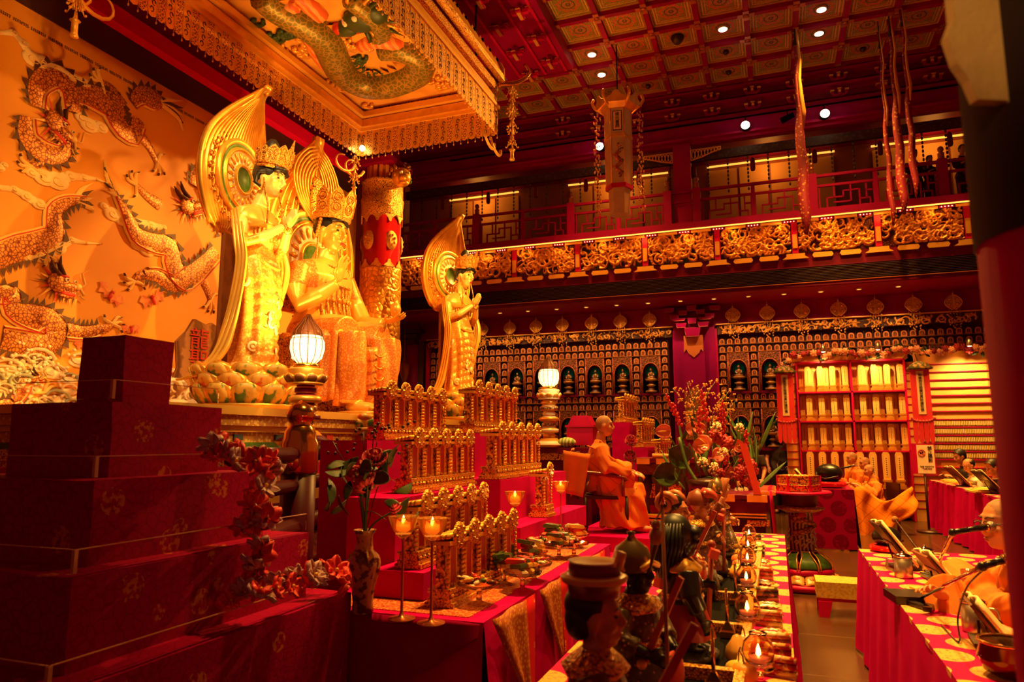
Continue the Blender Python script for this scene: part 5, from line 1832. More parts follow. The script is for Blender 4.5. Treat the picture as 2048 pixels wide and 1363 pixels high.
def pendant_mesh(seed, L):
	r = random.Random(seed)
	b = MB()
	b.cyl((0, 0, 0), (0, 0, -L), 0.006, n=4)
	for k in range(int(L / 0.085)):
		z = -0.05 - k * 0.085
		w = 0.11 * (0.6 + 0.4 * sin(k * 1.7)) * (1 if k < L / 0.085 - 3 else 0.5)
		for q in range(5):
			a = q * 1.256 + k
			b.tube([(cos(a) * w * (0.3 + 0.2 * t), sin(a) * w * (0.3 + 0.2 * t), z + 0.05 * sin(t * 1.6)) for t in (0, 1, 2, 3)], [0.012, 0.014, 0.01, 0.004], 4)
			b.ell((cos(a) * w, sin(a) * w, z - 0.03), 0.016, 5, k=4)
	b.lathe([(0.05, -L - 0.05), (0.035, -L), (0.035, -L + 0.12), (0.06, -L + 0.14), (0.0, -L + 0.16)], 8)
	return b.mesh('hanging_pendant', 'gold_plain')


pm1 = pendant_mesh(1, 1.3)
pm2 = pendant_mesh(2, 0.75)
tag(inst('hanging_pendant', pm1, None, (CX1 + 0.24, CY1 + 0.1, CZ + 0.9)), 'long gilded pendant of flowers hanging from the canopy corner nearest the ceiling coffers', 'pendant', 'canopy corner pendants')
tag(inst('hanging_pendant', pm2, None, (CX0 - 0.02, CY1 - 0.12, CZ - 0.02)), 'gilded flower pendant hanging in front of the red column capital', 'pendant', 'canopy corner pendants')
tag(inst('hanging_pendant', pm2, None, (CX0 - 0.02, CY0 + 0.2, CZ - 0.02)), 'gilded flower pendant hanging above the mural at the top edge', 'pendant', 'canopy corner pendants')
tag(MB().ell((0, 0, 0), 0.055, 12).obj('spot_bulb', 'lamp_glow', None, (CX0 + 0.12, CY1 - 0.1, CZ + 0.12)), 'small bright white spot bulb at the canopy corner', 'lamp')

# ================================================================ RED SHRINE COLUMN
col = thing('shrine_column', 'round red column with gilded sleeves beside the seated statue', 'column', (-7.6, 12.6, 0))
MB().lathe([(0.42, 0), (0.4, 0.2), (0.4, 6.95)], 32).obj('shaft', mk('polished vermilion', (0.50, 0.006, 0.012), 0.2, 0, None, None, 0.6), col)
sl = MB()
zs = [3.17 + k * 0.05 for k in range(40)]


def sleeve_w(w, z):
	return 1 + 0.012 * sin(w * 10) * sin(z * 13)


sl.lathe([(0.412, 3.17)] + [(0.425, z) for z in zs] + [(0.412, 5.12)], 40, wob=sleeve_w)
sl.obj('gilt_sleeve', mk('scale carved gilt sleeve', (0.85, 0.4, 0.05), 0.35, 0.45, ('edge', 9, (0.3, 0.06, 0.01), 0.05, 0.0), ('edge', 9, 1.0, 0.04)), col)
for k in range(10):
	a = 2 * pi * k / 10
	for z, f in ((5.12, 1), (3.2, -1), (6.22, -1)):
		m_ = MB().prism([(-0.12, 0), (0.12, 0), (0.08, 0.05), (0.045, 0.08), (0.02, 0.15), (-0.02, 0.15), (-0.045, 0.08), (-0.08, 0.05)], ((0, 0, 0), (1, 0, 0), (0, 0, 1)), 0.02) if k == 0 else None
		if k == 0 and z == 5.12:
			leaf_me = m_.mesh('edge_leaf', 'gold_fine')
		o = inst('edge_leaf', leaf_me, col, (cos(a) * 0.41, sin(a) * 0.41, z), Euler((0, 0, a + pi / 2)))
		o.scale = (1, 1, f)
md = MB()
md.lathe([(0.0, 0.03), (0.16, 0.03), (0.18, 0.0)], 20, cap=False)
for q in range(6):
	md.ell((cos(q) * 0.09, sin(q) * 0.09, 0.035), 0.03, 6, k=4)
md_me = md.mesh('medallion', 'gold_fine')
for z in (5.68, 2.5):
	for k in range(5):
		a = 2 * pi * k / 5 - 0.5
		o = inst('medallion', md_me, col, (cos(a) * 0.395, sin(a) * 0.395, z), Euler((0, pi / 2, a)))
		o.scale = (1.15, 0.75, 1)
MB().lathe([(0.41, 6.2), (0.44, 6.24), (0.43, 6.4), (0.45, 6.6), (0.43, 6.62), (0.43, 6.95), (0.46, 6.98)], 32).obj('capital_band', 'gold_carved', col)
nk = MB()
for k in range(16):
	a = 2 * pi * k / 16
	nk.box((cos(a) * 0.3, sin(a) * 0.3, 7.14), (0.07, 0.07, 0.34), 0, a)
nk.box((0, 0, 7.14), (0.46, 0.46, 0.34)).box((0, 0, 7.36), (0.9, 0.9, 0.12), 1).box((0, 0, 8.3), (0.5, 0.5, 1.8), 1)
nk.obj('ribbed_neck', [mk('ribbed orange neck', (0.7, 0.24, 0.04), 0.5), 'red_wall'], col)
# carved lion mask projecting from the capital
lm = MB()
lr = random.Random(8)
lm.ell((0, 0, 0), (0.22, 0.2, 0.2), 14).ell((0.18, 0, -0.08), (0.15, 0.13, 0.1), 12).ell((0.15, 0, -0.18), (0.12, 0.11, 0.05), 10)
for k in range(30):
	a, b_ = lr.uniform(0, 6.28), lr.uniform(-0.9, 1.2)
	p = Vector((-0.05 + 0.12 * cos(b_) * cos(a), 0.2 * cos(b_) * sin(a), 0.18 * sin(b_) + 0.06)) * 1.25
	lm.tube([p + Vector((cos(t + a) * 0.06 * (1 - t / 9), sin(a) * 0.02, sin(t + a) * 0.06 * (1 - t / 9))) for t in [q * 0.8 for q in range(8)]], 0.02, 5, k % 4 // 3)
for s in (-1, 1):
	lm.ell((0.2, s * 0.08, 0.03), 0.04, 8, 2)
tag(lm.obj('lion_mask', ['gold', 'green', 'white'], None, (-7.08, 12.45, 7.02), radians(-40)), 'carved gilded and green lion mask on the red column capital', 'carving')
tag(MB().lathe([(0.0, -0.5), (0.05, -0.45), (0.12, -0.2), (0.13, 0.0), (0.06, 0.06), (0.01, 0.2), (0.01, 1.2)], 10).obj('hanging_bell', mk('dull gilt bell', (0.5, 0.2, 0.03), 0.4, 0.4, None, ('vor', 30, 0.6, 0.01)), None, (-9.05, 16.3, 3.55)), 'small gilded bell ornament hanging behind the red column', 'ornament')


# ================================================================ EGG LAMPS ON LOTUS POSTS
def egg_lamp(name, label, loc, s, stem, em='lamp_soft', dark=False, power=60):
	t = thing(name, label, 'lamp', loc, 0, 'egg shaped lotus lamps', s)
	b = MB()
	z = 0.0
	c1, c2 = ('red_dark', 'gold') if dark else ('white', 'gold')
	prof, mats = [], []
	b.lathe([(0.3, 0), (0.34, 0.05), (0.22, 0.12), (0.16, 0.18)], 20, mats=[0, 1, 0])
	z = 0.18
	k = 0
	while z < stem:
		r = (0.13, 0.19, 0.15, 0.2)[k % 4]
		b.lathe([(r * 0.8, z), (r, z + 0.02), (r, z + 0.07), (r * 0.8, z + 0.09), (0.11, z + 0.11)], 20, mats=[0, k % 3, 0, 1])
		z += 0.11
		k += 1
	inst('stacked_stem', b.mesh('stacked_stem', [c2, c1, mk('painted ring', (0.45, 0.2, 0.1) if dark else (0.8, 0.6, 0.35), 0.4, 0, ('vor', 26, (0.15, 0.05, 0.03), 0.3, 0.5))]), t)
	lotus('lotus_cup', t, 0.26, 0.2, (0, 0, z), 10, 1, ('gold' if dark else 'white', 'brown_wood' if dark else 'gold_plain', 'gold'))
	z += 0.2
	inst('collar', MB().lathe([(0.13, 0), (0.16, 0.02), (0.16, 0.05), (0.12, 0.07)], 20).mesh('collar', 'brass'), t, (0, 0, z))
	z += 0.06
	prof = [(0.11, 0), (0.185, 0.07), (0.212, 0.17), (0.206, 0.27), (0.17, 0.355)]
	inst('glass_egg', MB().lathe(prof, 24).mesh('glass_egg', em), t, (0, 0, z))
	cage = MB()
	for q in (0.07, 0.15, 0.23, 0.31):
		rr = np.interp(q, [0, 0.08, 0.18, 0.27, 0.36], [0.11, 0.18, 0.205, 0.2, 0.17]) + 0.004
		cage.tube([(cos(w) * rr, sin(w) * rr, q) for w in [2 * pi * k / 20 for k in range(21)]], 0.004, 4, cap=False)
	inst('wire_rings', cage.mesh('wire_rings', 'brown_wood'), t, (0, 0, z))
	cap = MB()
	cap.lathe([(0.178, 0.345), (0.15, 0.41), (0.08, 0.5), (0.02, 0.57), (0.0, 0.62)], 20)
	for k in range(14):
		w = 2 * pi * k / 14
		cap.tube([(cos(w) * r_, sin(w) * r_, h) for r_, h in ((0.115, 0.0), (0.19, 0.08), (0.218, 0.18), (0.215, 0.28), (0.165, 0.42), (0.085, 0.52), (0.02, 0.62))], 0.006, 4)
	inst('leaf_cap', cap.mesh('leaf_cap', mk('dark gilt cap', (0.2, 0.05, 0.012), 0.5, 0.2)), t, (0, 0, z))
	point('egg_lamp_light', Vector(loc) + Vector((0.35, -0.35, (z + 0.2) * s)), power, (1, 0.7, 0.25), 0.15)
	return t


egg_lamp('egg_lamp', 'glowing egg shaped lamp on a dark ringed lotus post before the seated statue', (-4.42, 5.95, 1.55), 0.82, 0.72, dark=True, power=25)
egg_lamp('egg_lamp', 'glowing egg shaped lamp on a pale stacked post behind the gold tablets', (-3.13, 10.0, 1.5), 0.73, 0.86, power=14)
tb = thing('lamp_stand_table', 'dark red altar table carrying the pale lamp post', 'table', (-3.2, 10.35, 0))
MB().box((0, 0, 1.46), (1.7, 1.0, 0.07)).obj('tabletop', 'red_dark', tb)
MB().box((0, 0, 1.38), (1.6, 0.9, 0.12)).obj('apron', 'gold_carved', tb)
MB().box((0, 0, 0.66), (1.4, 0.8, 1.32)).obj('body', 'red_dark', tb)

# ---- brass capped railing in front of the shrine
rl = thing('shrine_railing', 'dark red railing with brass capped post before the statues', 'railing', (-3.3, 4.4, 0))
MB().lathe([(0.125, 0), (0.125, 1.42)], 20).obj('post', 'post_red', rl)
MB().lathe([(0.13, 1.36), (0.135, 1.38), (0.135, 1.58), (0.12, 1.61), (0.115, 1.66), (0.09, 1.7), (0.075, 1.72), (0.1, 1.76), (0.105, 1.8), (0.08, 1.85), (0.02, 1.88), (0.0, 1.9)], 24).obj('brass_cap', 'brass', rl)
ra = radians(107)
for sg, L in ((1, 4.2), (-1, 1.1)):
	d = Vector((cos(ra), sin(ra), 0)) * sg
	for z, r in ((1.5, 0.055), (1.28, 0.05), (0.98, 0.075), (0.7, 0.045)):
		MB().cyl(Vector((0, 0, z)) + d * 0.1, Vector((0, 0, z)) + d * L, r, n=10).obj('rail', 'post_red', rl)
	MB().box(d * (L / 2) + Vector((0, 0, 0.82)), (L, 0.05, 0.2), 0, ra).obj('carved_infill', mk('carved dark infill', (0.16, 0.01, 0.01), 0.5, 0, None, ('vor', 30, 0.7, 0.01)), rl)
	MB().ell(d * 0.16 + Vector((0, 0, 1.44)), 0.06, 10).obj('rail_boss', 'brass', rl)

# ================================================================ HALL FITTINGS
# hanging hexagonal lantern
hl = thing('hanging_lantern', 'tall hexagonal hanging lantern with dragon panel and bead chains', 'lantern', (-2.66, 13.2, 5.83))
hexr = lambda r, z, off=0.0: [(r * cos(pi / 3 * k + off), r * sin(pi / 3 * k + off), z) for k in range(6)]
fa = radians(-82 - 0)


def hexprism(r0, r1, z0, z1, name, mat):
	b = MB().lathe([(r0, z0), (r1, z1)], 6, sm=False)
	b.xf(Matrix.Rotation(fa + pi / 6, 4, 'Z'))
	return b.obj(name, mat, hl)


M['lantern_paper'] = mk('lantern silk', (0.42, 0.16, 0.04), 0.6, 0, ('noise', 5, (0.34, 0.11, 0.03), 0.3, 0.7), emit=((1, 0.3, 0.04), 0.05))
hexprism(0.2, 0.21, 0.1, 0.62, 'lower_tube', 'lantern_paper')
hexprism(0.27, 0.27, 0.6, 0.68, 'waist_ring', 'red_bright')
hexprism(0.245, 0.245, 0.68, 1.62, 'dragon_panel', 'lantern_paper')
hexprism(0.28, 0.28, 1.62, 1.68, 'waist_ring', 'gold_plain')
hexprism(0.26, 0.26, 1.68, 2.2, 'upper_panel', 'lantern_paper')
hexprism(0.3, 0.4, 2.2, 2.3, 'cornice', 'gold')
for k in range(6):
	a = fa + pi / 6 + pi / 3 * k
	MB().cyl((cos(a) * 0.25, sin(a) * 0.25, 0.68), (cos(a) * 0.262, sin(a) * 0.262, 2.2), 0.014, n=6).obj('corner_post', 'gold_plain', hl)
	MB().tube(crom([(cos(a) * 0.3, sin(a) * 0.3, 2.26), (cos(a) * 0.42, sin(a) * 0.42, 2.3), (cos(a) * 0.5, sin(a) * 0.5, 2.42), (cos(a) * 0.47, sin(a) * 0.47, 2.52)], 4), 0.03, 7).obj('corner_hook', 'gold', hl)
	a2 = fa + pi / 3 * k
	MB().prism([(-0.19, 0), (0.19, 0), (0.19, 0.08), (0.1, 0.12), (0.05, 0.19), (0, 0.21), (-0.05, 0.19), (-0.1, 0.12), (-0.19, 0.08)], ((cos(a2) * 0.36, sin(a2) * 0.36, 2.28), (-sin(a2), cos(a2), 0), (cos(a2) * 0.3, sin(a2) * 0.3, 1)), 0.015).obj('crest_leaf', 'gold', hl)
d = Vector((cos(fa), sin(fa), 0))
rt = Vector((-sin(fa), cos(fa), 0))
MB().prism([(-0.09, 1.74), (0.09, 1.74), (0.09, 2.14), (-0.09, 2.14)], (d * 0.226, rt, (0, 0, 1)), 0.006).obj('text_board', 'black', hl)
MB().prism([(-0.075, 1.755), (0.075, 1.755), (0.075, 2.125), (-0.075, 2.125)], (d * 0.232, rt, (0, 0, 1)), 0.005).obj('text_panel', mk('lantern card', (0.8, 0.5, 0.25), 0.6), hl)
inst('lettering', text_mesh('佛光普照', 0.085, vertical=True), hl, d * 0.241 + Vector((0, 0, 1.94)), Euler((pi / 2, 0, fa + pi / 2)))
ld = Brush()
ld.stroke([(0.02, 0.78, 0.02), (0.06, 0.88, 0.035), (-0.04, 0.98, 0.04), (0.05, 1.1, 0.045), (-0.03, 1.22, 0.045), (0.04, 1.34, 0.04)], 0, 0.01)
ld.dragon_head(0.02, 1.42, 0.06)
for k in range(5):
	ld.stroke([(0.0, 0.85 + k * 0.12, 0.012), (0.09 * (-1) ** k, 0.9 + k * 0.12, 0.01), (0.1 * (-1) ** k, 0.86 + k * 0.12, 0.003)], 2 if k % 2 else 3, 0.012)
ldo = ld.obj('dragon_figure', BM, hl, d * 0.22, Euler((0, 0, fa)))
bead = MB()
br_ = random.Random(2)
for k in range(34):
	z = -k * 0.06
	for q in range(3):
		bead.ell((br_.uniform(-0.06, 0.06), br_.uniform(-0.06, 0.06), z + br_.uniform(-0.03, 0.03)), (0.016, 0.016, 0.028), 5, 0, k=4)
bead_me = bead.mesh('bead_chain', mk('crystal beads', (0.8, 0.35, 0.12), 0.15, 0.3))
for s in (-1, 1):
	inst('bead_chain', bead_me, hl, rt * 0.42 * s + Vector((0, 0, 2.16)))
MB().cyl((0, 0, 2.3), (0, 0, 3.66), 0.012, n=5).obj('cord', 'black', hl)

# embroidered banners hanging from the ceiling
M['banner'] = mk('embroidered red silk', (0.22, 0.003, 0.03), 0.6, 0, ('vor', 16, (0.7, 0.34, 0.08), 0.35, 0.1), ('noise', 30, 0.3, 0.01))
M['banner_dark'] = mk('banner top fringe', (0.02, 0.012, 0.01), 0.8)
for k, (x, y, zb, ztop, r, lab) in enumerate(((0.68, 13.75, 5.35, 9.42, 0.1, 'long red embroidered tube banner hanging alone in front of the gallery'), (2.18, 14.2, 5.5, 9.3, 0.05, 'narrow dim red tube banner, first of three before the gallery'), (2.32, 13.9, 5.6, 9.35, 0.08, 'thick red embroidered tube banner, middle of three before the gallery'), (2.5, 13.75, 5.85, 9.42, 0.06, 'shorter red tube banner nearest the dark foreground pillar'))):
	t = thing('hanging_banner', lab, 'banner', (x, y, zb), 0, 'banners hung from the ceiling')
	L = ztop - zb
	pth = [(0.02 * sin(q * 2), 0, L * q / 12) for q in range(13)]
	MB().tube(pth, [r * 0.3, r * 0.9, r, r * 0.95, r * 0.9, r * 0.85, r * 0.8, r * 0.6, r * 0.5, r * 0.45, r * 0.42, r * 0.38, r * 0.3], 12).obj('silk_tube', 'banner', t)
	MB().tube([(0.02 * sin(q * 2) + r * 0.5, -0.02, L * q / 12) for q in range(6, 13)], [r * 0.35, r * 0.5, r * 0.45, r * 0.35, r * 0.3, r * 0.25, r * 0.2], 8).obj('gilt_ribbon', 'gold_plain', t)
	MB().tube([(0, 0, L - 0.35), (0.0, 0, L)], [r * 0.45, r * 0.3], 8).obj('top_fringe', 'banner_dark', t)
	MB().cyl((0, 0, L), (0, 0, CEIL - zb), 0.008, n=4).obj('cord', 'black', t)

# ceiling downlights and sensors
dm = MB().cyl((0, 0, 0), (0, 0, 0.03), 0.1, n=18, m=0).cyl((0, 0, -0.005), (0, 0, 0.001), 0.082, n=18, m=1)
dm_me = dm.mesh('ceiling_downlight', ['white', 'lamp_glow'])
for x, y, lab in ((-3.22, 13.43, 'bright round ceiling downlight beside the soffit, nearer row'), (-3.22, 14.3, 'bright round ceiling downlight just above the hanging lantern'), (-0.61, 13.42, 'bright ceiling downlight alone in the middle of the coffers'), (1.15, 13.4, 'bright ceiling downlight near the top edge above the lone banner'), (1.15, 14.23, 'bright ceiling downlight next to the lone banner, lower row')):
	tag(inst('ceiling_downlight', dm_me, None, (x, y, CEIL - 0.02)), lab, 'downlight', 'bright ceiling downlights')
dk = MB().lathe([(0.0, -0.09), (0.05, -0.08), (0.08, -0.04), (0.1, 0.0), (0.1, 0.03)], 16)
dk_me = dk.mesh('ceiling_sensor', 'dark_wood')
tag(inst('ceiling_camera_dome', dk_me, None, (-1.48, 13.43, CEIL - 0.02), None, 1.3), 'dark dome camera on a ceiling coffer between the downlights', 'camera')
for x, y, lab in ((2.02, 15.16, 'small dark ceiling sensor in the last coffer row by the three banners'), (-0.61, 15.16, 'small dark ceiling sensor in the last coffer row past the lantern'), (-2.35, 15.16, 'small dark ceiling sensor in the coffer behind the lantern crest'), (-0.61, 14.3, 'small pale ceiling sensor in the coffer below the lone downlight')):
	tag(inst('ceiling_sensor', dk_me, None, (x, y, CEIL - 0.02), None, 0.6), lab, 'sensor', 'ceiling sensors')
# track spots on the gallery front
for x, lab in ((-3.52, 'bright gallery spotlight shining past the hanging lantern'), (-0.32, 'bright gallery spotlight between lantern and lone banner'), (1.25, 'bright gallery spotlight just past the lone banner')):
	t = thing('track_spotlight', lab, 'spotlight', (x, YB - 0.3, 8.31), 0, 'spotlights on the gallery front')
	MB().lathe([(0.05, 0.02), (0.085, 0.05), (0.085, 0.26), (0.05, 0.3)], 14).xf(Matrix.Rotation(radians(-80), 4, 'X')).obj('housing', 'black', t, (0, 0.02, 0))
	MB().ell((0, -0.01, 0), (0.09, 0.03, 0.09), 14).obj('lens', 'lamp_glow', t)
	MB().cyl((0, 0.16, 0), (0, 0.16, 0.25), 0.012, n=6).obj('stem', 'black', t)
t = thing('track_spotlight', 'unlit black gallery spotlight beside the lone banner', 'spotlight', (0.5, YB - 0.18, 8.36), 0, 'spotlights on the gallery front')
MB().cyl((-0.1, 0, -0.02), (0.16, -0.06, 0.06), 0.07, 0.055, 14).obj('housing', 'black', t)
MB().cyl((0.03, 0, 0), (0.03, 0.02, 0.22), 0.012, n=6).obj('stem', 'black', t)
tag(MB().box((0, 0, 0), (12.4, 0.03, 0.03)).obj('light_track', 'black', None, (-1.2, YB - 0.16, 8.57)), 'thin black lighting track along the gallery fascia', 'track')

# openwork ornaments above the niche wall
om = MB()
for s in (-1, 1):
	om.tube([(s * (0.02 + 0.14 * sin(t) ** 0.8), 0, 0.32 * t / pi - 0.02) for t in [pi * q / 12 for q in range(13)]], 0.012, 5)
	for (cx, cz, r) in ((0.075, 0.1, 0.055), (0.075, 0.21, 0.05), (0.03, 0.16, 0.03)):
		om.tube([(s * cx + r * cos(w), -0.005, cz + r * sin(w)) for w in [2 * pi * q / 10 for q in range(11)]], 0.008, 4, cap=False)
		om.ell((s * cx, -0.01, cz), (r * 0.55, 0.015, r * 0.55), 8, 0, k=5)
om.cyl((0, 0, 0.3), (0, 0, 0.43), 0.004, n=4).box((0, 0, 0.15), (0.025, 0.02, 0.32)).ell((0, 0, 0.33), 0.02, 6)
om.prism([(-0.02, 0), (0.02, 0), (0.11, 0.06), (0.145, 0.16), (0.12, 0.25), (0.04, 0.29), (-0.04, 0.29), (-0.12, 0.25), (-0.145, 0.16), (-0.11, 0.06)], ((0, 0.012, 0), (1, 0, 0), (0, 0, 1)), 0.006, 1)
for k in range(26):
	r_ = random.Random(k)
	om.ell((r_.uniform(-0.12, 0.12), r_.uniform(-0.02, 0.02), -0.04 - r_.uniform(0, 0.38)), (0.015, 0.012, 0.02), 5, 0, k=4)
for k in range(5):
	om.cyl((-0.1 + 0.05 * k, 0, 0), (-0.1 + 0.05 * k, 0, -0.36 + 0.06 * abs(k - 2)), 0.003, n=4)
om_me = om.mesh('openwork_ornament', ['gold', 'gold_fine'])
ox = [-7.8, -7.11, -6.34, -5.63, -4.93, -4.18, -3.46, -2.75]
for i, x in enumerate(ox):
	tag(inst('openwork_ornament', om_me, None, (x, YN - 0.28, 4.33)), f'{ORD[i]} gilded openwork ornament from the red column above the long niche bay', 'ornament', 'ornaments above the niche wall')
for i, x in enumerate([-0.83, -0.08, 0.65, 1.4, 2.13, 2.86, 3.6, 4.35]):
	tag(inst('openwork_ornament', om_me, None, (x, YN - 0.28, 4.33)), f'{ORD[i]} gilded openwork ornament past the wall pilaster', 'ornament', 'ornaments above the niche wall')

# ================================================================ MEMORIAL SHELVES AND SLAT WALL
YS = 16.3
sh = thing('memorial_shelf', 'red three-tier shelf of golden memorial tablets under picture lamps', 'shelf', (1.47, YS, 0))
for z in (3.24, 2.6, 1.99, 1.38, 0.62):
	MB().box((0, 0.2, z), (2.04, 0.5, 0.03)).obj('shelf_board', 'red_bright', sh)
for x in (-1.02, 0.03, 1.02):
	MB().box((x, 0.2, 1.63), (0.035, 0.5, 3.24)).obj('upright', 'red_bright', sh)
MB().box((0, 0.44, 1.63), (2.04, 0.02, 3.2)).obj('back_panel', 'orange_panel', sh)
MB().box((0, 0.12, 3.32), (2.2, 0.3, 0.12)).obj('top_rail', 'orange_panel', sh)
for s in (-1, 1):
	b = MB()
	b.box((s * 1.17, 0.3, 1.6), (0.24, 0.3, 3.2))
	b.obj('side_pier', 'orange_panel', sh)
	for k in range(19):
		MB().box((s * 1.17, 0.145, 0.25 + k * 0.16), (0.25, 0.02, 0.012)).obj('pier_line', 'red_bright', sh)
tp = MB()
tp.box((0, 0, 0.03), (0.15, 0.1, 0.06), 0).box((0, 0, 0.08), (0.11, 0.08, 0.05), 0).box((0, 0, 0.12), (0.14, 0.09, 0.03), 0)
tp.prism([(-0.055, 0.13), (0.055, 0.13), (0.06, 0.5), (0.035, 0.54), (-0.035, 0.54), (-0.06, 0.5)], ((0, 0.012, 0), (1, 0, 0), (0, 0, 1)), 0.024, 1)
tp.box((0, -0.014, 0.33), (0.04, 0.006, 0.3), 2)
for k in range(9):
	tp.box((0, -0.018, 0.21 + k * 0.03), (0.016, 0.003, 0.014), 3)
tp_me = tp.mesh('memorial_tablet', ['gold', mk('tablet gold', (0.86, 0.5, 0.12), 0.5, 0.15), mk('tablet face', (0.9, 0.58, 0.2), 0.6), 'paint_dark'])
rows = ((2.615, 'top'), (2.005, 'middle'), (1.395, 'bottom'))
for z, nm in rows:
	for cell, cx in enumerate((-0.5, 0.53)):
		for k in range(8):
			back = k % 2 == 0
			tag(inst('memorial_tablet', tp_me, None, (1.47 + cx - 0.42 + 0.12 * k, YS + (0.24 if back else 0.05), z)),
				f'{ORD[k]} slim gold tablet in the {("pilaster-side", "slat-wall-side")[cell]} half of the {nm} memorial shelf', 'tablet', 'tablets on the memorial shelf')
for k in range(8):
	tag(inst('memorial_tablet', tp_me, None, (0.62 + 0.235 * k, YS - 0.12, 0.635), None, (1.2, 1, 1.35)), f'{ORD[k]} large gold tablet along the lowest memorial shelf behind the monks', 'tablet', 'tablets on the lowest shelf')
sw_ = thing('slat_wall', 'orange slatted wall of ledges beside the memorial shelf', 'wall panel', (3.6, YS + 0.1, 0))
MB().box((0, 0.2, 1.7), (1.75, 0.1, 3.4)).obj('backing', 'orange_panel', sw_)
for k in range(17):
	MB().box((0, 0.135, 3.14 - k * 0.16), (1.75, 0.05, 0.018)).obj('ledge', 'red_bright', sw_)
tiny = MB()
for r in range(5):
	for k in range(58):
		tiny.box((-0.84 + k * 0.0294, 0.13, 1.93 - r * 0.16), (0.02, 0.02, 0.11), 0)
		tiny.box((-0.84 + k * 0.0294, 0.118, 1.89 - r * 0.16), (0.024, 0.02, 0.02), 1)
o = tiny.obj('tiny_tablets', [mk('tiny tablet', (0.75, 0.48, 0.15), 0.5), 'brown_wood'], sw_)
o['kind'] = 'stuff'
# clip lamps
for x, lab in ((0.98, 'small clip lamp over the pilaster-side half of the memorial shelf'), (2.0, 'small clip lamp over the slat-wall-side half of the memorial shelf'), (3.6, 'small clip lamp over the orange slat wall')):
	t = thing('clip_lamp', lab, 'lamp', (x, YS - 0.35, 3.42), 0, 'clip lamps on the memorial wall')
	MB().lathe([(0.05, 0), (0.06, 0.03), (0.045, 0.1), (0.02, 0.14)], 14).obj('shade', 'steel', t)
	MB().ell((0, 0, 0.005), (0.04, 0.04, 0.015), 10).obj('bulb', 'lamp_glow', t)
	MB().tube([(0, 0, 0.14), (0, 0.1, 0.17), (0, 0.4, 0.12)], 0.01, 6).obj('arm', 'steel', t)
# rose garland
gl = thing('rose_garland', 'garland of pink roses and leaves along the memorial wall top', 'garland', (2.3, YS - 0.1, 3.42))


def rose_mesh(name, mat, r=0.05):
	b = MB()
	for ring, (n, rr, z) in enumerate(((3, 0.25, 0.5), (5, 0.55, 0.35), (7, 0.95, 0.1))):
		for k in range(n):
			a = 2 * pi * k / n + ring * 0.5
			b.ell((cos(a) * rr * r, sin(a) * rr * r, z * r), (0.5 * r, 0.5 * r, 0.42 * r), 6, 0, k=4)
	return b.mesh(name, mat)


M['rose'] = mk('pink rose', (0.75, 0.28, 0.16), 0.6, 0, ('noise', 20, (0.85, 0.42, 0.22), 0.4, 0.6))
M['red_rose'] = mk('deep red rose', (0.4, 0.02, 0.03), 0.6)
ros_me = rose_mesh('rose', 'rose')
ros_red = rose_mesh('rose', 'red_rose')
lf = MB()
lf.sheet(lambda u, v: ((u - 0.5) * 0.055 * sin(pi * min(1, 0.08 + 0.9 * v)), 0.02 * sin(v * 3), v * 0.11), 4, 5, 0.002)
lf_me = lf.mesh('leaf', 'leaf_dark')
gr = random.Random(21)
for k in range(44):
	x = -2.2 + 4.35 * k / 43
	z = -0.02 + gr.uniform(-0.06, 0.06) + (-0.25 * max(0, (-1.85 - x)) / 0.35)
	inst('rose', ros_me if gr.random() < 0.6 else ros_red, gl, (x, gr.uniform(-0.05, 0.02), z), Euler((pi / 2 + gr.uniform(-0.4, 0.4), gr.uniform(-0.4, 0.4), 0)), gr.uniform(0.8, 1.25))
	for q in range(3):
		inst('leaf', lf_me, gl, (x + gr.uniform(-0.06, 0.06), gr.uniform(-0.03, 0.04), z + gr.uniform(-0.04, 0.04)), Euler((gr.uniform(-1, 1), gr.uniform(0, 6.28), gr.uniform(-1, 1))), gr.uniform(0.8, 1.3))
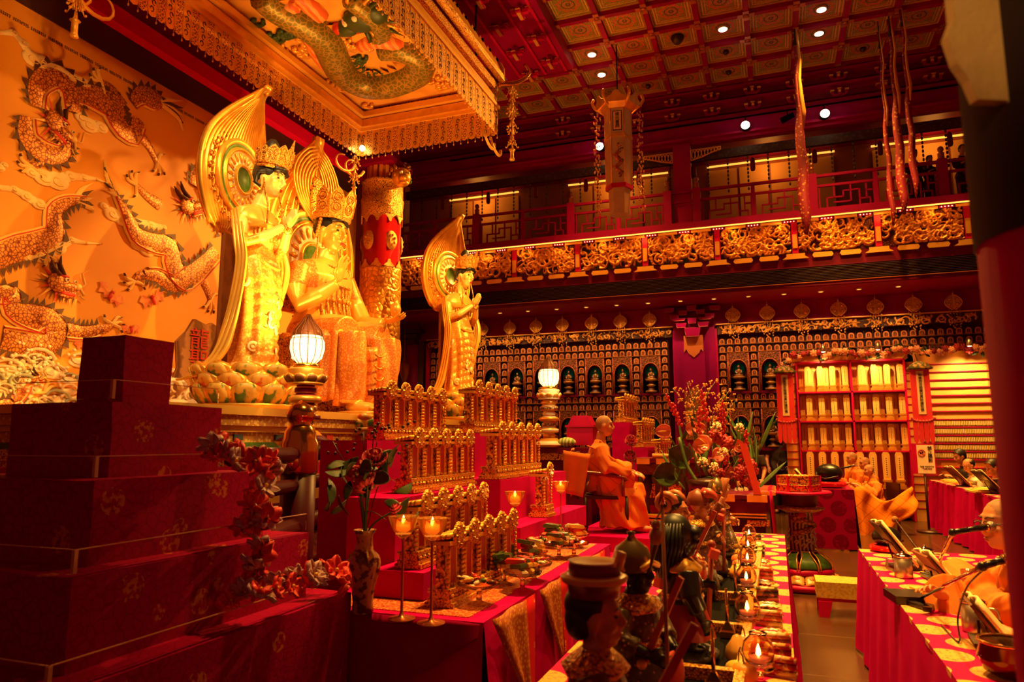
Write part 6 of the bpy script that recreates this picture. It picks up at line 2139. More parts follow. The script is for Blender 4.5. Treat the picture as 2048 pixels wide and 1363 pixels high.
# red prayer pennants with inscription
M['pennant'] = mk('red pennant silk', (0.62, 0.015, 0.03), 0.7, 0, ('vor', 9, (0.1, 0.12, 0.03), 0.12, 0.05))
for x, lab in ((0.2, 'red prayer pennant with vertical script on the pilaster side of the memorial shelf'), (2.72, 'red prayer pennant with vertical script between shelf and slat wall')):
	t = thing('prayer_pennant', lab, 'pennant', (x, YS - 0.25, 1.5), 0, 'prayer pennants')
	cp = MB().lathe([(0.22, 0), (0.24, 0.03), (0.16, 0.1), (0.06, 0.16), (0.0, 0.18)], 14, sq=(1, 0.6), wob=lambda w, z: 1 + 0.06 * cos(9 * w))
	cp.obj('canopy_top', mk('green embroidered top', (0.05, 0.06, 0.015), 0.7, 0, ('noise', 18, (0.4, 0.2, 0.05), 0.5, 0.6)), t, (0, 0, 1.5))
	MB().box((0, 0, 1.02), (0.34, 0.03, 0.98)).obj('body', 'pennant', t)
	MB().box((0, -0.02, 1.04), (0.13, 0.012, 0.86)).obj('script_panel', 'cream', t)
	inst('lettering', text_mesh('南無西方極樂世界阿彌陀佛', 0.066, vertical=True), t, (0, -0.03, 1.04), Euler((pi / 2, 0, 0)))
	MB().cyl((0, 0, 1.6), (0, 0.3, 1.84), 0.01, n=6).obj('hanger', 'dark_wood', t)
	b = MB()
	for k in range(11):
		a = pi * k / 10
		b.ell((-0.19 * cos(a), -0.02, 0.53 - 0.06 * sin(a)), (0.03, 0.02, 0.03), 6, 0, k=4)
	b.obj('bead_swag', 'red_rose', t)
	for k in range(4):
		MB().prism([(-0.042, 0), (0.042, 0), (0.042, -0.42), (0.03, -0.48), (0, -0.52), (-0.03, -0.48), (-0.042, -0.42)], ((-0.14 + 0.093 * k, 0, 0.55), (1, 0, 0), (0, 0, 1)), 0.02).obj('streamer', 'pennant', t)
# no-photo sign board
sg = thing('notice_board', 'small standing notice board with vertical characters and camera symbol', 'sign', (2.42, 14.5, 0.0))
MB().cyl((0, 0.02, 0), (0, 0.02, 1.05), 0.02, n=8).lathe([(0.2, 0), (0.2, 0.03), (0.03, 0.05)], 16).obj('stand', 'dark_wood', sg)
MB().box((0, 0, 1.27), (0.36, 0.02, 0.52)).obj('board', 'red_bright', sg)
MB().box((0.03, -0.012, 1.27), (0.27, 0.006, 0.5)).obj('card', 'white', sg)
inst('characters', text_mesh('禁止攝影', 0.075, vertical=True), sg, (0.1, -0.018, 1.35), Euler((pi / 2, 0, 0)))
inst('lettering', text_mesh('NO PHOTO\nTAKING', 0.04), sg, (0.04, -0.018, 1.12), Euler((pi / 2, 0, 0)))
b = MB()
b.tube([(-0.03 + 0.055 * cos(w), -0.02, 1.38 + 0.055 * sin(w)) for w in [2 * pi * q / 16 for q in range(17)]], 0.007, 5, 0, cap=False)
b.tube([(-0.07, -0.02, 1.42), (0.01, -0.02, 1.34)], 0.006, 5, 0).box((-0.03, -0.017, 1.38), (0.055, 0.006, 0.035), 1)
b.obj('camera_symbol', ['paint_red', 'black'], sg)


def atd(u, v, d):
	"""point at camera depth d along the line of sight"""
	return _ray(u, v) * d + Vector((0, 0, EYE))


# ================================================================ TIERED RED STAND (foreground)
ts = thing('tiered_stand', 'stepped stand draped in dark red brocade in the near foreground', 'stand', (-3.3, 2.4, 0))
TS = Vector((-3.3, 2.4, 0))
xl0 = aty(168, 675, 2.27).x


def drape_box(x0, x1, y0, y1, z0, z1, seed, amp=0.012):
	b = MB()
	nx, ny, nz = max(4, int((x1 - x0) / 0.06)), max(4, int((y1 - y0) / 0.06)), max(3, int((z1 - z0) / 0.06))

	def w(p):
		q = Vector(p) * 3.1 + Vector((seed * 7.3, 0, 0))
		n = noise.noise_vector(q)
		f = noise.noise(Vector((p[0] * 9, p[1] * 9, p[2] * 1.5 + seed)))
		return (p[0] + amp * n.x + 0.006 * f, p[1] + amp * n.y + 0.006 * f, p[2] + amp * 0.5 * n.z)
	L = lambda a, c, t: a + (c - a) * t
	b.grid(lambda u, v: w((L(x0, x1, u), L(y0, y1, v), z1)), nx, ny)
	b.grid(lambda u, v: w((L(x0, x1, u), y0, L(z0, z1, v))), nx, nz)
	b.grid(lambda u, v: w((x1, L(y0, y1, u), L(z0, z1, v))), ny, nz)
	b.grid(lambda u, v: w((L(x1, x0, u), y1, L(z0, z1, v))), nx, nz)
	b.grid(lambda u, v: w((x0, L(y1, y0, u), L(z0, z1, v))), ny, nz)
	return b


tiers = []
for i in range(5):
	x1, y0, y1, z1 = -2.629 + 0.15 * i, 2.27 - 0.174 * i, 2.54 + 0.155 * i, 2.054 - 0.3 * i
	x0 = xl0 - 0.15 * i * 1.15
	z0 = z1 - 0.31 if i < 4 else 0.0
	tiers.append((x0, x1, y0, y1, z1))
	drape_box(x0, x1, y0, y1, z0, z1, i).obj('brocade_tier', 'brocade', ts, -TS)
	if i:
		h = 0.075
		g = []
		for (a, c) in (((x0 + 0.01, y0 + 0.012), (x1 - 0.012, y0 + 0.012)), ((x1 - 0.012, y0 + 0.012), (x1 - 0.012, y1 - 0.01))):
			dx, dy = abs(c[0] - a[0]), abs(c[1] - a[1])
			MB().box(((a[0] + c[0]) / 2, (a[1] + c[1]) / 2, z1 + h / 2 + 0.012), (max(dx, 0.005), max(dy, 0.005), h)).obj('acrylic_guard', 'acrylic', ts, -TS)
			MB().box(((a[0] + c[0]) / 2, (a[1] + c[1]) / 2, z1 + h + 0.013), (max(dx, 0.006), max(dy, 0.006), 0.003)).obj('guard_edge', mk('acrylic edge', (0.7, 0.3, 0.15), 0.3), ts, -TS)
		MB().box((x1 - 0.012, y0 + 0.012, z1 + h / 2 + 0.012), (0.014, 0.014, h)).obj('guard_corner', mk('acrylic corner', (0.6, 0.25, 0.12), 0.3), ts, -TS)

# silk flower light garland trailing down the stand
fg = thing('flower_garland', 'trailing garland of red and white silk flowers on the brocade stand', 'garland', (-2.2, 2.9, 0.9))
FG = Vector((-2.2, 2.9, 0.9))


def silk_flower(mat):
	b = MB()
	for k in range(6):
		a = 2 * pi * k / 6
		o = len(b.v)
		b.sheet(lambda u, v: (0.012 + v * 0.05, (u - 0.5) * 0.05 * sin(pi * (0.15 + 0.8 * v)), 0.022 * v + 0.012 * cos(u * 9)), 5, 4, 0.0012)
		b.xf(Matrix.Rotation(a, 4, 'Z'), o)
	b.ell((0, 0, 0.012), 0.01, 6, 1)
	return b.mesh('silk_flower', [mat, 'gold_plain'])


sfr = silk_flower(mk('red silk petal', (0.9, 0.05, 0.04), 0.5))
sfw = silk_flower(mk('pale silk petal', (0.62, 0.36, 0.4), 0.5))
gr = random.Random(31)
anch = []
for i, (u0, v0, u1, v1, d, n) in enumerate(((432, 905, 540, 930, 3.05, 16), (535, 930, 500, 1040, 3.0, 7), (480, 1050, 545, 1040, 2.98, 9), (525, 1090, 505, 1160, 2.9, 7), (455, 1195, 560, 1165, 2.85, 10), (560, 1165, 690, 1155, 3.0, 13))):
	last = None
	pth = []
	for k in range(n):
		t = k / max(1, n - 1)
		p = atd(u0 + (u1 - u0) * t + gr.uniform(-10, 10), v0 + (v1 - v0) * t + gr.uniform(-16, 10), d + gr.uniform(-0.06, 0.06))
		pth.append(p - FG)
		inst('silk_flower', sfr if gr.random() < 0.5 else sfw, fg, p - FG, Euler((gr.uniform(-1.2, 1.2), gr.uniform(0.2, 1.4), gr.uniform(0, 6.28))), gr.uniform(0.7, 1.05))
	MB().tube(crom(pth, 3), 0.0025, 5).obj('wire', 'brown_wood', fg)

# ================================================================ DISH TABLE
TX0, TX1, TY0, TY1, TZ = -2.39, -1.34, 3.22, 5.95, 0.75


def skirt(b, p0, p1, z0, z1, m=0, amp=0.018, freq=15, flare=0.05, seed=0.0):
	"""pleated hanging cloth from p0 to p1 (outward side is to the right of the direction)"""
	p0, p1 = Vector((*p0, 0)), Vector((*p1, 0))
	L = (p1 - p0).length
	d = (p1 - p0) / L
	nr = Vector((d.y, -d.x, 0))
	nu = max(12, int(L * 34))

	def f(u, v):
		s = L * u
		a = amp * (0.25 + v) * (sin(s * freq + seed) + 0.6 * sin(s * freq * 0.37 + 1.3 + seed))
		p = p0 + d * s + nr * (a + flare * v)
		return (p.x, p.y, z1 + (z0 - z1) * v)
	b.grid(f, nu, 8, m)


def cloth_table(name, label, x0, x1, y0, y1, z, top_mat, skirt_mat, sides='FRBL', amp=0.018, origin=None, floor=0.02):
	t = thing(name, label, 'table', ((x0 + x1) / 2, (y0 + y1) / 2, 0))
	off = -Vector(t.location)
	MB().box(((x0 + x1) / 2, (y0 + y1) / 2, z - 0.012), (x1 - x0, y1 - y0, 0.024)).obj('table_top', top_mat, t, off)
	for cx in (x0 + 0.08, x1 - 0.08):
		for cy in (y0 + 0.08, y1 - 0.08):
			MB().box((cx, cy, z / 2 - 0.02), (0.05, 0.05, z - 0.04)).obj('leg', 'dark_wood', t, off)
	pts = {'F': ((x0, y0), (x1, y0)), 'R': ((x1, y0), (x1, y1)), 'B': ((x1, y1), (x0, y1)), 'L': ((x0, y1), (x0, y0))}
	for k in sides:
		b = MB()
		skirt(b, *pts[k], floor, z, 0, amp, seed=ord(k))
		b.obj('cloth_skirt', skirt_mat, t, off)
	return t, off


dt, dto = cloth_table('offering_table', 'red clothed offering table carrying gold tablets and candy dishes', TX0, TX1, TY0, TY1, TZ, 'red_cloth', 'red_cloth', 'FRB')
MB().box(((TX0 + TX1) / 2, (TY0 + TY1) / 2, TZ + 0.002), (TX1 - TX0 - 0.2, TY1 - TY0 - 0.12, 0.004)).obj('lace_runner', mk('gold lace runner', (0.78, 0.36, 0.06), 0.6, 0, ('edge', 40, (0.45, 0.02, 0.01), 0.0, 0.14)), dt, dto)
# folded overlay across the front and brocade points on the long side
ov = MB()
ov.sheet(lambda u, v: (TX0 + (TX1 - TX0) * u, TY0 - 0.03 - 0.02 * v - 0.012 * sin(u * 14), TZ + 0.004 - 0.42 * v * (1 - abs(u - 0.45) * 1.55)), 24, 8, 0.004)
ov.obj('front_overlay', mk('dark red overlay cloth', (0.3, 0.002, 0.06), 0.8, 0, None, None, 0.05), dt, dto)
M['flag_gold'] = mk('gold brocade point', (0.62, 0.24, 0.03), 0.6, 0.1, ('vor', 50, (0.4, 0.08, 0.015), 0.3, 0.5))
for k, (ya, yb, dp) in enumerate(((3.26, 3.72, 0.52), (3.98, 4.36, 0.46), (5.05, 5.42, 0.42))):
	f = MB()
	f.sheet(lambda u, v: (TX1 + 0.028 + 0.05 * v + 0.01 * sin(u * 8), ya + (yb - ya) * (u * (1 - v) + (0.75 if k else 0.9) * v), TZ + 0.006 - dp * v), 8, 8, 0.004)
	f.obj('brocade_point', 'flag_gold', dt, dto)
	g = MB()
	g.sheet(lambda u, v: (TX1 + 0.032 + 0.05 * v, yb - 0.03 + 0.2 * u * (1 - 0.8 * v), TZ + 0.007 - 0.5 * v), 6, 6, 0.003)
	g.obj('red_point', 'brocade_fine', dt, dto)

# stepped red stands under the tablet rows
st = thing('tablet_stand', 'red stepped stand under the near rows of gold tablets', 'stand', (-2.3, 4.3, 0))
for x0, x1, y0, y1, z0, z1 in ((-2.12, -1.8, 3.5, 4.75, 0.76, 0.9), (-2.45, -2.12, 3.75, 5.0, 0.76, 1.26), (-2.8, -2.45, 3.95, 5.25, 0.0, 1.6)):
	MB().box(((x0 + x1) / 2, (y0 + y1) / 2, (z0 + z1) / 2), (x1 - x0, y1 - y0, z1 - z0)).obj('step', 'red_cloth', st, (2.3, -4.3, 0))
MB().box((-1.95, 4.2, 0.756), (0.02, 0.02, 0.002)).obj('felt_foot', 'red_cloth', st, (2.3, -4.3, 0))
st2 = thing('tablet_stand', 'red stepped stand under the farther rows of gold tablets', 'stand', (-2.0, 5.8, 0))
for x0, x1, y0, y1, z0, z1 in ((-2.05, -1.84, 5.14, 7.1, 0.76, 0.95), (-2.4, -2.05, 5.26, 7.1, 0.76, 1.29), (-2.8, -2.4, 5.56, 7.1, 0.0, 1.66)):
	MB().box(((x0 + x1) / 2, (y0 + y1) / 2, (z0 + z1) / 2), (x1 - x0, y1 - y0, z1 - z0)).obj('step', 'red_cloth', st2, (2.0, -5.8, 0))

# gold tablets: base, red panel, beaded frame, roof, round crest (facing +X)
tb_ = thing('gold_tablet', 'x', 'tablet')
W = 0.205
b = MB()
b.box((0, 0, 0.012), (0.16, W, 0.024)).box((0, 0, 0.034), (0.135, W * 0.97, 0.02)).box((0, 0, 0.056), (0.11, W * 0.95, 0.025)).box((0, 0, 0.08), (0.13, W * 0.98, 0.022))
for k in range(4):
	b.ell((0.062, -W * 0.36 + k * W * 0.24, 0.057), (0.012, 0.02, 0.012), 6, 0, k=4)
b.obj('base', 'gold_fine', tb_)
MB().box((0, 0, 0.2), (0.05, W * 0.9, 0.22)).obj('slab', 'gold_carved', tb_)
MB().prism([(-0.034, 0.11), (0.034, 0.11), (0.034, 0.275), (0.02, 0.292), (-0.02, 0.292), (-0.034, 0.275)], ((0.024, 0, 0), (0, 1, 0), (0, 0, 1)), 0.006).obj('red_panel', mk('red tablet panel', (0.5, 0.012, 0.012), 0.4), tb_)
b = MB()
for s in (-1, 1):
	for k in range(8):
		b.lathe([(0.007, 0), (0.012, 0.006), (0.012, 0.014), (0.007, 0.02)], 6, (0.045, s * W * 0.44, 0.098 + 0.024 * k))
b.tube([(0.03, -0.04, 0.1), (0.03, -0.04, 0.28), (0.03, -0.022, 0.3), (0.03, 0.022, 0.3), (0.03, 0.04, 0.28), (0.03, 0.04, 0.1)], 0.006, 5)
b.obj('beaded_frame', 'gold', tb_)
b = MB()
b.box((-0.005, 0, 0.318), (0.13, W, 0.02))
for k in range(5):
	b.cyl((-0.06 + k * 0.026, -W / 2, 0.338 + 0.004 * k), (-0.06 + k * 0.026, W / 2, 0.338 + 0.004 * k), 0.014, n=8)
b.obj('roof', 'gold_plain', tb_)
b = MB().lathe([(0.0, 0.016), (0.03, 0.018), (0.05, 0.012), (0.066, 0.014), (0.07, 0.0)], 16, cap=False)
for k in range(8):
	b.ell((cos(k * pi / 4) * 0.05, sin(k * pi / 4) * 0.05, 0.014), 0.013, 5, 0, k=4)
b.xf(Matrix.Translation((0.06, 0, 0.352)) @ Matrix.Rotation(pi / 2, 4, 'Y'))
b.obj('round_crest', 'gold_fine', tb_)
rowsT = (('lowest row on the offering table', -1.66, 3.5, 5, 0.755), ('second row of the near stand', -1.93, 3.66, 5, 0.905), ('third row of the near stand', -2.27, 4.2, 5, 1.265), ('top row of the near stand', -2.62, 4.43, 5, 1.605),
		 ('top row of the farther stand', -2.5, 5.72, 5, 1.665), ('second row of the farther stand', -2.15, 5.38, 5, 1.295), ('lowest row of the farther stand', -1.93, 5.95, 1, 0.955))
for nm, x, y, n, z in rowsT:
	for k in range(n):
		lab = f'{ORD[k]} gold tablet with red panel, {nm}' if n > 1 else f'single gold tablet with red panel, {nm}'
		sc_ = 1.1 if 'farther' in nm else 1.0
		copy_tree(tb_, None, loc=(x, y + k * W * sc_, z), label=lab, group='gold tablets with red panels', scale=sc_)
# tablets far behind the monk
st3 = thing('tablet_stand', 'red stepped stand of gold tablets behind the seated monk', 'stand', (-1.95, 10.3, 0))
for x0, x1, y0, y1, z1 in ((-2.2, -1.95, 10.0, 11.2, 1.85), (-1.95, -1.7, 10.0, 11.2, 1.5), (-1.7, -1.45, 10.0, 11.2, 1.25)):
	MB().box(((x0 + x1) / 2, (y0 + y1) / 2, z1 / 2), (x1 - x0, y1 - y0, z1)).obj('step', 'red_cloth', st3, (1.95, -10.3, 0))
for r, (x, z, nm) in enumerate(((-2.08, 1.855, 'top'), (-1.83, 1.505, 'middle'), (-1.58, 1.255, 'lowest'))):
	for k in range(5):
		copy_tree(tb_, None, loc=(x, 10.12 + k * W, z), label=f'{ORD[k]} small gold tablet in the {nm} row behind the seated monk', group='gold tablets with red panels')
for _c in list(tb_.children) + [tb_]:
	bpy.data.objects.remove(_c)

# candle glasses on stems
cg = thing('candle_stand', 'x', 'candle')
MB().lathe([(0.055, 0), (0.055, 0.004), (0.012, 0.012), (0.006, 0.03), (0.005, 0.3), (0.012, 0.315)], 18).obj('stem', mk('red gilt stem', (0.55, 0.14, 0.04), 0.25, 0.5), cg)
MB().lathe([(0.012, 0.312), (0.03, 0.325), (0.045, 0.35), (0.058, 0.395), (0.062, 0.4), (0.056, 0.398), (0.042, 0.352), (0.02, 0.335)], 24, wob=lambda w, z: 1 + (0.05 * cos(12 * w) if z > 0.35 else 0), cap=False).obj('glass_cup', 'amber_glass', cg)
MB().lathe([(0.022, 0.335), (0.03, 0.345), (0.03, 0.365), (0.0, 0.366)], 14).obj('wax', mk('candle wax', (0.8, 0.3, 0.06), 0.5, emit=((1, 0.4, 0.05), 0.7)), cg)
MB().lathe([(0.0, 0.364), (0.008, 0.372), (0.006, 0.388), (0.0, 0.404)], 8).obj('flame', 'flame', cg)
for (u, v, zb, lab) in ((803, 1237, 0.756, 'lit candle glass on a tall stem nearest the vase'), (862, 1246, 0.756, 'lit candle glass on a tall stem in front of the lowest tablets'), (1030, 1120, 0.756, 'lit candle glass at the end of the lowest tablet row'), (1122, 1072, 0.756, 'lit candle glass beside the single gold tablet')):
	p = atz(u, v, zb)
	copy_tree(cg, None, loc=p, label=lab, group='candle glasses on stems', scale=1.2)
	point('candle_light', p + Vector((0.03, -0.05, 0.54)), 0.9, (1, 0.5, 0.1), 0.02)
for _c in list(cg.children) + [cg]:
	bpy.data.objects.remove(_c)

# glass candy dishes
dish_me = MB().lathe([(0.05, 0), (0.05, 0.004), (0.012, 0.014), (0.01, 0.05), (0.03, 0.06), (0.08, 0.072), (0.088, 0.084), (0.082, 0.084), (0.03, 0.068), (0.0, 0.066)], 24, wob=lambda w, z: 1 + (0.03 * cos(14 * w) if z > 0.07 else 0), cap=False).mesh('glass_dish', 'glass')
cmats = [mk('candy ' + n, c, 0.25) for n, c in (('red', (0.6, 0.03, 0.03)), ('gold', (0.8, 0.45, 0.08)), ('green', (0.08, 0.12, 0.03)), ('white', (0.8, 0.65, 0.45)), ('brown', (0.12, 0.03, 0.012)))]


def candy_mesh(m):
	b = MB().ell((0, 0, 0), (0.022, 0.012, 0.01), 8, 0, k=5)
	for s in (-1, 1):
		b.add([(s * 0.02, 0, 0), (s * 0.036, 0.013, 0.004), (s * 0.036, -0.013, 0.002)], [(0, 1, 2)])
	return b.mesh('wrapped_candy', cmats[m])


can_me = [candy_mesh(i) for i in range(5)]
bar_me = [MB().box((0, 0, 0), (0.085, 0.026, 0.02)).box((0.044, 0, 0), (0.006, 0.03, 0.012)).box((-0.044, 0, 0), (0.006, 0.03, 0.012)).mesh('wrapped_bar', cmats[i]) for i in range(5)]
kr = random.Random(5)
dishes = ((958, 1192, 'candies', 'nearest the lowest tablets'), (1045, 1165, 'bars', 'second from the near table corner'), (1008, 1152, 'bars', 'tucked against the lowest tablet row'), (1068, 1145, 'candies', 'before the brocade point'), (1063, 1118, 'bars', 'in the middle of the table on red paper'), (1012, 1128, 'boxes', 'of dark boxes beside the tablets'), (1085, 1096, 'candies', 'at the foot of the red step'), (1118, 1100, 'bars', 'beside the far brocade point'), (1148, 1098, 'candies', 'at the far table edge'), (1152, 1078, 'bars', 'heaped highest at the far table corner'), (1108, 1078, 'bars', 'behind the far candies'))
for k, (u, v, kind, where) in enumerate(dishes):
	p = atz(u, v + 16, TZ + 0.006)
	t = thing('candy_dish', f'glass stemmed dish of wrapped {"sweets" if kind == "candies" else "bars" if kind == "bars" else "packets"} {where}', 'dish', p, kr.uniform(0, 3), 'candy dishes on the offering table', 1.3)
	inst('glass_dish', dish_me, t)
	for q in range(12 if kind == 'candies' else 9):
		a, r = kr.uniform(0, 6.28), kr.uniform(0, 0.062)
		if kind == 'candies':
			inst('wrapped_candy', kr.choice(can_me), t, (cos(a) * r, sin(a) * r, 0.086 + 0.012 * (q // 6)), Euler((kr.uniform(-0.4, 0.4), kr.uniform(-0.4, 0.4), a)))
		else:
			inst('wrapped_bar', can_me and kr.choice(bar_me if kind == 'bars' else bar_me[4:] + bar_me[2:3]), t, ((q % 3 - 1) * 0.03, (q // 3 - 1) * 0.012, 0.088 + 0.02 * (q // 3)), Euler((kr.uniform(-0.15, 0.15), kr.uniform(-0.15, 0.15), pi / 2 + kr.uniform(-0.4, 0.4))))

# porcelain vase with peonies
pv = atz(725, 1224, TZ + 0.005)
vt = thing('flower_vase', 'tall painted porcelain vase of dark red peonies on the offering table', 'vase', pv)
vmat = Nd('painted porcelain')
vf = vmat.mapr(vmat.tex('noise', 26, None, 3.0), 0.5, 0.56)
M['porcelain'] = vmat.fin(vmat.mix(vf, (0.42, 0.2, 0.1), (0.1, 0.02, 0.02)), 0.18, 0)
MB().lathe([(0.05, 0), (0.054, 0.01), (0.05, 0.05), (0.058, 0.12), (0.08, 0.2), (0.085, 0.24), (0.075, 0.275), (0.045, 0.305), (0.04, 0.37), (0.058, 0.4), (0.052, 0.4), (0.034, 0.37)], 28, cap=False).obj('vase_body', 'porcelain', vt)
peo = MB()
qr = random.Random(3)
for ring, (n, rr, z, sz) in enumerate(((5, 0.15, 0.5, 0.4), (8, 0.45, 0.35, 0.5), (11, 0.8, 0.1, 0.55), (12, 0.95, -0.2, 0.5))):
	for k in range(n):
		a = 2 * pi * k / n + ring * 0.4
		o = len(peo.v)
		peo.sheet(lambda u, v: (v * sz, (u - 0.5) * sz * 1.2 * (0.5 + 0.5 * sin(pi * v)), 0.25 * v * v + 0.07 * cos(u * 12 + k)), 5, 4, 0.02)
		peo.xf(Matrix.Translation((cos(a) * rr * 0.5, sin(a) * rr * 0.5, z)) @ Matrix.Rotation(a, 4, 'Z') @ Matrix.Rotation(-1.1 + ring * 0.35, 4, 'Y'), o)
peo_me = peo.mesh('peony', mk('dark red peony', (0.36, 0.01, 0.03), 0.6, 0, ('noise', 12, (0.5, 0.03, 0.05), 0.4, 0.6)))
big = MB().sheet(lambda u, v: ((u - 0.5) * 0.07 * sin(pi * min(1, 0.05 + 0.95 * v)) ** 0.8, 0.03 * sin(v * 2.5), v * 0.16), 6, 7, 0.002)
lbig = MB()
lbig.sheet(lambda u, v: ((u - 0.5) * 0.07 * max(0.02, sin(pi * min(1, 0.05 + 0.95 * v))) ** 0.8, 0.03 * sin(v * 2.5), v * 0.16), 6, 7, 0.002)
leaf_big = lbig.mesh('leaf', 'leaf_dark')
for (du, dv, r) in ((25, -195, 0.078), (10, -150, 0.072), (68, -102, 0.032), (-15, -175, 0.04)):
	q = atd(725 + du, 1120 + dv, 3.5) - pv
	inst('peony', peo_me, vt, q, Euler((0.5, 0.4, du)), r)
	MB().tube(crom([(0, 0, 0.36), (q.x * 0.3, q.y * 0.3, 0.36 + (q.z - 0.36) * 0.5), tuple(q)], 4), 0.005, 5).obj('stalk', 'leaf_dark', vt)
for k in range(26):
	du, dv = qr.uniform(-75, 95), qr.uniform(-185, -60)
	q = atd(725 + du, 1115 + dv, 3.5 + qr.uniform(-0.1, 0.1)) - pv
	inst('leaf', leaf_big, vt, q, Euler((qr.uniform(-1.6, 1.6), qr.uniform(-1, 1), qr.uniform(0, 6.28))), qr.uniform(0.6, 1.0))
tw = MB()
for k in range(5):
	a = qr.uniform(-0.2, 0.25)
	tw.tube(crom([(0, 0, 0.35), (a * 0.3, 0, 0.6), (a, qr.uniform(-0.1, 0.1), 0.8 + qr.uniform(0, 0.15))], 4), 0.003, 4)
	for q in range(5):
		tw.ell((a + qr.uniform(-0.04, 0.04), qr.uniform(-0.05, 0.05), 0.82 + qr.uniform(-0.05, 0.12)), 0.009, 5, k=4)
tw.obj('berry_twigs', 'dark_wood', vt)

# ================================================================ RED STEPS AND PLATFORM
pf0 = atz(1280, 1076, 0.5)
pt = thing('red_steps', 'low red platform with three steps under the seated monk', 'platform', (-1.6, 8.6, 0))
for z0, z1, yf in ((0.33, 0.5, pf0.y), (0.17, 0.33, pf0.y - 0.52), (0.0, 0.17, pf0.y - 1.02)):
	MB().box((-1.4, (yf + 11.4) / 2, (z0 + z1) / 2), (1.9, 11.4 - yf, z1 - z0)).obj('step', 'red_cloth', pt, (1.6, -8.6, 0))

# carved altar table behind the monk
af = 9.3
ax0, ax1 = aty(1268, 930, af).x, aty(1428, 930, af).x
azt = aty(1350, 916, af).z
al = thing('carved_altar', 'dark carved altar table with gilt edges behind the seated monk', 'altar', ((ax0 + ax1) / 2, af + 0.35, 0.5))
aw = ax1 - ax0
zt = azt - 0.5
MB().box((0, 0, zt - 0.03), (aw, 0.75, 0.06)).obj('tabletop', 'red_dark', al)
for k in range(4):
	MB().box((-aw / 2 + aw * (k + 0.5) / 4, -0.38, zt - 0.04), (aw / 6, 0.02, 0.07)).obj('gilt_mount', 'gold', al)
MB().box((0, 0.03, zt - 0.14), (aw * 0.94, 0.66, 0.14)).obj('apron', mk('carved dark red', (0.14, 0.006, 0.01), 0.35, 0, ('vor', 24, (0.4, 0.1, 0.02), 0.2, 0.1), ('vor', 24, 0.7, 0.012)), al)
for s in (-1, 1):
	lg = MB().lathe([(0.05, 0), (0.09, 0.04), (0.06, 0.12), (0.05, 0.25), (0.09, 0.42), (0.11, 0.52), (0.08, zt - 0.2)], 14)
	lg.obj('leg', 'dark_wood', al, (s * (aw / 2 - 0.12), -0.22, 0))
for k in range(3):
	MB().box((-aw / 2 + aw * (k + 0.5) / 3, -0.1, zt * 0.52), (aw / 3.6, 0.3, zt * 0.42)).obj('drawer_panel', mk('lacquer panel', (0.07, 0.005, 0.008), 0.3), al)
	MB().box((-aw / 2 + aw * (k + 0.5) / 3, -0.26, zt * 0.52), (aw / 6, 0.02, zt * 0.2)).obj('panel_relief', 'gold_carved', al)
for z in (0.05, 0.1, 0.15):
	MB().box((0, -0.15 - z * 0.3, z), (aw * 0.95, 0.5, 0.03)).obj('gilt_plinth', 'gold' if z > 0.07 else 'red_dark', al)
# things on that altar
tag(MB().cyl((-0.22, 0, 0.02), (0.24, 0.05, 0.02), 0.03, 0.025, 12).obj('scroll_roll', 'orange_panel', None, ((ax0 + ax1) / 2 - 0.05, af + 0.05, azt + 0.008)), 'rolled cream scroll lying on the dark carved altar', 'scroll')
tag(MB().lathe([(0.04, 0), (0.045, 0.01), (0.045, 0.1), (0.04, 0.1), (0.038, 0.02)], 16, cap=False).tube([(0.045, 0, 0.08), (0.075, 0, 0.07), (0.07, 0, 0.03), (0.045, 0, 0.025)], 0.006, 5).obj('enamel_mug', 'white', None, (ax1 - 0.18, af + 0.02, azt + 0.002)), 'pale enamel mug at the flower end of the dark altar', 'mug')

# second altar with gilt mounts carrying the flowers
bf2 = 7.9
bx0, bx1 = aty(1432, 1000, bf2).x, aty(1533, 1000, bf2).x
bzt = aty(1480, 990, bf2).z
a2 = thing('offering_altar', 'lacquered altar with bright gilt corner mounts under the flowers', 'altar', ((bx0 + bx1) / 2, bf2 + 0.5, 0))
bw = bx1 - bx0
MB().box((0, 0, bzt - 0.02), (bw, 1.0, 0.04)).obj('tabletop', 'red_dark', a2)
for s in (-1, 1):
	MB().box((s * (bw / 2 - 0.09), -0.5, bzt - 0.03), (0.2, 0.03, 0.07)).obj('corner_mount', 'gold', a2)
	MB().box((s * (bw / 2 - 0.09), -0.47, bzt - 0.28), (0.22, 0.06, 0.06)).obj('foot_mount', 'gold_carved', a2)
MB().box((0, -0.46, bzt - 0.12), (bw * 0.95, 0.04, 0.14)).obj('front_panel', 'red_dark', a2)
for z in (0.19, 0.22):
	MB().box((0, -0.49, bzt - z), (bw * 0.98, 0.04, 0.014)).obj('gilt_bead', 'gold', a2)
MB().box((0, 0.0, (bzt - 0.25) / 2), (bw * 0.86, 0.8, bzt - 0.25)).obj('body', 'dark_wood', a2)
# red cloth hanging from the altar end
rc = MB()
rc.sheet(lambda u, v: (bx1 + 0.03 + 0.05 * v + 0.02 * sin(u * 16), bf2 - 0.1 + 1.2 * u, bzt + 0.05 - (bzt - 0.02) * v), 30, 8, 0.006)
tag(rc.obj('altar_cloth', 'red_bright', None), 'bright red cloth hanging over the end of the flower altar', 'cloth')
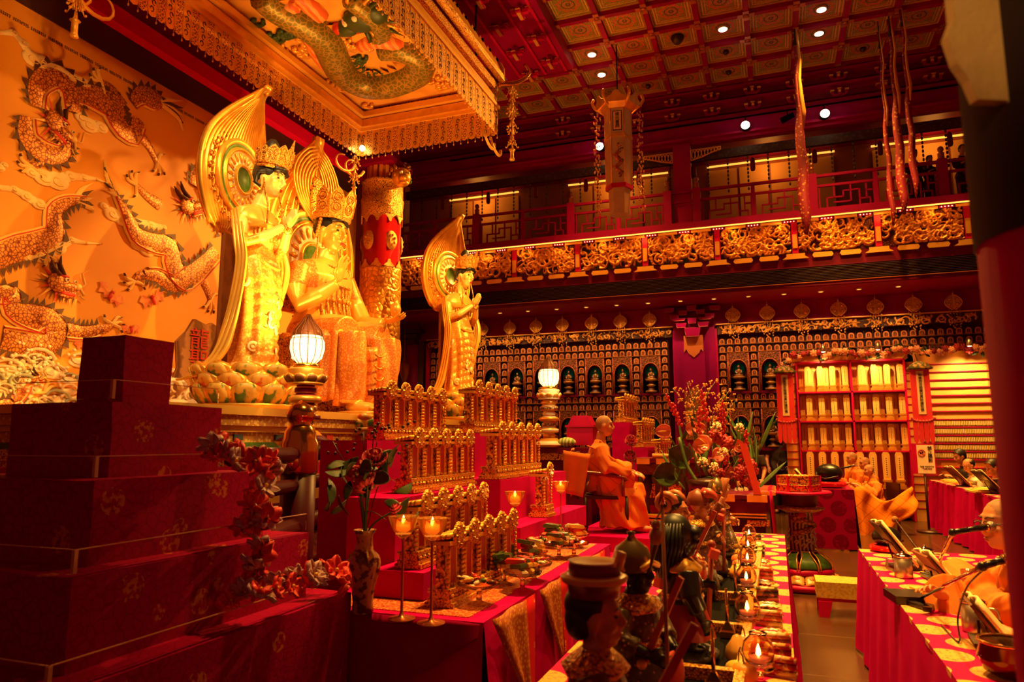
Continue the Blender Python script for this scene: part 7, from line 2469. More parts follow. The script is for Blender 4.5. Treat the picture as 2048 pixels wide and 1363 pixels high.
# stacked gilt brocade packets on the far edge
for k in range(6):
	tag(MB().box((0, 0, 0), (0.22, 0.13, 0.03)).box((0, 0, 0.017), (0.2, 0.11, 0.006), 1).obj('brocade_box', ['gold', 'paint_red'], None, (bx1 - 0.02, bf2 + 0.15 + 0.2 * k, bzt + 0.017)), f'{ORD[k]} flat gilded box along the red cloth edge of the flower altar', 'box', 'flat boxes on the flower altar')
tag(MB().prism([(-0.035, 0), (0.035, 0), (0.035, 0.58), (-0.035, 0.58)], ((0, 0, 0), (1, 0, 0), (-0.22, 0.1, 0.9)), 0.1, 0, False, 1).obj('red_packet', ['paint_red', 'orange_panel'], None, (bx1 - 0.08, bf2 + 0.05, bzt + 0.005)), 'tall leaning red and orange paper packet among the flowers', 'packet')

# ================================================================ FLOWERS ON THE ALTAR
fa_ = thing('flower_arrangement', 'large arrangement of anthuriums, red ginger and orchids on the altar', 'flowers', (-0.85, 8.2, bzt))
FA = Vector((-0.85, 8.2, bzt))
fr_ = random.Random(77)
blade = MB()
blade.sheet(lambda u, v: ((u - 0.5) * 0.05 * max(0.03, sin(pi * min(1, 0.1 + 0.9 * v))), 0.06 * v * v, v * 0.5), 4, 8, 0.002)
blade_me = blade.mesh('leaf_blade', 'leaf')
mon = MB()
mon.sheet(lambda u, v: ((u - 0.5) * 0.42 * max(0.02, sin(pi * min(1, 0.12 + 0.88 * v))) ** 0.6 * (1 - 0.12 * abs(sin(v * 16))), 0.05 * cos((u - 0.5) * 4), v * 0.4), 12, 14, 0.003)
mon_me = mon.mesh('broad_leaf', 'leaf')
an = MB()
an.sheet(lambda u, v: ((u - 0.5) * 0.17 * max(0.03, sin(pi * min(1, 0.16 + 0.84 * v))) ** 0.6, 0.02 * cos((u - 0.5) * 5), v * 0.18 - 0.03), 8, 8, 0.003, 0)
an.tube([(0, -0.012, 0.02), (0.0, -0.05, 0.06), (0, -0.06, 0.1)], [0.01, 0.009, 0.005], 6, 1)
an_me = an.mesh('anthurium', [mk('pink anthurium', (0.8, 0.25, 0.16), 0.25), 'gold_plain'])
gg = MB()
for k in range(16):
	a = k * 2.4
	z = k * 0.02
	o = len(gg.v)
	gg.ell((0.025 * (1 - k / 22), 0, z), (0.022, 0.012, 0.026), 6, 0, Matrix.Rotation(0.5, 3, 'Y'), 4)
	gg.xf(Matrix.Rotation(a, 4, 'Z'), o)
gg_me = gg.mesh('red_ginger', mk('red ginger', (0.6, 0.02, 0.03), 0.4))
hyd = MB()
for k in range(40):
	a, c = fr_.uniform(0, 6.28), fr_.uniform(0, 1)
	s = sqrt(1 - c * c)
	hyd.ell((cos(a) * s * 0.06, sin(a) * s * 0.06, c * 0.06), 0.015, 5, 0, k=4)
hyd_me = hyd.mesh('white_bloom', mk('cream bloom', (0.85, 0.65, 0.38), 0.6))
orc = MB()
pth = crom([(0, 0, 0), (0.02, 0, 0.2), (0.08, 0.02, 0.42), (0.2, 0.03, 0.58)], 6)
orc.tube(pth, 0.004, 4, 1)
for k in range(26):
	p = Vector(pth[6 + k % 13]) + Vector((fr_.uniform(-0.06, 0.06), fr_.uniform(-0.06, 0.06), fr_.uniform(-0.04, 0.05)))
	for q in range(3):
		orc.ell(p + Vector((fr_.uniform(-0.012, 0.012), 0, fr_.uniform(-0.012, 0.012))), (0.011, 0.005, 0.009), 5, 0, k=4)
orc_me = orc.mesh('orchid_spray', [mk('yellow orchid', (0.8, 0.4, 0.06), 0.5), 'leaf'])


def fl(me, name, u, v, d, e, s=1.0):
	return inst(name, me, fa_, atd(u, v, d) - FA, Euler(e), s)


YW = YAW
for k in range(70):
	u, v = fr_.uniform(1345, 1520), fr_.uniform(890, 985)
	fl(blade_me, 'leaf_blade', u, v, 8.4 + fr_.uniform(-0.25, 0.3), (fr_.uniform(-0.5, 0.5), fr_.uniform(-0.7, 0.7), fr_.uniform(0, 6.28)), fr_.uniform(0.5, 1.1))
for u, v, e in ((1392, 985, (0.4, 2.6, YW)), (1352, 945, (0.3, -1.7, YW)), (1378, 925, (0.2, -1.0, YW)), (1400, 968, (0.2, 2.0, YW))):
	fl(mon_me, 'broad_leaf', u, v, 8.1, e, 0.72)
for u, v, ry, s in ((1378, 857, 1.5, 1.0), (1392, 893, 1.4, 1.1), (1415, 890, -0.9, 1.1), (1336, 862, -1.6, 1.0), (1470, 893, 1.3, 0.9), (1502, 973, 1.6, 1.0), (1405, 858, -1.2, 0.8), (1452, 945, 1.5, 0.9), (1430, 912, 1.2, 1.0)):
	fl(an_me, 'anthurium', u, v, 8.2 + fr_.uniform(-0.1, 0.1), (-0.5, ry, YW), s)
for u, v, ry in ((1360, 850, -0.25), (1350, 830, -0.35), (1397, 865, 0.1), (1438, 850, 0.2), (1446, 870, 0.1), (1453, 930, 0.0), (1490, 915, 0.1), (1480, 925, 0.3), (1412, 840, -0.1)):
	fl(gg_me, 'red_ginger', u, v, 8.25 + fr_.uniform(-0.15, 0.2), (0.1, ry, 0), fr_.uniform(0.8, 1.15))
for u, v in ((1428, 933), (1452, 975), (1488, 982), (1445, 905), (1460, 905), (1425, 940), (1478, 855), (1476, 985), (1405, 925), (1432, 855)):
	fl(hyd_me, 'white_bloom', u, v, 8.1 + fr_.uniform(-0.1, 0.15), (1.0, 0, YW), fr_.uniform(0.7, 1.0))
for u, v, s in ((1428, 868, 1), (1436, 876, 1.2), (1455, 885, 1.3), (1500, 930, 1.2), (1483, 940, 1.1), (1506, 940, 1.0), (1490, 960, 1.1), (1440, 945, 0.9), (1475, 950, 1.0)):
	inst('red_carnation', ros_red, fa_, atd(u, v, 8.15) - FA, Euler((1.2, 0, YW)), s)
for u, v, rz, s in ((1375, 880, 0.0, 1.1), (1385, 875, 2.6, 1.0), (1405, 870, 0.3, 1.1), (1420, 880, -0.3, 0.9), (1430, 890, 0.2, 1.1), (1392, 860, 1.6, 1.0), (1450, 880, 0.1, 0.8)):
	fl(orc_me, 'orchid_spray', u, v, 8.35, (0, 0, YW + rz), s)
MB().lathe([(0.12, 0), (0.2, 0.05), (0.22, 0.12), (0.18, 0.14)], 20).obj('bowl', 'dark_wood', fa_, (0.1, 0.1, 0.0))
MB().tube(crom([(0.0, 0, 0.1), (-0.12, 0.05, 0.3), (-0.2, 0.1, 0.6)], 4), 0.02, 6).obj('main_stalk', 'leaf', fa_)

# peonies and pots behind the monk
for u, v, lab in ((1262, 882, 'pink peony bloom right behind the seated monk'), (1260, 912, 'pink peony bloom below the other at the monk\'s lap')):
	p = atd(u, v, 8.9)
	t = thing('peony_bloom', lab, 'flower', p, 0)
	inst('petals', peo_me, t, (0, 0, 0), Euler((0.8, 0.3, 0)), 0.085)
	MB().tube([(0, 0, 0), (0.02, 0.02, -0.25), (0.05, 0.03, azt - p.z + 0.0)], 0.006, 5).obj('stalk', 'leaf_dark', t)

# fruit plate and box by the pale lamp post
p = Vector((-2.6, 8.95, 1.5))
t = thing('melon_plate', 'striped green melon lying beside the pale lamp post', 'melon', Vector((-2.85, 9.95, 1.5)))
MB().ell((0, 0, 0.07), (0.14, 0.09, 0.075), 18).obj('melon', mk('striped melon', (0.2, 0.3, 0.05), 0.5, 0, ('wave', 6, (0.6, 0.55, 0.2), 0.5, 0.7)), t)
tag(MB().box((0, 0, 0.16), (0.4, 0.3, 0.26)).box((0, 0, 0.31), (0.44, 0.34, 0.03)).prism([(-0.19, 0), (0.19, 0), (0.12, 0.14), (-0.12, 0.14)], ((0, -0.12, 0.325), (1, 0, 0), (0, 0, 1)), -0.24).obj('red_casket', 'red_bright', None, (-2.75, 10.45, 1.5)), 'red lacquer casket with peaked lid behind the pale lamp post', 'casket')

# ================================================================ LONG LAMP TABLE WITH FIGURINES
LX0, LX1, LY0, LY1 = -0.84, 0.02, 1.15, 7.1
lt, lto = cloth_table('lamp_table', 'long table in red medallion cloth lined with lamps and figurines', LX0, LX1, LY0, LY1, 0.75, 'medal_table', 'red_cloth', 'FRBL', 0.01)
# black trough with gilt rims
tr = thing('gilt_trough', 'long black trough divided by gilt bars on the lamp table', 'trough', (-0.36, 3.6, 0.752))
for x in (-0.60, -0.16):
	MB().box((x, 0, 0.03), (0.035, 4.6, 0.06)).obj('rim', 'gold_fine', tr, (0.36 - 0.0, 0, 0))
MB().box((-0.38, 0, 0.006), (0.42, 4.6, 0.012)).obj('tray', 'black', tr, (0.36, 0, 0))
for y in (-2.28, -1.6, -0.88, -0.22, 0.45, 1.15, 1.85, 2.28):
	MB().box((-0.38, y, 0.03), (0.42, 0.04, 0.05)).obj('cross_bar', 'gold_fine', tr, (0.36, 0, 0))
# small brass card stands
for k, y in enumerate((1.95, 2.6, 3.3, 3.95, 4.6, 5.35)):
	t = thing('brass_stand', f'{ORD[k]} little brass rod stand in the trough, counted from the near end', 'stand', (-0.24, y, 0.768), 0, 'brass rod stands in the trough')
	MB().box((0, 0, 0.012), (0.06, 0.05, 0.024)).obj('base', 'brass', t)
	MB().tube([(0, 0, 0.02), (0, 0.0, 0.2)], [0.008, 0.006], 6).prism([(-0.03, 0.02), (0.03, 0.02), (0.008, 0.06), (-0.008, 0.06)], ((0, 0.01, 0), (1, 0, 0), (0, 0, 1)), 0.02).obj('rod', 'brass', t)

M['rock'] = mk('dark rock', (0.09, 0.05, 0.025), 0.5, 0, ('noise', 9, (0.03, 0.015, 0.01), 0.4, 0.6), ('noise', 16, 0.8, 0.03))


def rock(loc, r, seed, lab, parent=None):
	b = MB().ell((0, 0, r[2] * 0.5), r, 14, k=9)
	b.v = [tuple(Vector(p) * (1 + 0.35 * noise.noise(Vector(p) * (2.2 / r[0]) * 0.5 + Vector((seed, 0, 0))))) for p in b.v]
	b.v = [(x, y, max(0.0, min(z, r[2] * 1.15))) for x, y, z in b.v]
	if parent:
		return b.obj('rock_base', 'rock', parent, loc)
	return tag(b.obj('rock', 'rock', None, loc), lab, 'rock', 'dark rocks in the trough')


rock((-0.43, 3.35, 0.766), (0.11, 0.15, 0.12), 2.0, 'dark glossy rock in the trough behind the black haired figurine')
rock((-0.43, 4.05, 0.766), (0.1, 0.13, 0.13), 5.0, 'dark rock in the middle compartment of the trough')
rock((-0.43, 4.75, 0.766), (0.1, 0.12, 0.1), 8.0, 'small dark rock before the beaked helmet figurine')

M['fig_skin'] = mk('painted skin', (0.55, 0.2, 0.09), 0.35)
M['fig_black'] = mk('black lacquer', (0.012, 0.008, 0.008), 0.3)
M['fig_robe'] = mk('figurine brocade', (0.12, 0.02, 0.015), 0.5, 0, ('vor', 40, (0.6, 0.3, 0.06), 0.35, 0.1))
M['fig_armor'] = mk('figurine armour', (0.08, 0.04, 0.02), 0.4, 0.2, ('vor', 60, (0.6, 0.28, 0.06), 0.3, 0.1), ('vor', 60, 0.5, 0.005))
M['fig_red'] = mk('figurine red skirt', (0.3, 0.012, 0.015), 0.5, 0, ('vor', 22, (0.6, 0.3, 0.1), 0.14, 0.08))


def figurine(label, headpos, rz, skin='fig_skin', coat='fig_robe', skirt_='fig_red', kind='hat', H=0.5, arms='sword'):
	"""stocky temple guardian, local facing +X, head centre given in world space"""
	hz = H * 0.8
	base = 0.77
	zr = max(0.03, headpos.z - hz - base)
	t = thing('guardian_figurine', label, 'figurine', (headpos.x, headpos.y, base), rz, 'painted guardian figurines')
	rock((0, 0, 0), (0.13, 0.13, zr * 1.05), headpos.x * 9 + 3, '', t)
	s = H / 0.5
	O = Matrix.Translation((0, 0, zr)) @ Matrix.Scale(s, 4)
	b = MB()
	for a in (-1, 1):
		b.tube([(0, a * 0.04, 0.12), (0.01, a * 0.05, 0.06), (0.01, a * 0.05, 0.01)], [0.036, 0.03, 0.024], 8)
		b.ell((0.03, a * 0.05, 0.012), (0.045, 0.024, 0.016), 8)
	rings(b, [(0, 0, 0.1, 0.05, 0.07), (0, 0, 0.18, 0.055, 0.07), (0.005, 0, 0.25, 0.06, 0.085), (0, 0, 0.295, 0.045, 0.085), (0, 0, 0.32, 0.03, 0.035), (0, 0, 0.35, 0.028, 0.028)], 18)
	hd = TR((0.005, 0, 0.4), s=0.56)
	head_prims(b, hd, True, 12)
	poses = {'sword': [((0.0, -0.085, 0.285), (0.02, -0.13, 0.22), (0.1, -0.1, 0.19)), ((0.0, 0.085, 0.285), (0.01, 0.13, 0.22), (0.09, 0.07, 0.17))],
			 'down': [((0.0, -0.085, 0.285), (0.0, -0.125, 0.21), (0.04, -0.12, 0.13)), ((0.0, 0.085, 0.285), (0.03, 0.12, 0.22), (0.1, 0.06, 0.22))],
			 'raise': [((0.0, -0.085, 0.285), (0.03, -0.14, 0.27), (0.07, -0.14, 0.37)), ((0.0, 0.085, 0.285), (0.01, 0.13, 0.22), (0.09, 0.07, 0.2))]}[arms]
	for i, p in enumerate(poses):
		b.tube(p, [0.034, 0.028, 0.018], 8)
		d = Vector(p[2]) - Vector(p[1])
		hand_prims(b, Vector(p[2]), d, (0, (-1, 1)[i], 0.2), 0.5, 0.9, (1, -1)[i])
	me = fused('body', b, 0.0055, skin, 3)
	me.transform(O)
	inst('body', me, t)
	fm = MB()
	face_marks(fm, hd)
	fm.xf(O)
	inst('face_paint', fm.mesh('face_paint', ['white' if skin == 'fig_black' else 'hair_black', 'lip_red']), t)
	c = MB()
	rings(c, [(0, 0, 0.17, 0.075, 0.09), (0, 0, 0.2, 0.068, 0.082), (0.005, 0, 0.25, 0.07, 0.096), (0, 0, 0.3, 0.052, 0.098), (0, 0, 0.325, 0.036, 0.05)], 20)
	for p in poses:
		c.tube([p[0], p[1], tuple(Vector(p[1]) * 0.35 + Vector(p[2]) * 0.65)], [0.043, 0.038, 0.034], 10)
	me = fused('coat', c, 0.006, coat, 2)
	me.transform(O)
	inst('coat', me, t)
	k = MB()
	k.lathe([(0.115, 0.05), (0.105, 0.09), (0.085, 0.15), (0.07, 0.19)], 28, wob=lambda w, z: 1 + 0.07 * sin(9 * w) * (0.2 - z) * 6, cap=False)
	k.lathe([(0.078, 0.185), (0.082, 0.195), (0.075, 0.205)], 22, m=1, cap=False)
	k.xf(O)
	inst('skirt', k.mesh('skirt', [skirt_, 'gold_fine']), t)
	col = MB().lathe([(0.085, 0.285), (0.09, 0.295), (0.05, 0.325), (0.035, 0.335)], 24, sq=(0.85, 1.15), wob=lambda w, z: 1 + 0.05 * cos(8 * w), cap=False)
	col.xf(O)
	inst('shoulder_collar', col.mesh('shoulder_collar', 'gold_fine' if kind != 'hair' else 'gold_plain'), t)
	h = MB()
	if kind == 'hat':
		h.ell((-0.015, 0, 0.425), (0.056, 0.05, 0.05), 14, 0)
		h.ell((-0.035, 0, 0.395), (0.035, 0.05, 0.05), 12, 0)
		h.lathe([(0.058, 0.445), (0.062, 0.47), (0.075, 0.478), (0.078, 0.49), (0.07, 0.492), (0.062, 0.494), (0.058, 0.52), (0.06, 0.524), (0.045, 0.518), (0.0, 0.516)], 24, (0, 0, 0), 1, mats=[1, 1, 2, 2, 2, 1, 2, 2, 2], cap=False)
		h.cyl((0.055, 0.0, 0.51), (0.065, 0.0, 0.545), 0.012, n=8, m=2)
		mats = ['hair_black', mk('red lacquer hat', (0.2, 0.02, 0.015), 0.3, 0.2), mk('wooden hat', (0.75, 0.34, 0.08), 0.4)]
	elif kind == 'helmet':
		h.lathe([(0.062, 0.4), (0.064, 0.43), (0.05, 0.47), (0.02, 0.49), (0.01, 0.505), (0.014, 0.515), (0, 0.52)], 20, (-0.006, 0, 0), 0, cap=False)
		h.lathe([(0.11, 0.385), (0.09, 0.392), (0.062, 0.405)], 24, (-0.02, 0, 0), 1, cap=False, wob=lambda w, z: 1 if cos(w) < 0.3 else 0.62)
		h.tube([(0.058, -0.05, 0.415), (0.064, 0, 0.432), (0.058, 0.05, 0.415)], 0.009, 6, 2)
		for s_ in (-1, 1):
			h.tube([(0.0, s_ * 0.058, 0.405), (-0.01, s_ * 0.075, 0.43), (-0.01, s_ * 0.07, 0.46)], [0.01, 0.009, 0.002], 6, 2)
		mats = [mk('bronze helmet', (0.14, 0.08, 0.03), 0.35, 0.3, ('vor', 26, (0.55, 0.2, 0.05), 0.32, 0.2)), mk('green brim', (0.06, 0.06, 0.02), 0.5), 'gold_plain']
	elif kind == 'hair':
		h.ell((-0.02, 0, 0.425), (0.066, 0.062, 0.068), 16, 0)
		h.tube([(-0.03, 0, 0.44), (-0.055, 0, 0.38), (-0.06, 0, 0.32), (-0.055, 0, 0.26)], [0.06, 0.064, 0.058, 0.04], 12, 0)
		h.ell((0.05, 0, 0.42), (0.03, 0.045, 0.03), 10, 0)
		for q in range(26):
			w = 2 * pi * q / 26
			h.tube([(-0.03 + 0.05 * cos(w), 0.055 * sin(w), 0.46), (-0.045 + 0.062 * cos(w), 0.068 * sin(w), 0.38), (-0.06 + 0.05 * cos(w), 0.058 * sin(w), 0.28)], [0.006, 0.009, 0.003], 5, 0) if cos(w) < 0.6 else None
		mats = ['hair_black']
	elif kind == 'beak':
		h.lathe([(0.062, 0.4), (0.066, 0.43), (0.05, 0.47), (0.0, 0.495)], 18, (-0.006, 0, 0), 0, cap=False)
		h.tube(crom([(0.03, 0, 0.47), (0.08, 0, 0.468), (0.11, 0, 0.445), (0.115, 0, 0.42)], 4), [0.03, 0.03, 0.029, 0.028, 0.026, 0.023, 0.02, 0.017, 0.014, 0.011, 0.008, 0.005, 0.003], 8, 1)
		h.ell((0.055, -0.025, 0.475), 0.009, 6, 2)
		h.ell((0.055, 0.025, 0.475), 0.009, 6, 2)
		mats = [mk('brown helmet', (0.25, 0.05, 0.02), 0.4), mk('red beak', (0.5, 0.06, 0.03), 0.35), 'white']
	else:   # coil: ram-horn headdress
		h.ell((-0.015, 0, 0.43), (0.06, 0.055, 0.055), 14, 0)
		for s_ in (-1, 1):
			h.tube([(-0.03 + cos(w) * 0.05 * (1 - w / 12), s_ * (0.06 + 0.002 * w), 0.44 + sin(w) * 0.05 * (1 - w / 12)) for w in [q * 0.5 for q in range(18)]], [0.02 * (1 - q / 26) for q in range(18)], 8, 1)
		mats = ['fig_black', mk('curled horn', (0.5, 0.14, 0.05), 0.4)]
	h.xf(O)
	inst('headdress', h.mesh('headdress', mats), t)
	wv_ = MB()
	if arms == 'sword':
		p = Vector(poses[0][2])
		wv_.box(p + Vector((0.05, 0.0, 0.1)), (0.018, 0.008, 0.3), 0, Euler((0.1, 0.5, 0)).to_matrix())
		wv_.ell(p + Vector((-0.02, 0.0, -0.03)), 0.016, 8, 1)
		mats = [mk('red sword', (0.5, 0.05, 0.02), 0.4), 'gold_plain']
		sh_ = MB().ell((0.1, 0.05, 0.1), (0.022, 0.06, 0.07), 14, 0)
		sh_.xf(O)
		inst('red_cloth_bundle', sh_.mesh('red_cloth_bundle', 'paint_red'), t)
	elif arms == 'down':
		p = Vector(poses[1][2])
		wv_.tube([p + Vector((0.01, 0.0, -0.18)), p + Vector((0.03, -0.02, 0.14))], 0.01, 8, 0).ell(p + Vector((0.03, -0.02, 0.15)), 0.018, 8, 0)
		wv_.box(p + Vector((0.03, -0.05, 0.12)), (0.035, 0.02, 0.035), 1, Euler((0.3, 0.3, 0)).to_matrix())
		mats = [mk('red wood club', (0.35, 0.06, 0.03), 0.4), 'paint_red']
	else:
		p = Vector(poses[0][2])
		wv_.tube([p + Vector((-0.01, 0, -0.06)), p + Vector((0.01, 0, 0.04)), p + Vector((0.02, 0, 0.13))], [0.01, 0.012, 0.03], 8, 0)
		mats = [mk('carved club', (0.45, 0.15, 0.05), 0.4)]
	wv_.xf(O)
	inst('held_weapon', wv_.mesh('held_weapon', mats), t)
	return t


figurine('pale faced figurine in a round stacked wooden hat, cut off at the bottom edge', atd(1190, 1300, 1.62), radians(8), kind='hat', H=0.5, arms='sword')
figurine('black faced armoured figurine with bronze helmet and red sword', atd(1268, 1170, 2.2), radians(-20), 'fig_black', 'fig_armor', 'fig_armor', 'helmet', 0.5, 'sword')
figurine('black figurine with bushy hair and dark jacket facing the lamps', atd(1362, 1108, 2.8), radians(22), 'fig_black', 'fig_black', 'fig_red', 'hair', 0.52, 'down')
figurine('figurine with curled horns behind the bushy haired figurine', atd(1352, 1045, 3.7), radians(-10), 'fig_skin', 'fig_armor', 'fig_red', 'coil', 0.54, 'sword')
figurine('figurine with beaked red helmet before the flower altar', atd(1398, 1012, 4.25), radians(-25), 'fig_skin', 'fig_armor', 'fig_robe', 'beak', 0.52, 'down')
figurine('figurine raising a carved club under the flowers', atd(1436, 982, 5.2), radians(-10), 'fig_skin', 'fig_robe', 'fig_armor', 'helmet', 0.52, 'raise')
# long staff with gourd
g0, g1 = atd(1337, 1360, 1.95), atd(1324, 1008, 2.05)
gs = thing('gourd_staff', 'tall thin staff with a dangling gourd beside the armoured figurine', 'staff', (g0.x, g0.y, 0.76))
MB().tube([(0, 0, 0), tuple(g1 - Vector((g0.x, g0.y, 0.76)))], [0.007, 0.005], 6).obj('pole', mk('staff wood', (0.3, 0.08, 0.03), 0.4), gs)
q = atd(1312, 1072, 2.03) - Vector((g0.x, g0.y, 0.76))
MB().ell(q, (0.02, 0.02, 0.026), 12).ell(q + Vector((0, 0, 0.032)), (0.013, 0.013, 0.016), 10).obj('gourd', mk('gourd', (0.45, 0.18, 0.06), 0.4), gs)
MB().tube(crom([tuple(q + Vector((0, 0, -0.02))), tuple(q + Vector((-0.012, 0, -0.06))), tuple(q + Vector((-0.02, 0, -0.1)))], 3), [0.008, 0.008, 0.007, 0.006, 0.005, 0.004, 0.002], 6).obj('tassel', 'brown_wood', gs)
MB().tube([tuple(q + Vector((0, 0, 0.045))), tuple(q + Vector((0.018, 0, 0.075)))], 0.0025, 4).obj('string', 'brown_wood', gs)
tip = g1 - Vector((g0.x, g0.y, 0.76))
MB().tube([tuple(tip), tuple(tip + Vector((0, 0, 0.06)))], [0.011, 0.001], 6).obj('spear_tip', 'brass', gs)

# globe oil lamps
gl_ = thing('globe_lamp', 'x', 'oil lamp')
MB().lathe([(0.035, 0), (0.037, 0.004), (0.012, 0.014), (0.012, 0.03), (0.04, 0.045), (0.042, 0.05), (0.02, 0.05)], 20, cap=False).obj('foot', 'glass', gl_)
MB().lathe([(0.018, 0.05), (0.038, 0.066), (0.045, 0.092), (0.038, 0.118), (0.022, 0.134), (0.025, 0.142), (0.023, 0.142), (0.02, 0.134), (0.036, 0.116), (0.043, 0.092), (0.036, 0.068), (0.0, 0.053)], 24, cap=False).obj('globe', 'glass', gl_)
MB().lathe([(0.014, 0.055), (0.026, 0.068), (0.028, 0.076), (0.0, 0.077)], 14).obj('oil', mk('red lamp oil', (0.5, 0.08, 0.03), 0.2, emit=((1, 0.2, 0.05), 0.25)), gl_)
MB().lathe([(0.0, 0.076), (0.007, 0.084), (0.005, 0.098), (0.0, 0.112)], 8).obj('flame', 'flame', gl_)
LG = [(1519, 1345), (1496, 1243), (1494, 1174), (1496, 1130), (1497, 1100), (1499, 1075)]
for k, (u, v) in enumerate(LG):
	p = atz(u, v + (1363 - v) * 0 + 14, 0.77)
	p.z = 0.752
	copy_tree(gl_, None, loc=p, label=f'{ORD[k]} glass globe oil lamp on the lamp table, counted from the near end', group='globe oil lamps', scale=1.25)
	point('oil_flame', p + Vector((0, 0, 0.21)), 0.55, (1, 0.5, 0.1), 0.02)
for _c in list(gl_.children) + [gl_]:
	bpy.data.objects.remove(_c)
# fruit
M['pear'] = mk('yellow pear', (0.7, 0.34, 0.06), 0.4, 0, ('noise', 20, (0.55, 0.26, 0.05), 0.4, 0.7))
M['apple'] = mk('apple', (0.65, 0.16, 0.04), 0.3, 0, ('noise', 6, (0.7, 0.35, 0.08), 0.45, 0.6))
M['orange'] = mk('orange', (0.8, 0.3, 0.03), 0.45, 0, None, ('noise', 80, 0.2, 0.002))
M['banana'] = mk('yellow mango', (0.75, 0.5, 0.06), 0.4)


def fruit(kind, p, s, lab):
	t = thing(kind, lab, 'fruit', p, RND.uniform(0, 6), 'fruit along the lamp table', s)
	if kind == 'pear':
		MB().lathe([(0.0, 0.0), (0.03, 0.006), (0.042, 0.03), (0.036, 0.058), (0.02, 0.08), (0.012, 0.095), (0.0, 0.1)], 16, cap=False).obj('flesh', 'pear', t)
	elif kind == 'mango':
		MB().ell((0, 0, 0.028), (0.05, 0.03, 0.028), 14).obj('flesh', 'banana', t)
	else:
		MB().lathe([(0.0, 0.004), (0.02, 0.0), (0.036, 0.015), (0.04, 0.036), (0.032, 0.058), (0.014, 0.066), (0.0, 0.06)], 16, cap=False).obj('flesh', kind, t)
	MB().tube([(0, 0, 0.05 if kind == 'mango' else 0.06), (0.004, 0, 0.085), (0.012, 0, 0.1 if kind != 'pear' else 0.125)], 0.0025, 5).obj('stem', 'brown_wood', t)


FRU = [('pear', 1476, 1322, 'large pear with curved stem at the near end of the lamps'), ('apple', 1492, 1302, 'red apple just behind the large pear'), ('mango', 1478, 1350, 'yellow green fruit at the bottom edge beside the near lamp'), ('orange', 1490, 1362, 'orange at the bottom edge of the lamp table'),
	   ('orange', 1474, 1152, 'orange between the second and third lamp'), ('mango', 1479, 1140, 'yellow mango lying above the orange'), ('apple', 1476, 1124, 'red apple beside the third lamp'), ('orange', 1480, 1112, 'orange beside the fourth lamp'), ('mango', 1484, 1106, 'yellow mango beside the fourth lamp'), ('pear', 1480, 1096, 'pear beside the fifth lamp'), ('mango', 1486, 1084, 'yellow mango at the far end of the lamps'), ('apple', 1478, 1136, 'pale apple squeezed between mango and trough')]
for k, u, v, lab in FRU:
	p = atz(u, v + 6, 0.756)
	p.z = 0.752
	fruit(k, p, 1.15, lab)
# packets and snacks
pk_m = [mk('packet ' + str(i), c, 0.22, 0, ('noise', 30, c2, 0.48, 0.55)) for i, (c, c2) in enumerate((((0.35, 0.02, 0.02), (0.7, 0.4, 0.12)), ((0.12, 0.1, 0.03), (0.6, 0.5, 0.2)), ((0.6, 0.4, 0.15), (0.3, 0.05, 0.03)), ((0.06, 0.025, 0.015), (0.4, 0.2, 0.06)), ((0.5, 0.12, 0.03), (0.7, 0.55, 0.25))))]


def pillow_pack(m):
	b = MB()
	f = lambda sgn: (lambda u, v: ((u - 0.5) * 0.13, (v - 0.5) * 0.085, 0.02 + sgn * 0.018 * (sin(pi * u) * sin(pi * v)) ** 0.5 + 0.003 * sin(u * 30)))
	b.grid(f(1), 10, 8).grid(f(-1), 10, 8)
	return b.mesh('snack_packet', pk_m[m])


def bar_stack(m):
	b = MB()
	for k in range(3):
		b.cyl((-0.06, 0, 0.012 + 0.024 * k), (0.06, 0, 0.012 + 0.024 * k), 0.013, n=8)
	return b.mesh('snack_bars', pk_m[m])


pms = [pillow_pack(i) for i in range(5)] + [bar_stack(0), bar_stack(1), bar_stack(4)]
pr = random.Random(12)
vs_ = [1350, 1322, 1300, 1272, 1250, 1236, 1216, 1200, 1184, 1170, 1156, 1146, 1136, 1126, 1117, 1108, 1099, 1091, 1083]
for k, v in enumerate(vs_):
	u = 1509 + (v - 1083) * 0.19 + pr.uniform(-4, 4)
	p = atz(u, v, 0.756)
	p.z = 0.753
	m = pr.choice(pms)
	wd = ('pile of snack bars' if m.name.startswith('snack_bars') else 'shiny snack packet')
	tag(inst(m.name.split('.')[0], m, None, p, pr.uniform(-0.3, 0.3)), f'{ORD[k]} {wd} beside the globe lamps, counted from the near end', 'snack', 'snacks on the lamp table')

# ================================================================ INCENSE PEDESTAL
ip = thing('incense_pedestal', 'painted lotus pedestal with hexagonal incense box standing on the floor', 'pedestal', (0.2, 8.75, 0), 0, None, 1.12)
M['petal_gold'] = mk('ochre petal', (0.62, 0.28, 0.04), 0.4)
MB().lathe([(0.37, 0), (0.4, 0.03), (0.4, 0.06), (0.35, 0.07)], 32).obj('foot', 'red_bright', ip)
for k in range(6):
	a = 2 * pi * k / 6 + 0.3
	MB().box((cos(a) * 0.3, sin(a) * 0.3, 0.012), (0.12, 0.08, 0.03), 0, a).obj('foot_pad', 'red_bright', ip)
MB().lathe([(0.33, 0.06), (0.28, 0.12), (0.27, 0.14)], 32).obj('lower_ring', 'gold_carved', ip)
pm_ = MB()
pm_.sheet(lambda u, v: (0.36 - 0.09 * v, (u - 0.5) * 0.15 * (1 - 0.25 * v), 0.065 + 0.075 * v + 0.02 * sin(pi * u)), 6, 4, 0.012)
pm_.ell((0.305, 0, 0.115), (0.02, 0.035, 0.02), 8, 1)
pme = pm_.mesh('base_petal', ['petal_gold', mk('orange boss', (0.7, 0.2, 0.03), 0.3)])
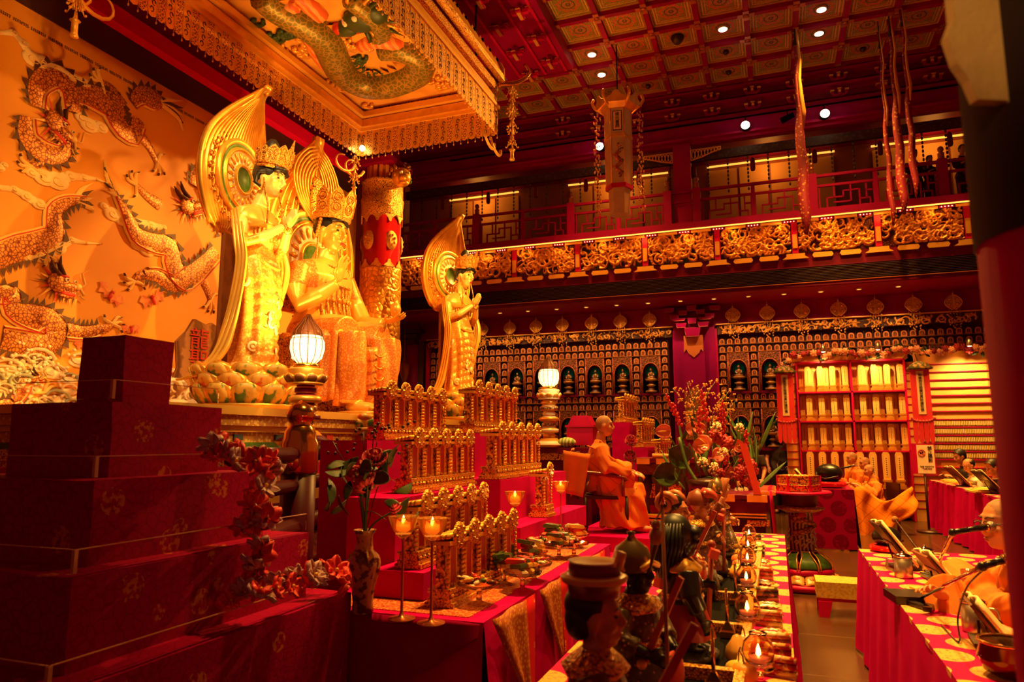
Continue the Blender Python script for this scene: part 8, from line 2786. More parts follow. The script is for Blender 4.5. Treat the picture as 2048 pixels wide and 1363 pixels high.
for k in range(14):
	inst('base_petal', pme, ip, (0, 0, 0), 2 * pi * k / 14)
MB().lathe([(0.27, 0.135), (0.285, 0.15), (0.285, 0.185), (0.25, 0.2)], 32).obj('red_band', 'red_bright', ip)
gp = MB()
gp.sheet(lambda u, v: (0.26 - 0.13 * v + 0.04 * sin(pi * v), (u - 0.5) * 0.19 * (1 - 0.45 * v) * (0.7 + 0.3 * sin(pi * min(1, 0.2 + v))), 0.19 + 0.16 * v), 8, 6, 0.014)
gp.tube([(0.268 - 0.13 * v + 0.04 * sin(pi * v), sg * 0.5 * 0.19 * (1 - 0.45 * v) * (0.7 + 0.3 * sin(pi * min(1, 0.2 + v))), 0.19 + 0.16 * v) for sg, rng in ((-1, (0, .2, .4, .6, .8, 1)), (1, (1, .8, .6, .4, .2, 0))) for v in rng], 0.008, 5, 1)
gpe = gp.mesh('green_petal', ['green', 'gold'])
for k in range(9):
	inst('green_petal', gpe, ip, (0, 0, 0), 2 * pi * k / 9)
MB().lathe([(0.12, 0.3), (0.115, 0.36), (0.11, 0.45), (0.115, 0.72), (0.13, 0.74)], 24).obj('shaft', mk('wave painted shaft', (0.12, 0.03, 0.02), 0.4, 0, ('wave', 9, (0.7, 0.5, 0.25), 0.5, 0.6)), ip)
wv2 = MB()
for k in range(26):
	a, z = k * 2.4, 0.38 + 0.006 * k
	wv2.tube([((0.125 + 0.01 * cos(t)) * cos(a + 0.25 * sin(t) * (1 - t / 8)), (0.125 + 0.01 * cos(t)) * sin(a + 0.25 * sin(t) * (1 - t / 8)), z + 0.025 * (1 - cos(t)) * (1 - t / 9)) for t in [q * 0.7 for q in range(8)]], 0.007, 5)
wv2.obj('carved_waves', 'white', ip)
dr2 = MB()
dr2.tube(crom([(0.13 * cos(a), 0.13 * sin(a), z) for a, z in ((-2.2, 0.52), (-1.2, 0.55), (-0.4, 0.6), (-1.3, 0.64), (-2.2, 0.66), (-1.5, 0.7))], 5), 0.028, 8)
dr2.ell((0.13 * cos(-1.5), 0.13 * sin(-1.5), 0.7), (0.045, 0.035, 0.03), 8, 1)
dr2.obj('carved_dragon', ['scales', 'paint_red'], ip)
MB().lathe([(0.13, 0.72), (0.2, 0.75), (0.21, 0.765), (0.13, 0.78)], 24, wob=lambda w, z: 1 + 0.12 * abs(cos(3 * w))).obj('leaf_collar', 'key_gold', ip)
MB().lathe([(0.13, 0.77), (0.16, 0.8), (0.17, 0.88), (0.2, 0.9)], 24, wob=lambda w, z: 1 + 0.03 * cos(9 * w)).obj('lotus_cup', mk('dark red lotus cup', (0.16, 0.02, 0.02), 0.35), ip)
MB().lathe([(0.2, 0.895), (0.3, 0.9), (0.305, 0.915), (0.29, 0.93), (0.2, 0.925)], 32).obj('tray', 'red_bright', ip)
MB().lathe([(0.2, 0.93), (0.2, 0.985), (0.21, 0.99), (0.2, 0.995), (0.2, 1.07), (0.205, 1.08), (0.19, 1.08), (0.18, 1.07), (0.0, 1.06)], 6, sm=False, cap=False, hard=True).obj('hex_box', 'gold_carved', ip)
for k in range(6):
	a = pi / 3 * k
	MB().box((cos(a) * 0.2, sin(a) * 0.2, 1.0), (0.02, 0.02, 0.16), 0, a).obj('corner_rib', 'red_bright', ip)

# ================================================================ MONKS' TABLE AT THE BACK
mt, mto = cloth_table('chanting_table', 'table in bright red medallion cloth at the middle of the hall', 0.34, 1.02, 11.75, 13.7, 0.88, 'red_bright', 'medal_front', 'FRL', 0.004)
kb = atz(1690, 1165, 0.3)
kn = thing('kneeling_bench', 'low kneeling bench with yellow brocade cushion', 'bench', (kb.x + 0.06, kb.y + 0.1, 0))
MB().box((0, 0, 0.24), (0.62, 0.36, 0.14)).obj('cushion', mk('yellow brocade', (0.72, 0.45, 0.06), 0.7, 0, ('noise', 40, (0.55, 0.3, 0.04), 0.45, 0.6), ('noise', 60, 0.3, 0.004)), kn)
MB().box((0, 0, 0.155), (0.6, 0.34, 0.03)).obj('frame', 'red_bright', kn)
for s in (-1, 1):
	for r in (-1, 1):
		MB().prism([(-0.06, 0), (0.03, 0), (0.06, 0.14), (-0.06, 0.14)], ((s * 0.24, r * 0.15, 0), (1, 0, 0), (0, 0, 1)), 0.04).obj('leg', 'red_bright', kn)


# wooden fish, books, mugs, microphones
def wooden_fish(lab, loc, r, rz=0):
	t = thing('wooden_fish_drum', lab, 'drum', loc, rz, 'wooden fish drums', r / 0.15)
	MB().lathe([(0.1, 0), (0.17, 0.015), (0.185, 0.04), (0.17, 0.065), (0.1, 0.07)], 24, wob=lambda w, z: 1 + 0.02 * cos(16 * w)).obj('cushion', 'brocade_fine', t)
	b = MB().ell((0, 0, 0.16), (0.15, 0.13, 0.11), 20)
	b.tube([(-0.13, -0.1, 0.13), (0.0, -0.135, 0.1), (0.13, -0.1, 0.13)], 0.012, 6, 1)
	b.obj('drum', ['fig_black', 'dark_wood'], t)
	return t


def open_book(lab, loc, rz, w=0.2, h=0.26, cover='brown_wood', tilt=0.9, grp='open sutra books on stands'):
	"""book leaning back on a folding stand; reader side is local +X"""
	t = thing('sutra_book', lab, 'book', loc, rz, grp)
	R_ = Matrix.Translation((0, 0, 0.03)) @ Matrix.Rotation(-tilt + pi / 2 - 0.0, 4, 'Y')
	a = Matrix.Rotation(-(pi / 2 - tilt), 4, 'Y')
	X = Matrix.Translation((0.0, 0, 0.02)) @ a
	MB().box((-0.012, 0, h / 2), (0.012, w * 2, h)).xf(X).obj('cover', cover, t)
	for s in (-1, 1):
		b = MB()
		b.sheet(lambda u, v, s=s: (0.004 + 0.02 * sin(pi * u) * (1 - 0.3 * u), s * u * w, v * h), 8, 4, 0.012)
		b.xf(X)
		b.obj('page_block', mk('cream paper', (0.85, 0.66, 0.32), 0.7), t)
		tx = MB()
		for k in range(7):
			tx.box((0.03 + 0.0, s * (0.03 + k * 0.022), h * 0.5), (0.001, 0.004, h * 0.75))
		tx.xf(X)
	st_ = MB()
	st_.box((-0.02, 0, h * 0.3), (0.006, w * 1.5, h * 0.6)).xf(X)
	st_.box((-0.04, 0, 0.01), (0.16, w * 1.4, 0.012))
	st_.tube([(-0.09, 0, 0.01), tuple(X @ Vector((-0.03, 0, h * 0.55)))], 0.006, 6)
	st_.obj('stand', 'dark_wood', t)
	return t


def mug(lab, loc, rz=0, s=1.0):
	t = thing('steel_mug', lab, 'mug', loc, rz, 'lidded steel mugs', s)
	MB().lathe([(0.04, 0), (0.042, 0.004), (0.042, 0.1), (0.039, 0.1)], 24).obj('body', 'steel', t)
	MB().lathe([(0.044, 0.1), (0.044, 0.106), (0.03, 0.114), (0.008, 0.118), (0.008, 0.126), (0.0, 0.128)], 24).obj('lid', 'chrome', t)
	MB().tube(crom([(0.04, 0, 0.085), (0.07, 0, 0.08), (0.072, 0, 0.04), (0.04, 0, 0.025)], 4), 0.005, 6).obj('handle', 'steel', t)
	return t


def mic(lab, base, joint, tip, cable=True, grp='microphones on stands'):
	"""desk microphone: foot, boom from joint, microphone at tip"""
	t = thing('microphone', lab, 'microphone', base, 0, grp)
	B, J, Tp = Vector(base), Vector(joint) - Vector(base), Vector(tip) - Vector(base)
	MB().box((0, 0, 0.012), (0.09, 0.12, 0.024)).box((-0.03, -0.1, 0.012), (0.04, 0.16, 0.02), 0, 0.5).box((0.03, -0.12, 0.012), (0.04, 0.18, 0.02), 0, -0.3).obj('foot', 'fig_black', t)
	MB().tube([(0, 0, 0.02), tuple(J)], 0.009, 10).obj('boom', 'chrome', t)
	d = (J - Vector((0, 0, 0.02))).normalized()
	MB().tube([tuple(J - d * 0.05), tuple(J)], 0.014, 10).ell(J, 0.018, 10).obj('clutch', 'fig_black', t)
	m = (Tp - J).normalized()
	MB().tube([tuple(J), tuple(J + (Tp - J) * 0.35)], 0.013, 10).tube([tuple(J + (Tp - J) * 0.2), tuple(Tp - m * 0.04)], [0.011, 0.016], 12).obj('handle', 'fig_black', t)
	MB().tube([tuple(Tp - m * 0.055), tuple(Tp - m * 0.045)], 0.02, 14).obj('collar', 'brass', t)
	MB().ell(Tp - m * 0.022, (0.022, 0.022, 0.022), 14).tube([tuple(Tp - m * 0.045), tuple(Tp - m * 0.02)], [0.018, 0.022], 14).obj('grille', mk('mic grille', (0.3, 0.25, 0.2), 0.4, 0.7, None, ('vor', 300, 0.6, 0.002)), t)
	if cable:
		MB().tube(crom([tuple(J + (Tp - J) * 0.2), tuple(J * 0.7 + Vector((0.02, -0.04, -0.02))), tuple(J * 0.5 + Vector((0.03, -0.05, -J.z * 0.3))), (J.x * 0.6, J.y * 0.6 - 0.05, 0.006), (J.x * 0.3, J.y * 0.3 - 0.12, 0.006)], 5), 0.004, 6).obj('cable', 'fig_black', t)
	return t


wooden_fish('large black wooden fish drum on the bright red medallion table', (0.72, 12.1, 0.885), 0.2, radians(-20))
open_book('open sutra book propped beside the large drum on the medallion table', (0.42, 12.35, 0.885), radians(0), 0.16, 0.3)
mic('microphone before the monk in the spread orange robe', (0.5, 12.5, 0.885), (0.72, 12.32, 1.12), (1.1, 12.2, 1.22), False)
for k, (x, y) in enumerate(((0.42, 12.9), (0.5, 13.2), (0.46, 13.5))):
	tag(MB().box((0, 0, 0.02), (0.22, 0.16, 0.04)).box((0, 0, 0.042), (0.2, 0.14, 0.004), 1).obj('book_stack', ['brown_wood', 'cream'], None, (x, y, 0.885), 0.2 * k), f'{ORD[k]} closed book lying on the medallion table, counted from the drum', 'book', 'closed books on the medallion table')

# ================================================================ NEAR RIGHT TABLE
RX0, RX1, RY0, RY1 = 0.56, 1.5, 0.9, 6.38
rt_, rto = cloth_table('prayer_table', 'long near table in red cloth with gold medallions', RX0, RX1, RY0, RY1, 0.75, 'medal_table', 'red_cloth', 'FBL', 0.012)


def tab(u, v, z=0.752):
	p = atz(u, v, z)
	return Vector((p.x, p.y, z))


wooden_fish('small black wooden fish drum on a red cushion on the prayer table', tab(1775, 1102), 0.105, 0.3)
m0 = tab(1852, 1120) + Vector((0, 0, 0.06))
m1 = atd(1790, 1038, (m0 - Vector((0, 0, EYE))).length * 0.99)
t = thing('drum_mallet', 'padded drum mallet slanting up behind the open book', 'mallet', m0 - Vector((0, 0, 0.06)))
MB().tube([(0, 0, 0.0), tuple(m1 - m0 + Vector((0, 0, 0.06)))], 0.008, 8).obj('shaft', 'dark_wood', t)
MB().ell(m1 - m0 + Vector((0, 0, 0.06)), 0.028, 12).obj('head', mk('padded mallet head', (0.45, 0.2, 0.06), 0.7), t)
open_book('tall open sutra book on a stand beside the small drum', tab(1822, 1135), radians(6), 0.14, 0.34, 'dark_wood', 0.95)
open_book('open sutra book on a stand in front of the spectacled monk', tab(1905, 1180), radians(8), 0.13, 0.24, 'brown_wood', 0.9)
open_book('open sutra book on a stand cut by the dark pillar', tab(2010, 1290), radians(-4), 0.13, 0.2, 'brown_wood', 0.95)
mug('lidded steel mug in front of the tall open book', tab(1808, 1154), pi, 1.25)
mug('lidded steel mug by the spectacled monk\'s hand', tab(1852, 1139), 0, 1.25)
mug('nearest lidded steel mug beside the bare forearm', tab(1951, 1262), -0.3, 1.25)
bA = tab(1838, 1205)
dA = (bA - Vector((0, 0, EYE))).length
mic('long boom microphone lying across the near part of the prayer table', bA, atd(1965, 1132, 2.62), atd(2036, 1110, 2.6))
bB = tab(1868, 1150)
mic('boom microphone reaching to the spectacled monk\'s mouth', bB, atd(1905, 1064, 3.3), atd(1990, 1050, 3.35), False)
t = thing('yellow_pouch', 'folded yellow cloth pouch with red print on the prayer table', 'pouch', tab(1858, 1188), 0.3)
MB().box((0, 0, 0.012), (0.2, 0.13, 0.024)).box((0.0, 0.0, 0.028), (0.16, 0.1, 0.012)).obj('cloth', mk('yellow satin', (0.75, 0.45, 0.08), 0.5), t)
MB().prism([(-0.03, -0.02), (0.03, -0.02), (0.04, 0.01), (0, 0.03), (-0.04, 0.01)], ((0, 0, 0.034), (1, 0, 0), (0, 1, 0)), 0.003).obj('red_print', 'paint_red', t)
tag(MB().box((0, 0, 0.02), (0.16, 0.22, 0.04)).box((0.004, 0, 0.02), (0.155, 0.216, 0.032), 1).obj('black_book', ['fig_black', 'cream'], None, tab(1812, 1200), 0.15), 'closed black book at the edge of the prayer table', 'book')
tag(MB().lathe([(0.032, 0), (0.032, 0.17), (0.029, 0.17), (0.029, 0.004), (0.0, 0.004)], 24, cap=False).obj('red_tumbler', mk('translucent red cup', (0.7, 0.18, 0.06), 0.15, 0, Transmission_Weight=0.6), None, tab(1940, 1205)), 'tall translucent red tumbler behind the nearest mug', 'tumbler')
tag(MB().box((0, 0, 0.012), (0.3, 0.2, 0.014)).box((0, 0, 0.004), (0.26, 0.16, 0.008)).obj('black_tray', 'fig_black', None, tab(1905, 1160), 0.1), 'flat black tray under the middle open book', 'tray')
tag(MB().cyl((-0.07, 0, 0.022), (0.07, 0.02, 0.022), 0.021, n=12).obj('yellow_roll', 'orange_panel', None, tab(1880, 1142) + Vector((0, 0, 0.0)), -0.2), 'rolled yellow towel beside the black tray', 'towel')
t = thing('bronze_pot', 'dark polished bronze pot in the bottom corner of the prayer table', 'pot', tab(2022, 1352))
MB().lathe([(0.05, 0), (0.085, 0.02), (0.1, 0.07), (0.09, 0.11), (0.096, 0.12), (0.085, 0.12), (0.0, 0.1)], 28, cap=False).obj('bowl', mk('dark bronze', (0.14, 0.05, 0.02), 0.15, 0.85), t)
MB().lathe([(0.09, 0.112), (0.1, 0.118), (0.1, 0.126), (0.088, 0.124)], 28, cap=False).obj('rim', 'brass', t)

# ================================================================ FAR RIGHT TABLE
ft, fto = cloth_table('guest_table', 'long table in pleated dark red cloth on the far side of the hall', 2.62, 3.0, 10.45, 15.3, 0.87, 'medal_table', 'red_cloth', 'FL', 0.03)


def ft_at(u, v):
	p = atz(u, v, 0.872)
	return Vector((p.x, p.y, 0.872))


for k, (u, v, rz, lab, cov) in enumerate(((1888, 950, 0.2, 'black covered open book at the far end of the guest table', 'fig_black'), (1934, 972, 0.1, 'open book with brown cover on the middle of the guest table', 'brown_wood'), (1997, 986, 0.1, 'open black covered book at the near end of the guest table', 'fig_black'))):
	open_book(lab, ft_at(u, v), rz, 0.2, 0.38, cov, 0.85, 'open books on the guest table')
for k, (u, v) in enumerate(((1905, 962), (1965, 984), (1980, 980), (1918, 966))):
	tag(MB().box((0, 0, 0.012), (0.3, 0.4, 0.024)).box((0.02, 0.03, 0.03), (0.24, 0.34, 0.012)).obj('yellow_cloth', mk('yellow cloth', (0.8, 0.5, 0.08), 0.6), None, ft_at(u, v), 0.1 * k), f'{ORD[k]} folded yellow cloth on the guest table, counted from its far end', 'cloth', 'yellow cloths on the guest table')

# ================================================================ FOREGROUND PILLAR
fp_ = struct('foreground_pillar', MB(), 'red_wall')
p0 = atd(2020, 700, 0.95)
R0 = 0.16
ctr = p0 + Vector((cos(YAW), sin(YAW), 0)) * R0
bpy.data.objects.remove(fp_)
fp_ = struct('foreground_pillar', MB().lathe([(R0, 0), (R0, 1.88)], 40, (ctr.x, ctr.y, 0)), 'red_cloth')
MB().lathe([(R0 + 0.004, 1.88), (R0 + 0.004, 4.0)], 40, (ctr.x, ctr.y, 0)).obj('dark_wrap', mk('dark pillar wrap', (0.03, 0.006, 0.004), 0.7), fp_)
gb = MB()
e = aty(1960, 100, ctr.y)
gb.prism([(0.02, 0.0), (0.012, 0.01), (-0.035, 0.012), (-0.045, 0.045), (-0.062, 0.075), (-0.072, 0.12), (-0.06, 0.15), (-0.06, 0.25), (0.05, 0.25), (0.03, 0.1)], ((0, 0, 0), (cos(YAW), sin(YAW), 0), (0, 0, 1)), 0.02)
pp = atd(1984, 224, 0.97)
gb.xf(Matrix.Scale(0.85, 4))
gb.obj('gilt_bracket', mk('pale gilt bracket', (0.62, 0.34, 0.1), 0.6, 0.1, None, ('noise', 30, 0.3, 0.01)), fp_, pp)

# ================================================================ PEOPLE
M['skin'] = mk('skin', (0.62, 0.27, 0.12), 0.5, 0, ('noise', 12, (0.55, 0.22, 0.09), 0.4, 0.7), Subsurface_Weight=0.05)
M['stubble'] = mk('shaved scalp', (0.36, 0.15, 0.065), 0.6)
M['robe_orange'] = mk('orange robe cloth', (0.78, 0.20, 0.012), 0.85, 0, ('noise', 5, (0.7, 0.16, 0.01), 0.35, 0.7), ('noise', 90, 0.15, 0.002))
_k = Nd('seamed orange robe')
_x, _y, _z = _k.xyz(_k.co())
_d = _k.math('ADD', _k.math('MULTIPLY', _x, 0.8), _z)
_e = _k.math('SUBTRACT', _z, _k.math('MULTIPLY', _x, 0.9))
_g = _k.math('MINIMUM', _k.math('FRACT', _k.math('MULTIPLY', _d, 5.5)), _k.math('FRACT', _k.math('MULTIPLY', _e, 3.2)))
M['kasaya'] = _k.fin(_k.mix(_k.math('LESS_THAN', _g, 0.05), (0.78, 0.22, 0.014), (0.5, 0.1, 0.008)), 0.85, 0, 0.1)
M['robe_seam'] = mk('robe seam', (0.5, 0.1, 0.008), 0.85)
M['shirt_white'] = mk('white shirt', (0.8, 0.72, 0.6), 0.8)
M['suit_dark'] = mk('dark robe', (0.03, 0.012, 0.012), 0.8)
M['shirt_dark'] = mk('dark shirt', (0.05, 0.03, 0.02), 0.8)
M['hair'] = mk('dark hair', (0.018, 0.01, 0.008), 0.5)


def person(label, loc, rz, pose='sit', cloth='robe_orange', legs=None, hair='shaved', lean=0.05, nod=0.1, turn=0.0, arms=None, sleeve='wide', s=1.0, vox=0.011, glasses=False, robe=False, group=None, skirt_to=0.06):
	t = thing('person', label, 'person', loc, rz, group, s)
	zs = 0.46 if pose == 'sit' else 0.88
	top = zs + 0.56
	b = MB()
	hd = TR((lean * 1.3 + 0.05, 0, top + 0.2), ry=nod, rz=turn)
	head_prims(b, hd)
	b.tube([(lean, 0, top - 0.03), (lean * 1.2 + 0.02, 0, top + 0.12)], [0.06, 0.052], 12)
	tor = [(0, 0, zs + 0.0, 0.12, 0.16), (lean * 0.2, 0, zs + 0.18, 0.1, 0.14), (lean * 0.6, 0, zs + 0.38, 0.115, 0.165), (lean * 0.9, 0, zs + 0.5, 0.095, 0.18), (lean, 0, top, 0.06, 0.09)]
	rings(b, tor, 20)
	arms = arms or [((0.12, -0.27, zs + 0.26), (0.36, -0.16, zs + 0.3)), ((0.12, 0.27, zs + 0.26), (0.36, 0.16, zs + 0.3))]
	A = []
	for i, (el, wr) in enumerate(arms):
		sgn = (-1, 1)[i]
		sh_ = (lean, sgn * 0.19, zs + 0.5)
		b.tube([sh_, el, wr], [0.052, 0.042, 0.028], 10)
		d = Vector(wr) - Vector(el)
		hand_prims(b, wr, d, (0, sgn * 0.5, 1), 1.0, 0.55, -sgn)
		A.append((sh_, el, wr))
	for a in (-1, 1):
		if pose == 'sit':
			b.tube([(0, a * 0.1, zs), (0.42, a * 0.12, zs + 0.02), (0.44, a * 0.12, 0.08)], [0.09, 0.065, 0.045], 10)
			b.ell((0.5, a * 0.12, 0.045), (0.13, 0.045, 0.04), 10)
		else:
			b.tube([(0, a * 0.09, zs), (0.01, a * 0.1, 0.48), (0, a * 0.1, 0.08)], [0.09, 0.06, 0.045], 10)
			b.ell((0.06, a * 0.1, 0.04), (0.13, 0.045, 0.04), 10)
	inst('body', fused('body', b, vox, 'skin', 3), t)
	fm = MB()
	face_marks(fm, hd)
	inst('face_features', fm.mesh('face_features', ['hair', mk('lips', (0.45, 0.12, 0.07), 0.5)]), t)
	# clothing
	c = MB()
	rings(c, [(x, y, z, rx + 0.022, ry + 0.024) for x, y, z, rx, ry in tor[:-1]] + [(lean, 0, top - 0.005, 0.075, 0.1), (lean * 1.05 + 0.005, 0, top + 0.035, 0.068, 0.072)], 24)
	wide = {'wide': (0.085, 0.09, 0.12), 'long': (0.07, 0.056, 0.045), 'short': (0.075, 0.07, 0.06)}[sleeve]
	for sh_, el, wr in A:
		e = Vector(el) * 0.25 + Vector(wr) * 0.75 if sleeve != 'short' else Vector(el) * 0.7 + Vector(sh_) * 0.3
		pts = [sh_, tuple(Vector(sh_).lerp(Vector(el), 0.5)), el, tuple(e)] if sleeve != 'short' else [sh_, tuple(Vector(sh_).lerp(e, 0.5)), tuple(e)]
		c.tube(pts, [wide[0], wide[0], wide[1], wide[2]] if sleeve != 'short' else [wide[0], wide[1], wide[2]], 12)
		if sleeve == 'wide':
			c.tube([el, tuple(e + Vector((0, 0, -0.08))), tuple(e + Vector((0.0, 0, -0.16)))], [0.07, 0.07, 0.03], 10, flat=(0.6, 1.2))
	if robe:
		if pose == 'sit':
			rings(c, [(0.3, 0, skirt_to, 0.28, 0.27), (0.3, 0, 0.25, 0.26, 0.26), (0.26, 0, 0.42, 0.3, 0.26), (0.2, 0, 0.54, 0.32, 0.24), (0.05, 0, 0.64, 0.18, 0.2)], 26)
		else:
			rings(c, [(0.0, 0, 0.08, 0.2, 0.24), (0, 0, 0.5, 0.17, 0.21), (0, 0, 0.95, 0.15, 0.19)], 26)

	def fold(co, no):
		z, an = co[:, 2], np.arctan2(co[:, 1], co[:, 0] - 0.12)
		k = np.clip((zs + 0.45 - z) / 0.3, 0.15, 1)
		return k * (0.017 * np.sin(an * 8 + z * 9 + 2 * np.sin(z * 7)) + 0.010 * np.sin(co[:, 0] * 40 + z * 26 + 2 * np.sin(co[:, 1] * 9)))
	inst('robe' if robe else 'shirt', fused('robe', c, vox * 1.05, cloth, 3, fold), t)
	if robe:
		cl = MB()
		for sgn in (-1, 1):
			cl.tube([(lean + 0.0, sgn * 0.085, top + 0.02), (lean + 0.09, sgn * 0.055, top - 0.06), (lean * 0.7 + 0.14, -sgn * 0.01, top - 0.2)], 0.016, 6)
		cl.obj('collar', 'robe_seam' if cloth == 'robe_orange' else cloth, t)
	else:
		q = MB()
		for a in (-1, 1):
			if pose == 'sit':
				q.tube([(0, a * 0.09, zs), (0.42, a * 0.12, zs + 0.02), (0.44, a * 0.12, 0.1)], [0.12, 0.085, 0.07], 10)
			else:
				q.tube([(0, a * 0.08, zs + 0.05), (0.01, a * 0.1, 0.48), (0, a * 0.1, 0.07)], [0.12, 0.085, 0.07], 10)
		inst('trousers', fused('trousers', q, vox * 1.3, legs or 'suit_dark', 2), t)
		MB().tube([(lean + 0.01 + 0.07 * cos(w), 0.075 * sin(w), top + 0.04 - 0.02 * cos(w)) for w in [2 * pi * k / 16 for k in range(17)]], 0.011, 6, cap=False).obj('collar', 'shirt_white' if cloth == 'suit_dark' else cloth, t)
	h = MB()
	if hair == 'shaved':
		me = t.children[0].data
		me.materials.append(M['stubble'])
		n = len(me.polygons)
		cen = np.empty(n * 3)
		me.polygons.foreach_get('center', cen)
		Hi = np.array(hd.inverted())
		q = cen.reshape(-1, 3) @ Hi[:3, :3].T + Hi[:3, 3]
		mi = ((q[:, 2] > 0.02 + 0.5 * np.clip(q[:, 0], 0, 1)) & (q[:, 0] < 0.06) & (q[:, 2] < 0.2) | (q[:, 0] < -0.035) & (q[:, 2] > -0.04) & (q[:, 2] < 0.2)).astype(np.int32)
		me.polygons.foreach_set('material_index', mi)
	else:
		h.ell((-0.018, 0, 0.036), (0.106, 0.086, 0.102), 18)
		if hair == 'fringe':
			h.v = [(min(x, 0.0), y, min(z, 0.07)) for x, y, z in h.v]
		else:
			h.v = [(x, y, max(z, -0.03 + (0.1 if x > 0.045 else 0) + 0.45 * max(0, x))) for x, y, z in h.v]
			h.ell((-0.05, 0, -0.01), (0.06, 0.07, 0.065), 12)
			if hair == 'long':
				h.tube([(-0.06, 0, 0.05), (-0.09, 0, -0.06), (-0.08, 0, -0.2)], [0.07, 0.065, 0.03], 10)
		inst('hair', h.xf(hd).mesh('hair', 'hair'), t)
	if glasses:
		g = MB()
		for a in (-1, 1):
			g.tube([(0.108, a * 0.036 + 0.026 * cos(w), 0.005 + 0.018 * sin(w)) for w in [2 * pi * k / 14 for k in range(15)]], 0.002, 5, cap=False)
			g.tube([(0.106, a * 0.062, 0.008), (0.05, a * 0.084, 0.01), (0.0, a * 0.088, 0.005)], 0.003, 5)
		g.tube([(0.11, -0.01, 0.008), (0.113, 0, 0.01), (0.11, 0.01, 0.008)], 0.002, 5)
		g.xf(hd).obj('glasses', 'fig_black', t)
	return t


def by_head(u, v, d, s=1.0, rz=0.0, lean=0.05, top=1.22, z0=0.0):
	"""floor position for a figure whose head is seen at that spot"""
	p = atd(u, v, d)
	o = Matrix.Rotation(rz, 3, 'Z') @ Vector((lean * 1.3 + 0.05, 0, 0)) * s
	return Vector((p.x - o.x, p.y - o.y, z0)), (p.z - z0) / top


FACE_R = YAW            # facing to the picture's right
FACE_L = YAW + pi       # facing to the picture's left

# monk seated on the draped chair
ml = atd(1196, 1000, 8.75)
ml.z = 0.5
m1_ = person('shaven monk in orange robe sitting upright on a draped chair', (ml.x, ml.y, 0.501), FACE_R - 0.12, cloth='robe_orange', lean=0.03, nod=0.02, arms=[((0.1, -0.27, 0.74), (0.42, -0.1, 0.66)), ((0.12, 0.27, 0.74), (0.44, 0.06, 0.67))], vox=0.009, robe=True, s=1.05)
sa = MB()
sa.sheet(lambda u, v: (-0.12 + 0.5 * v + 0.05 * sin(u * 7), -0.2 - 0.1 * sin(v * 3) + 0.06 * u, 0.98 - 0.24 * v - 0.6 * u * (0.35 + 0.65 * v) + 0.02 * sin(u * 15 + v * 4)), 20, 14, 0.008)
sa.obj('outer_sash', 'kasaya', m1_)
ch = thing('draped_chair', 'wooden armchair under an orange cloth beneath the seated monk', 'chair', (ml.x, ml.y, 0.501), FACE_R - 0.12)
MB().box((0.1, 0, 0.42), (0.5, 0.56, 0.04)).obj('seat', 'dark_wood', ch)
for x in (-0.15, 0.34):
	for y in (-0.27, 0.27):
		MB().tube([(x, y, 0), (x, y, 0.42)], 0.022, 8).obj('leg', 'dark_wood', ch)
for y in (-0.31, 0.31):
	MB().tube(crom([(-0.2, y, 0.72), (0.05, y, 0.7), (0.3, y, 0.66), (0.34, y, 0.62)], 4), 0.024, 8).tube([(0.3, y, 0.66), (0.3, y, 0.44)], 0.018, 8).obj('armrest', mk('polished rosewood', (0.18, 0.03, 0.012), 0.2), ch)
MB().box((-0.24, 0, 0.68), (0.04, 0.56, 0.56)).obj('backrest', 'dark_wood', ch)
dc = MB()
dc.sheet(lambda u, v: (-0.29 + 0.07 * (1 - cos(min(v, 0.18) / 0.18 * pi)) * 0.5 * (1 if v < 0.18 else 1) - (0.1 if v > 0.18 else 0.1 * v / 0.18) - 0.03 * sin(v * 3), -0.33 + 0.66 * u, 0.99 - 0.62 * max(0, v - 0.1) + 0.01 * sin(u * 9)), 20, 16, 0.01)
dc.obj('chair_cloth', mk('orange chair cloth', (0.72, 0.22, 0.02), 0.85, 0, ('noise', 9, (0.62, 0.17, 0.015), 0.4, 0.6)), ch)
pt_ = MB()
pt_.sheet(lambda u, v: (-0.4 + 0.32 * u * (1 - 0.3 * v), -0.36 - 0.02 * sin(u * 8), 0.98 - 0.5 * v - 0.05 * u), 10, 10, 0.01)
pt_.obj('side_cloth', 'robe_orange', ch)

# monk at the medallion table with robe spread over his chair
rz2 = FACE_L
l2, k2 = by_head(1738, 940, 12.7, 0.95, rz2)
m2_ = person('shaven monk with spread orange robe at the medallion table', l2, rz2, lean=0.06, nod=0.05, s=k2, arms=[((0.12, -0.27, 0.74), (0.4, -0.14, 0.92)), ((0.14, 0.27, 0.74), (0.42, 0.14, 0.92))], vox=0.013, robe=True)
tp_ = [(1706, 978), (1722, 972), (1742, 984), (1762, 1000), (1790, 996), (1822, 972)]
bt_ = [(1714, 1084), (1728, 1088), (1750, 1093), (1782, 1062), (1812, 1035), (1839, 1010)]
T2 = [atd(u, v, 12.25) for u, v in crom(tp_, 4)]
B2 = [atd(u, v, 12.1) for u, v in crom(bt_, 4)]
dn = Vector((-sin(YAW), cos(YAW), 0))
rs = MB()
rs.sheet(lambda u, v: tuple(T2[int(round(u * 20))].lerp(B2[int(round(u * 20))], v) + dn * 0.09 * sin(u * 17 + v * 4 + 1.5 * sin(v * 5)) * (0.3 + 0.7 * v)), 20, 12, 0.012)
o = rs.obj('spread_robe', 'kasaya', m2_)
o.matrix_parent_inverse = (Matrix.Translation(l2) @ Matrix.Rotation(rz2, 4, 'Z') @ Matrix.Scale(k2, 4)).inverted()
stool = thing('monk_chair', 'dark chair under the spread orange robe', 'chair', l2, rz2)
MB().box((-0.05, 0, 0.4), (0.46, 0.46, 0.04)).obj('seat', 'dark_wood', stool)
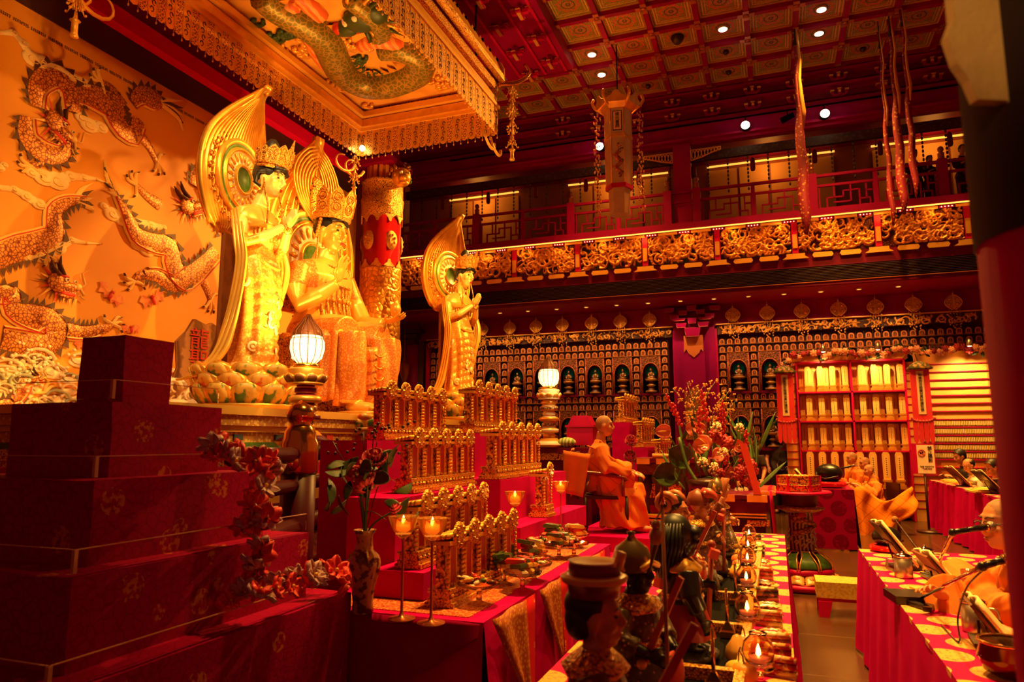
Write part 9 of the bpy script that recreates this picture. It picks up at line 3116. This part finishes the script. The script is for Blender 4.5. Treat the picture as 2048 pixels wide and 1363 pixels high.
for x in (-0.25, 0.14):
	for y in (-0.2, 0.2):
		MB().box((x, y, 0.19), (0.04, 0.04, 0.38)).obj('leg', 'dark_wood', stool)
MB().box((-0.3, 0, 0.62), (0.03, 0.44, 0.46)).obj('backrest', 'dark_wood', stool)
for u, v, d, lab in ((1704, 916, 14.0, 'shaven monk farthest back, before the golden shelf'), (1729, 926, 13.3, 'shaven monk half hidden behind the spread robe monk')):
	l, k = by_head(u, v, d, 1, FACE_L)
	person(lab, l, FACE_L, s=k, vox=0.015, robe=True, lean=0.05, nod=0.15)
	st_ = thing('monk_stool', 'wooden stool under the ' + ' '.join(lab.split()[:6]).rstrip(','), 'stool', l, FACE_L)
	MB().box((0, 0, 0.38), (0.36, 0.36, 0.04)).obj('seat', 'dark_wood', st_)
	for x in (-0.14, 0.14):
		for y in (-0.14, 0.14):
			MB().box((x, y, 0.18), (0.04, 0.04, 0.36)).obj('leg', 'dark_wood', st_)

# spectacled monk at the near table
l4, k4 = by_head(2022, 1046, 3.45, 1, FACE_L)
w1 = Matrix.Rotation(-FACE_L, 3, 'Z') @ (tab(1880, 1128) + Vector((0, 0, 0.05)) - l4) / k4
m4_ = person('spectacled shaven monk in orange robe speaking into a microphone', l4, FACE_L, s=k4, lean=0.08, nod=0.08, glasses=True, vox=0.0075, robe=True, arms=[((0.2, -0.28, 0.76), (0.42, -0.16, 0.86)), ((0.3, 0.2, 0.82), tuple(w1 * 0.93))])
l5, k5 = by_head(2180, 1080, 2.55, 1, FACE_L)
w5 = Matrix.Rotation(-FACE_L, 3, 'Z') @ (tab(1985, 1268) + Vector((0, 0, 0.035)) - l5) / k5
m5_ = person('person mostly behind the dark pillar resting a bare forearm on the table', l5, FACE_L, s=k5, lean=0.06, cloth='robe_orange', hair='black', sleeve='short', vox=0.0085, arms=[((0.12, -0.27, 0.72), (0.34, -0.16, 0.8)), ((0.24, 0.24, 0.8), tuple(w5))])
bw = Vector(w5) + (Vector((0.24, 0.24, 0.8)) - Vector(w5)).normalized() * 0.03
ax_ = (Vector((0.24, 0.24, 0.8)) - Vector(w5)).normalized()
q1 = ax_.cross(Vector((0, 0, 1))).normalized()
q2 = ax_.cross(q1)
MB().tube([tuple(bw + q1 * 0.036 * cos(w) + q2 * 0.036 * sin(w)) for w in [2 * pi * k / 16 for k in range(17)]], 0.004, 6, cap=False).obj('bracelet', 'dark_wood', m5_)
for l, lab in ((l4, 'dark stool under the spectacled monk'), (l5, 'dark stool behind the foreground pillar')):
	st_ = thing('monk_stool', lab, 'stool', l, FACE_L)
	MB().box((0, 0, 0.38), (0.36, 0.36, 0.04)).obj('seat', 'dark_wood', st_)
	for x in (-0.14, 0.14):
		for y in (-0.14, 0.14):
			MB().box((x, y, 0.18), (0.04, 0.04, 0.36)).obj('leg', 'dark_wood', st_)

# guests at the far table
for u, v, d, lab, cl, hr, gls, nod, slv in ((1937, 930, 12.2, 'balding man in a white shirt bending over his book', 'shirt_white', 'fringe', False, 0.5, 'short'), (1984, 934, 11.0, 'man with glasses in a dark robe at the guest table', 'suit_dark', 'black', True, 0.35, 'long'), (1921, 912, 13.4, 'dark haired person half hidden behind the balding man', 'shirt_dark', 'black', False, 0.35, 'long')):
	l, k = by_head(u, v, d, 1, FACE_L, 0.12)
	person(lab, l, FACE_L, s=k, cloth=cl, hair=hr, glasses=gls, nod=nod, lean=0.12, sleeve=slv, vox=0.012, group='guests at the far table', arms=[((0.2, -0.24, 0.76), (0.42, -0.14, 0.86)), ((0.2, 0.24, 0.76), (0.42, 0.14, 0.86))])
	st_ = thing('guest_chair', 'dark chair under the ' + ' '.join(lab.split()[:6]), 'chair', l, FACE_L)
	MB().box((-0.02, 0, 0.4), (0.44, 0.44, 0.04)).obj('seat', 'dark_wood', st_)
	for x in (-0.2, 0.16):
		for y in (-0.18, 0.18):
			MB().box((x, y, 0.19), (0.035, 0.035, 0.38)).obj('leg', 'dark_wood', st_)
	MB().box((-0.25, 0, 0.66), (0.03, 0.42, 0.4)).obj('backrest', 'dark_wood', st_)

# standing helpers near the niche wall
HD_ST = 1.64
for u, v, d, lab, rz, hr in ((1556, 868, 16.0, 'person in dark shirt standing by the pilaster-side pennant', FACE_L + 1.2, 'black'), (1497, 882, 12.3, 'woman in a dark shirt standing behind the flower altar', FACE_L + 1.3, 'long')):
	l, k = by_head(u, v, d, 1, rz, 0.0, HD_ST)
	person(lab, l, rz, 'stand', 'shirt_dark', 'suit_dark', hr, 0.0, 0.1, s=k, sleeve='short', vox=0.014, arms=[((0.06, -0.25, 1.12), (0.2, -0.22, 0.95)), ((0.06, 0.25, 1.12), (0.22, 0.2, 0.98))])
# visitors on the gallery, dark against the lit screens
for u, v, lab in ((1826, 310, 'dark silhouetted visitor on the gallery behind the shortest banner'), (1857, 320, 'shorter dark silhouetted visitor in the middle on the gallery'), (1922, 300, 'dark silhouetted visitor on the gallery nearest the foreground pillar')):
	p = aty(u, v, 16.5)
	k = (p.z - 6.3) / HD_ST
	person(lab, (p.x, p.y, 6.301), -pi / 2 + 0.3, 'stand', 'suit_dark', 'suit_dark', 'black', 0.0, 0.05, s=k, sleeve='long', vox=0.02, group='visitors on the gallery')
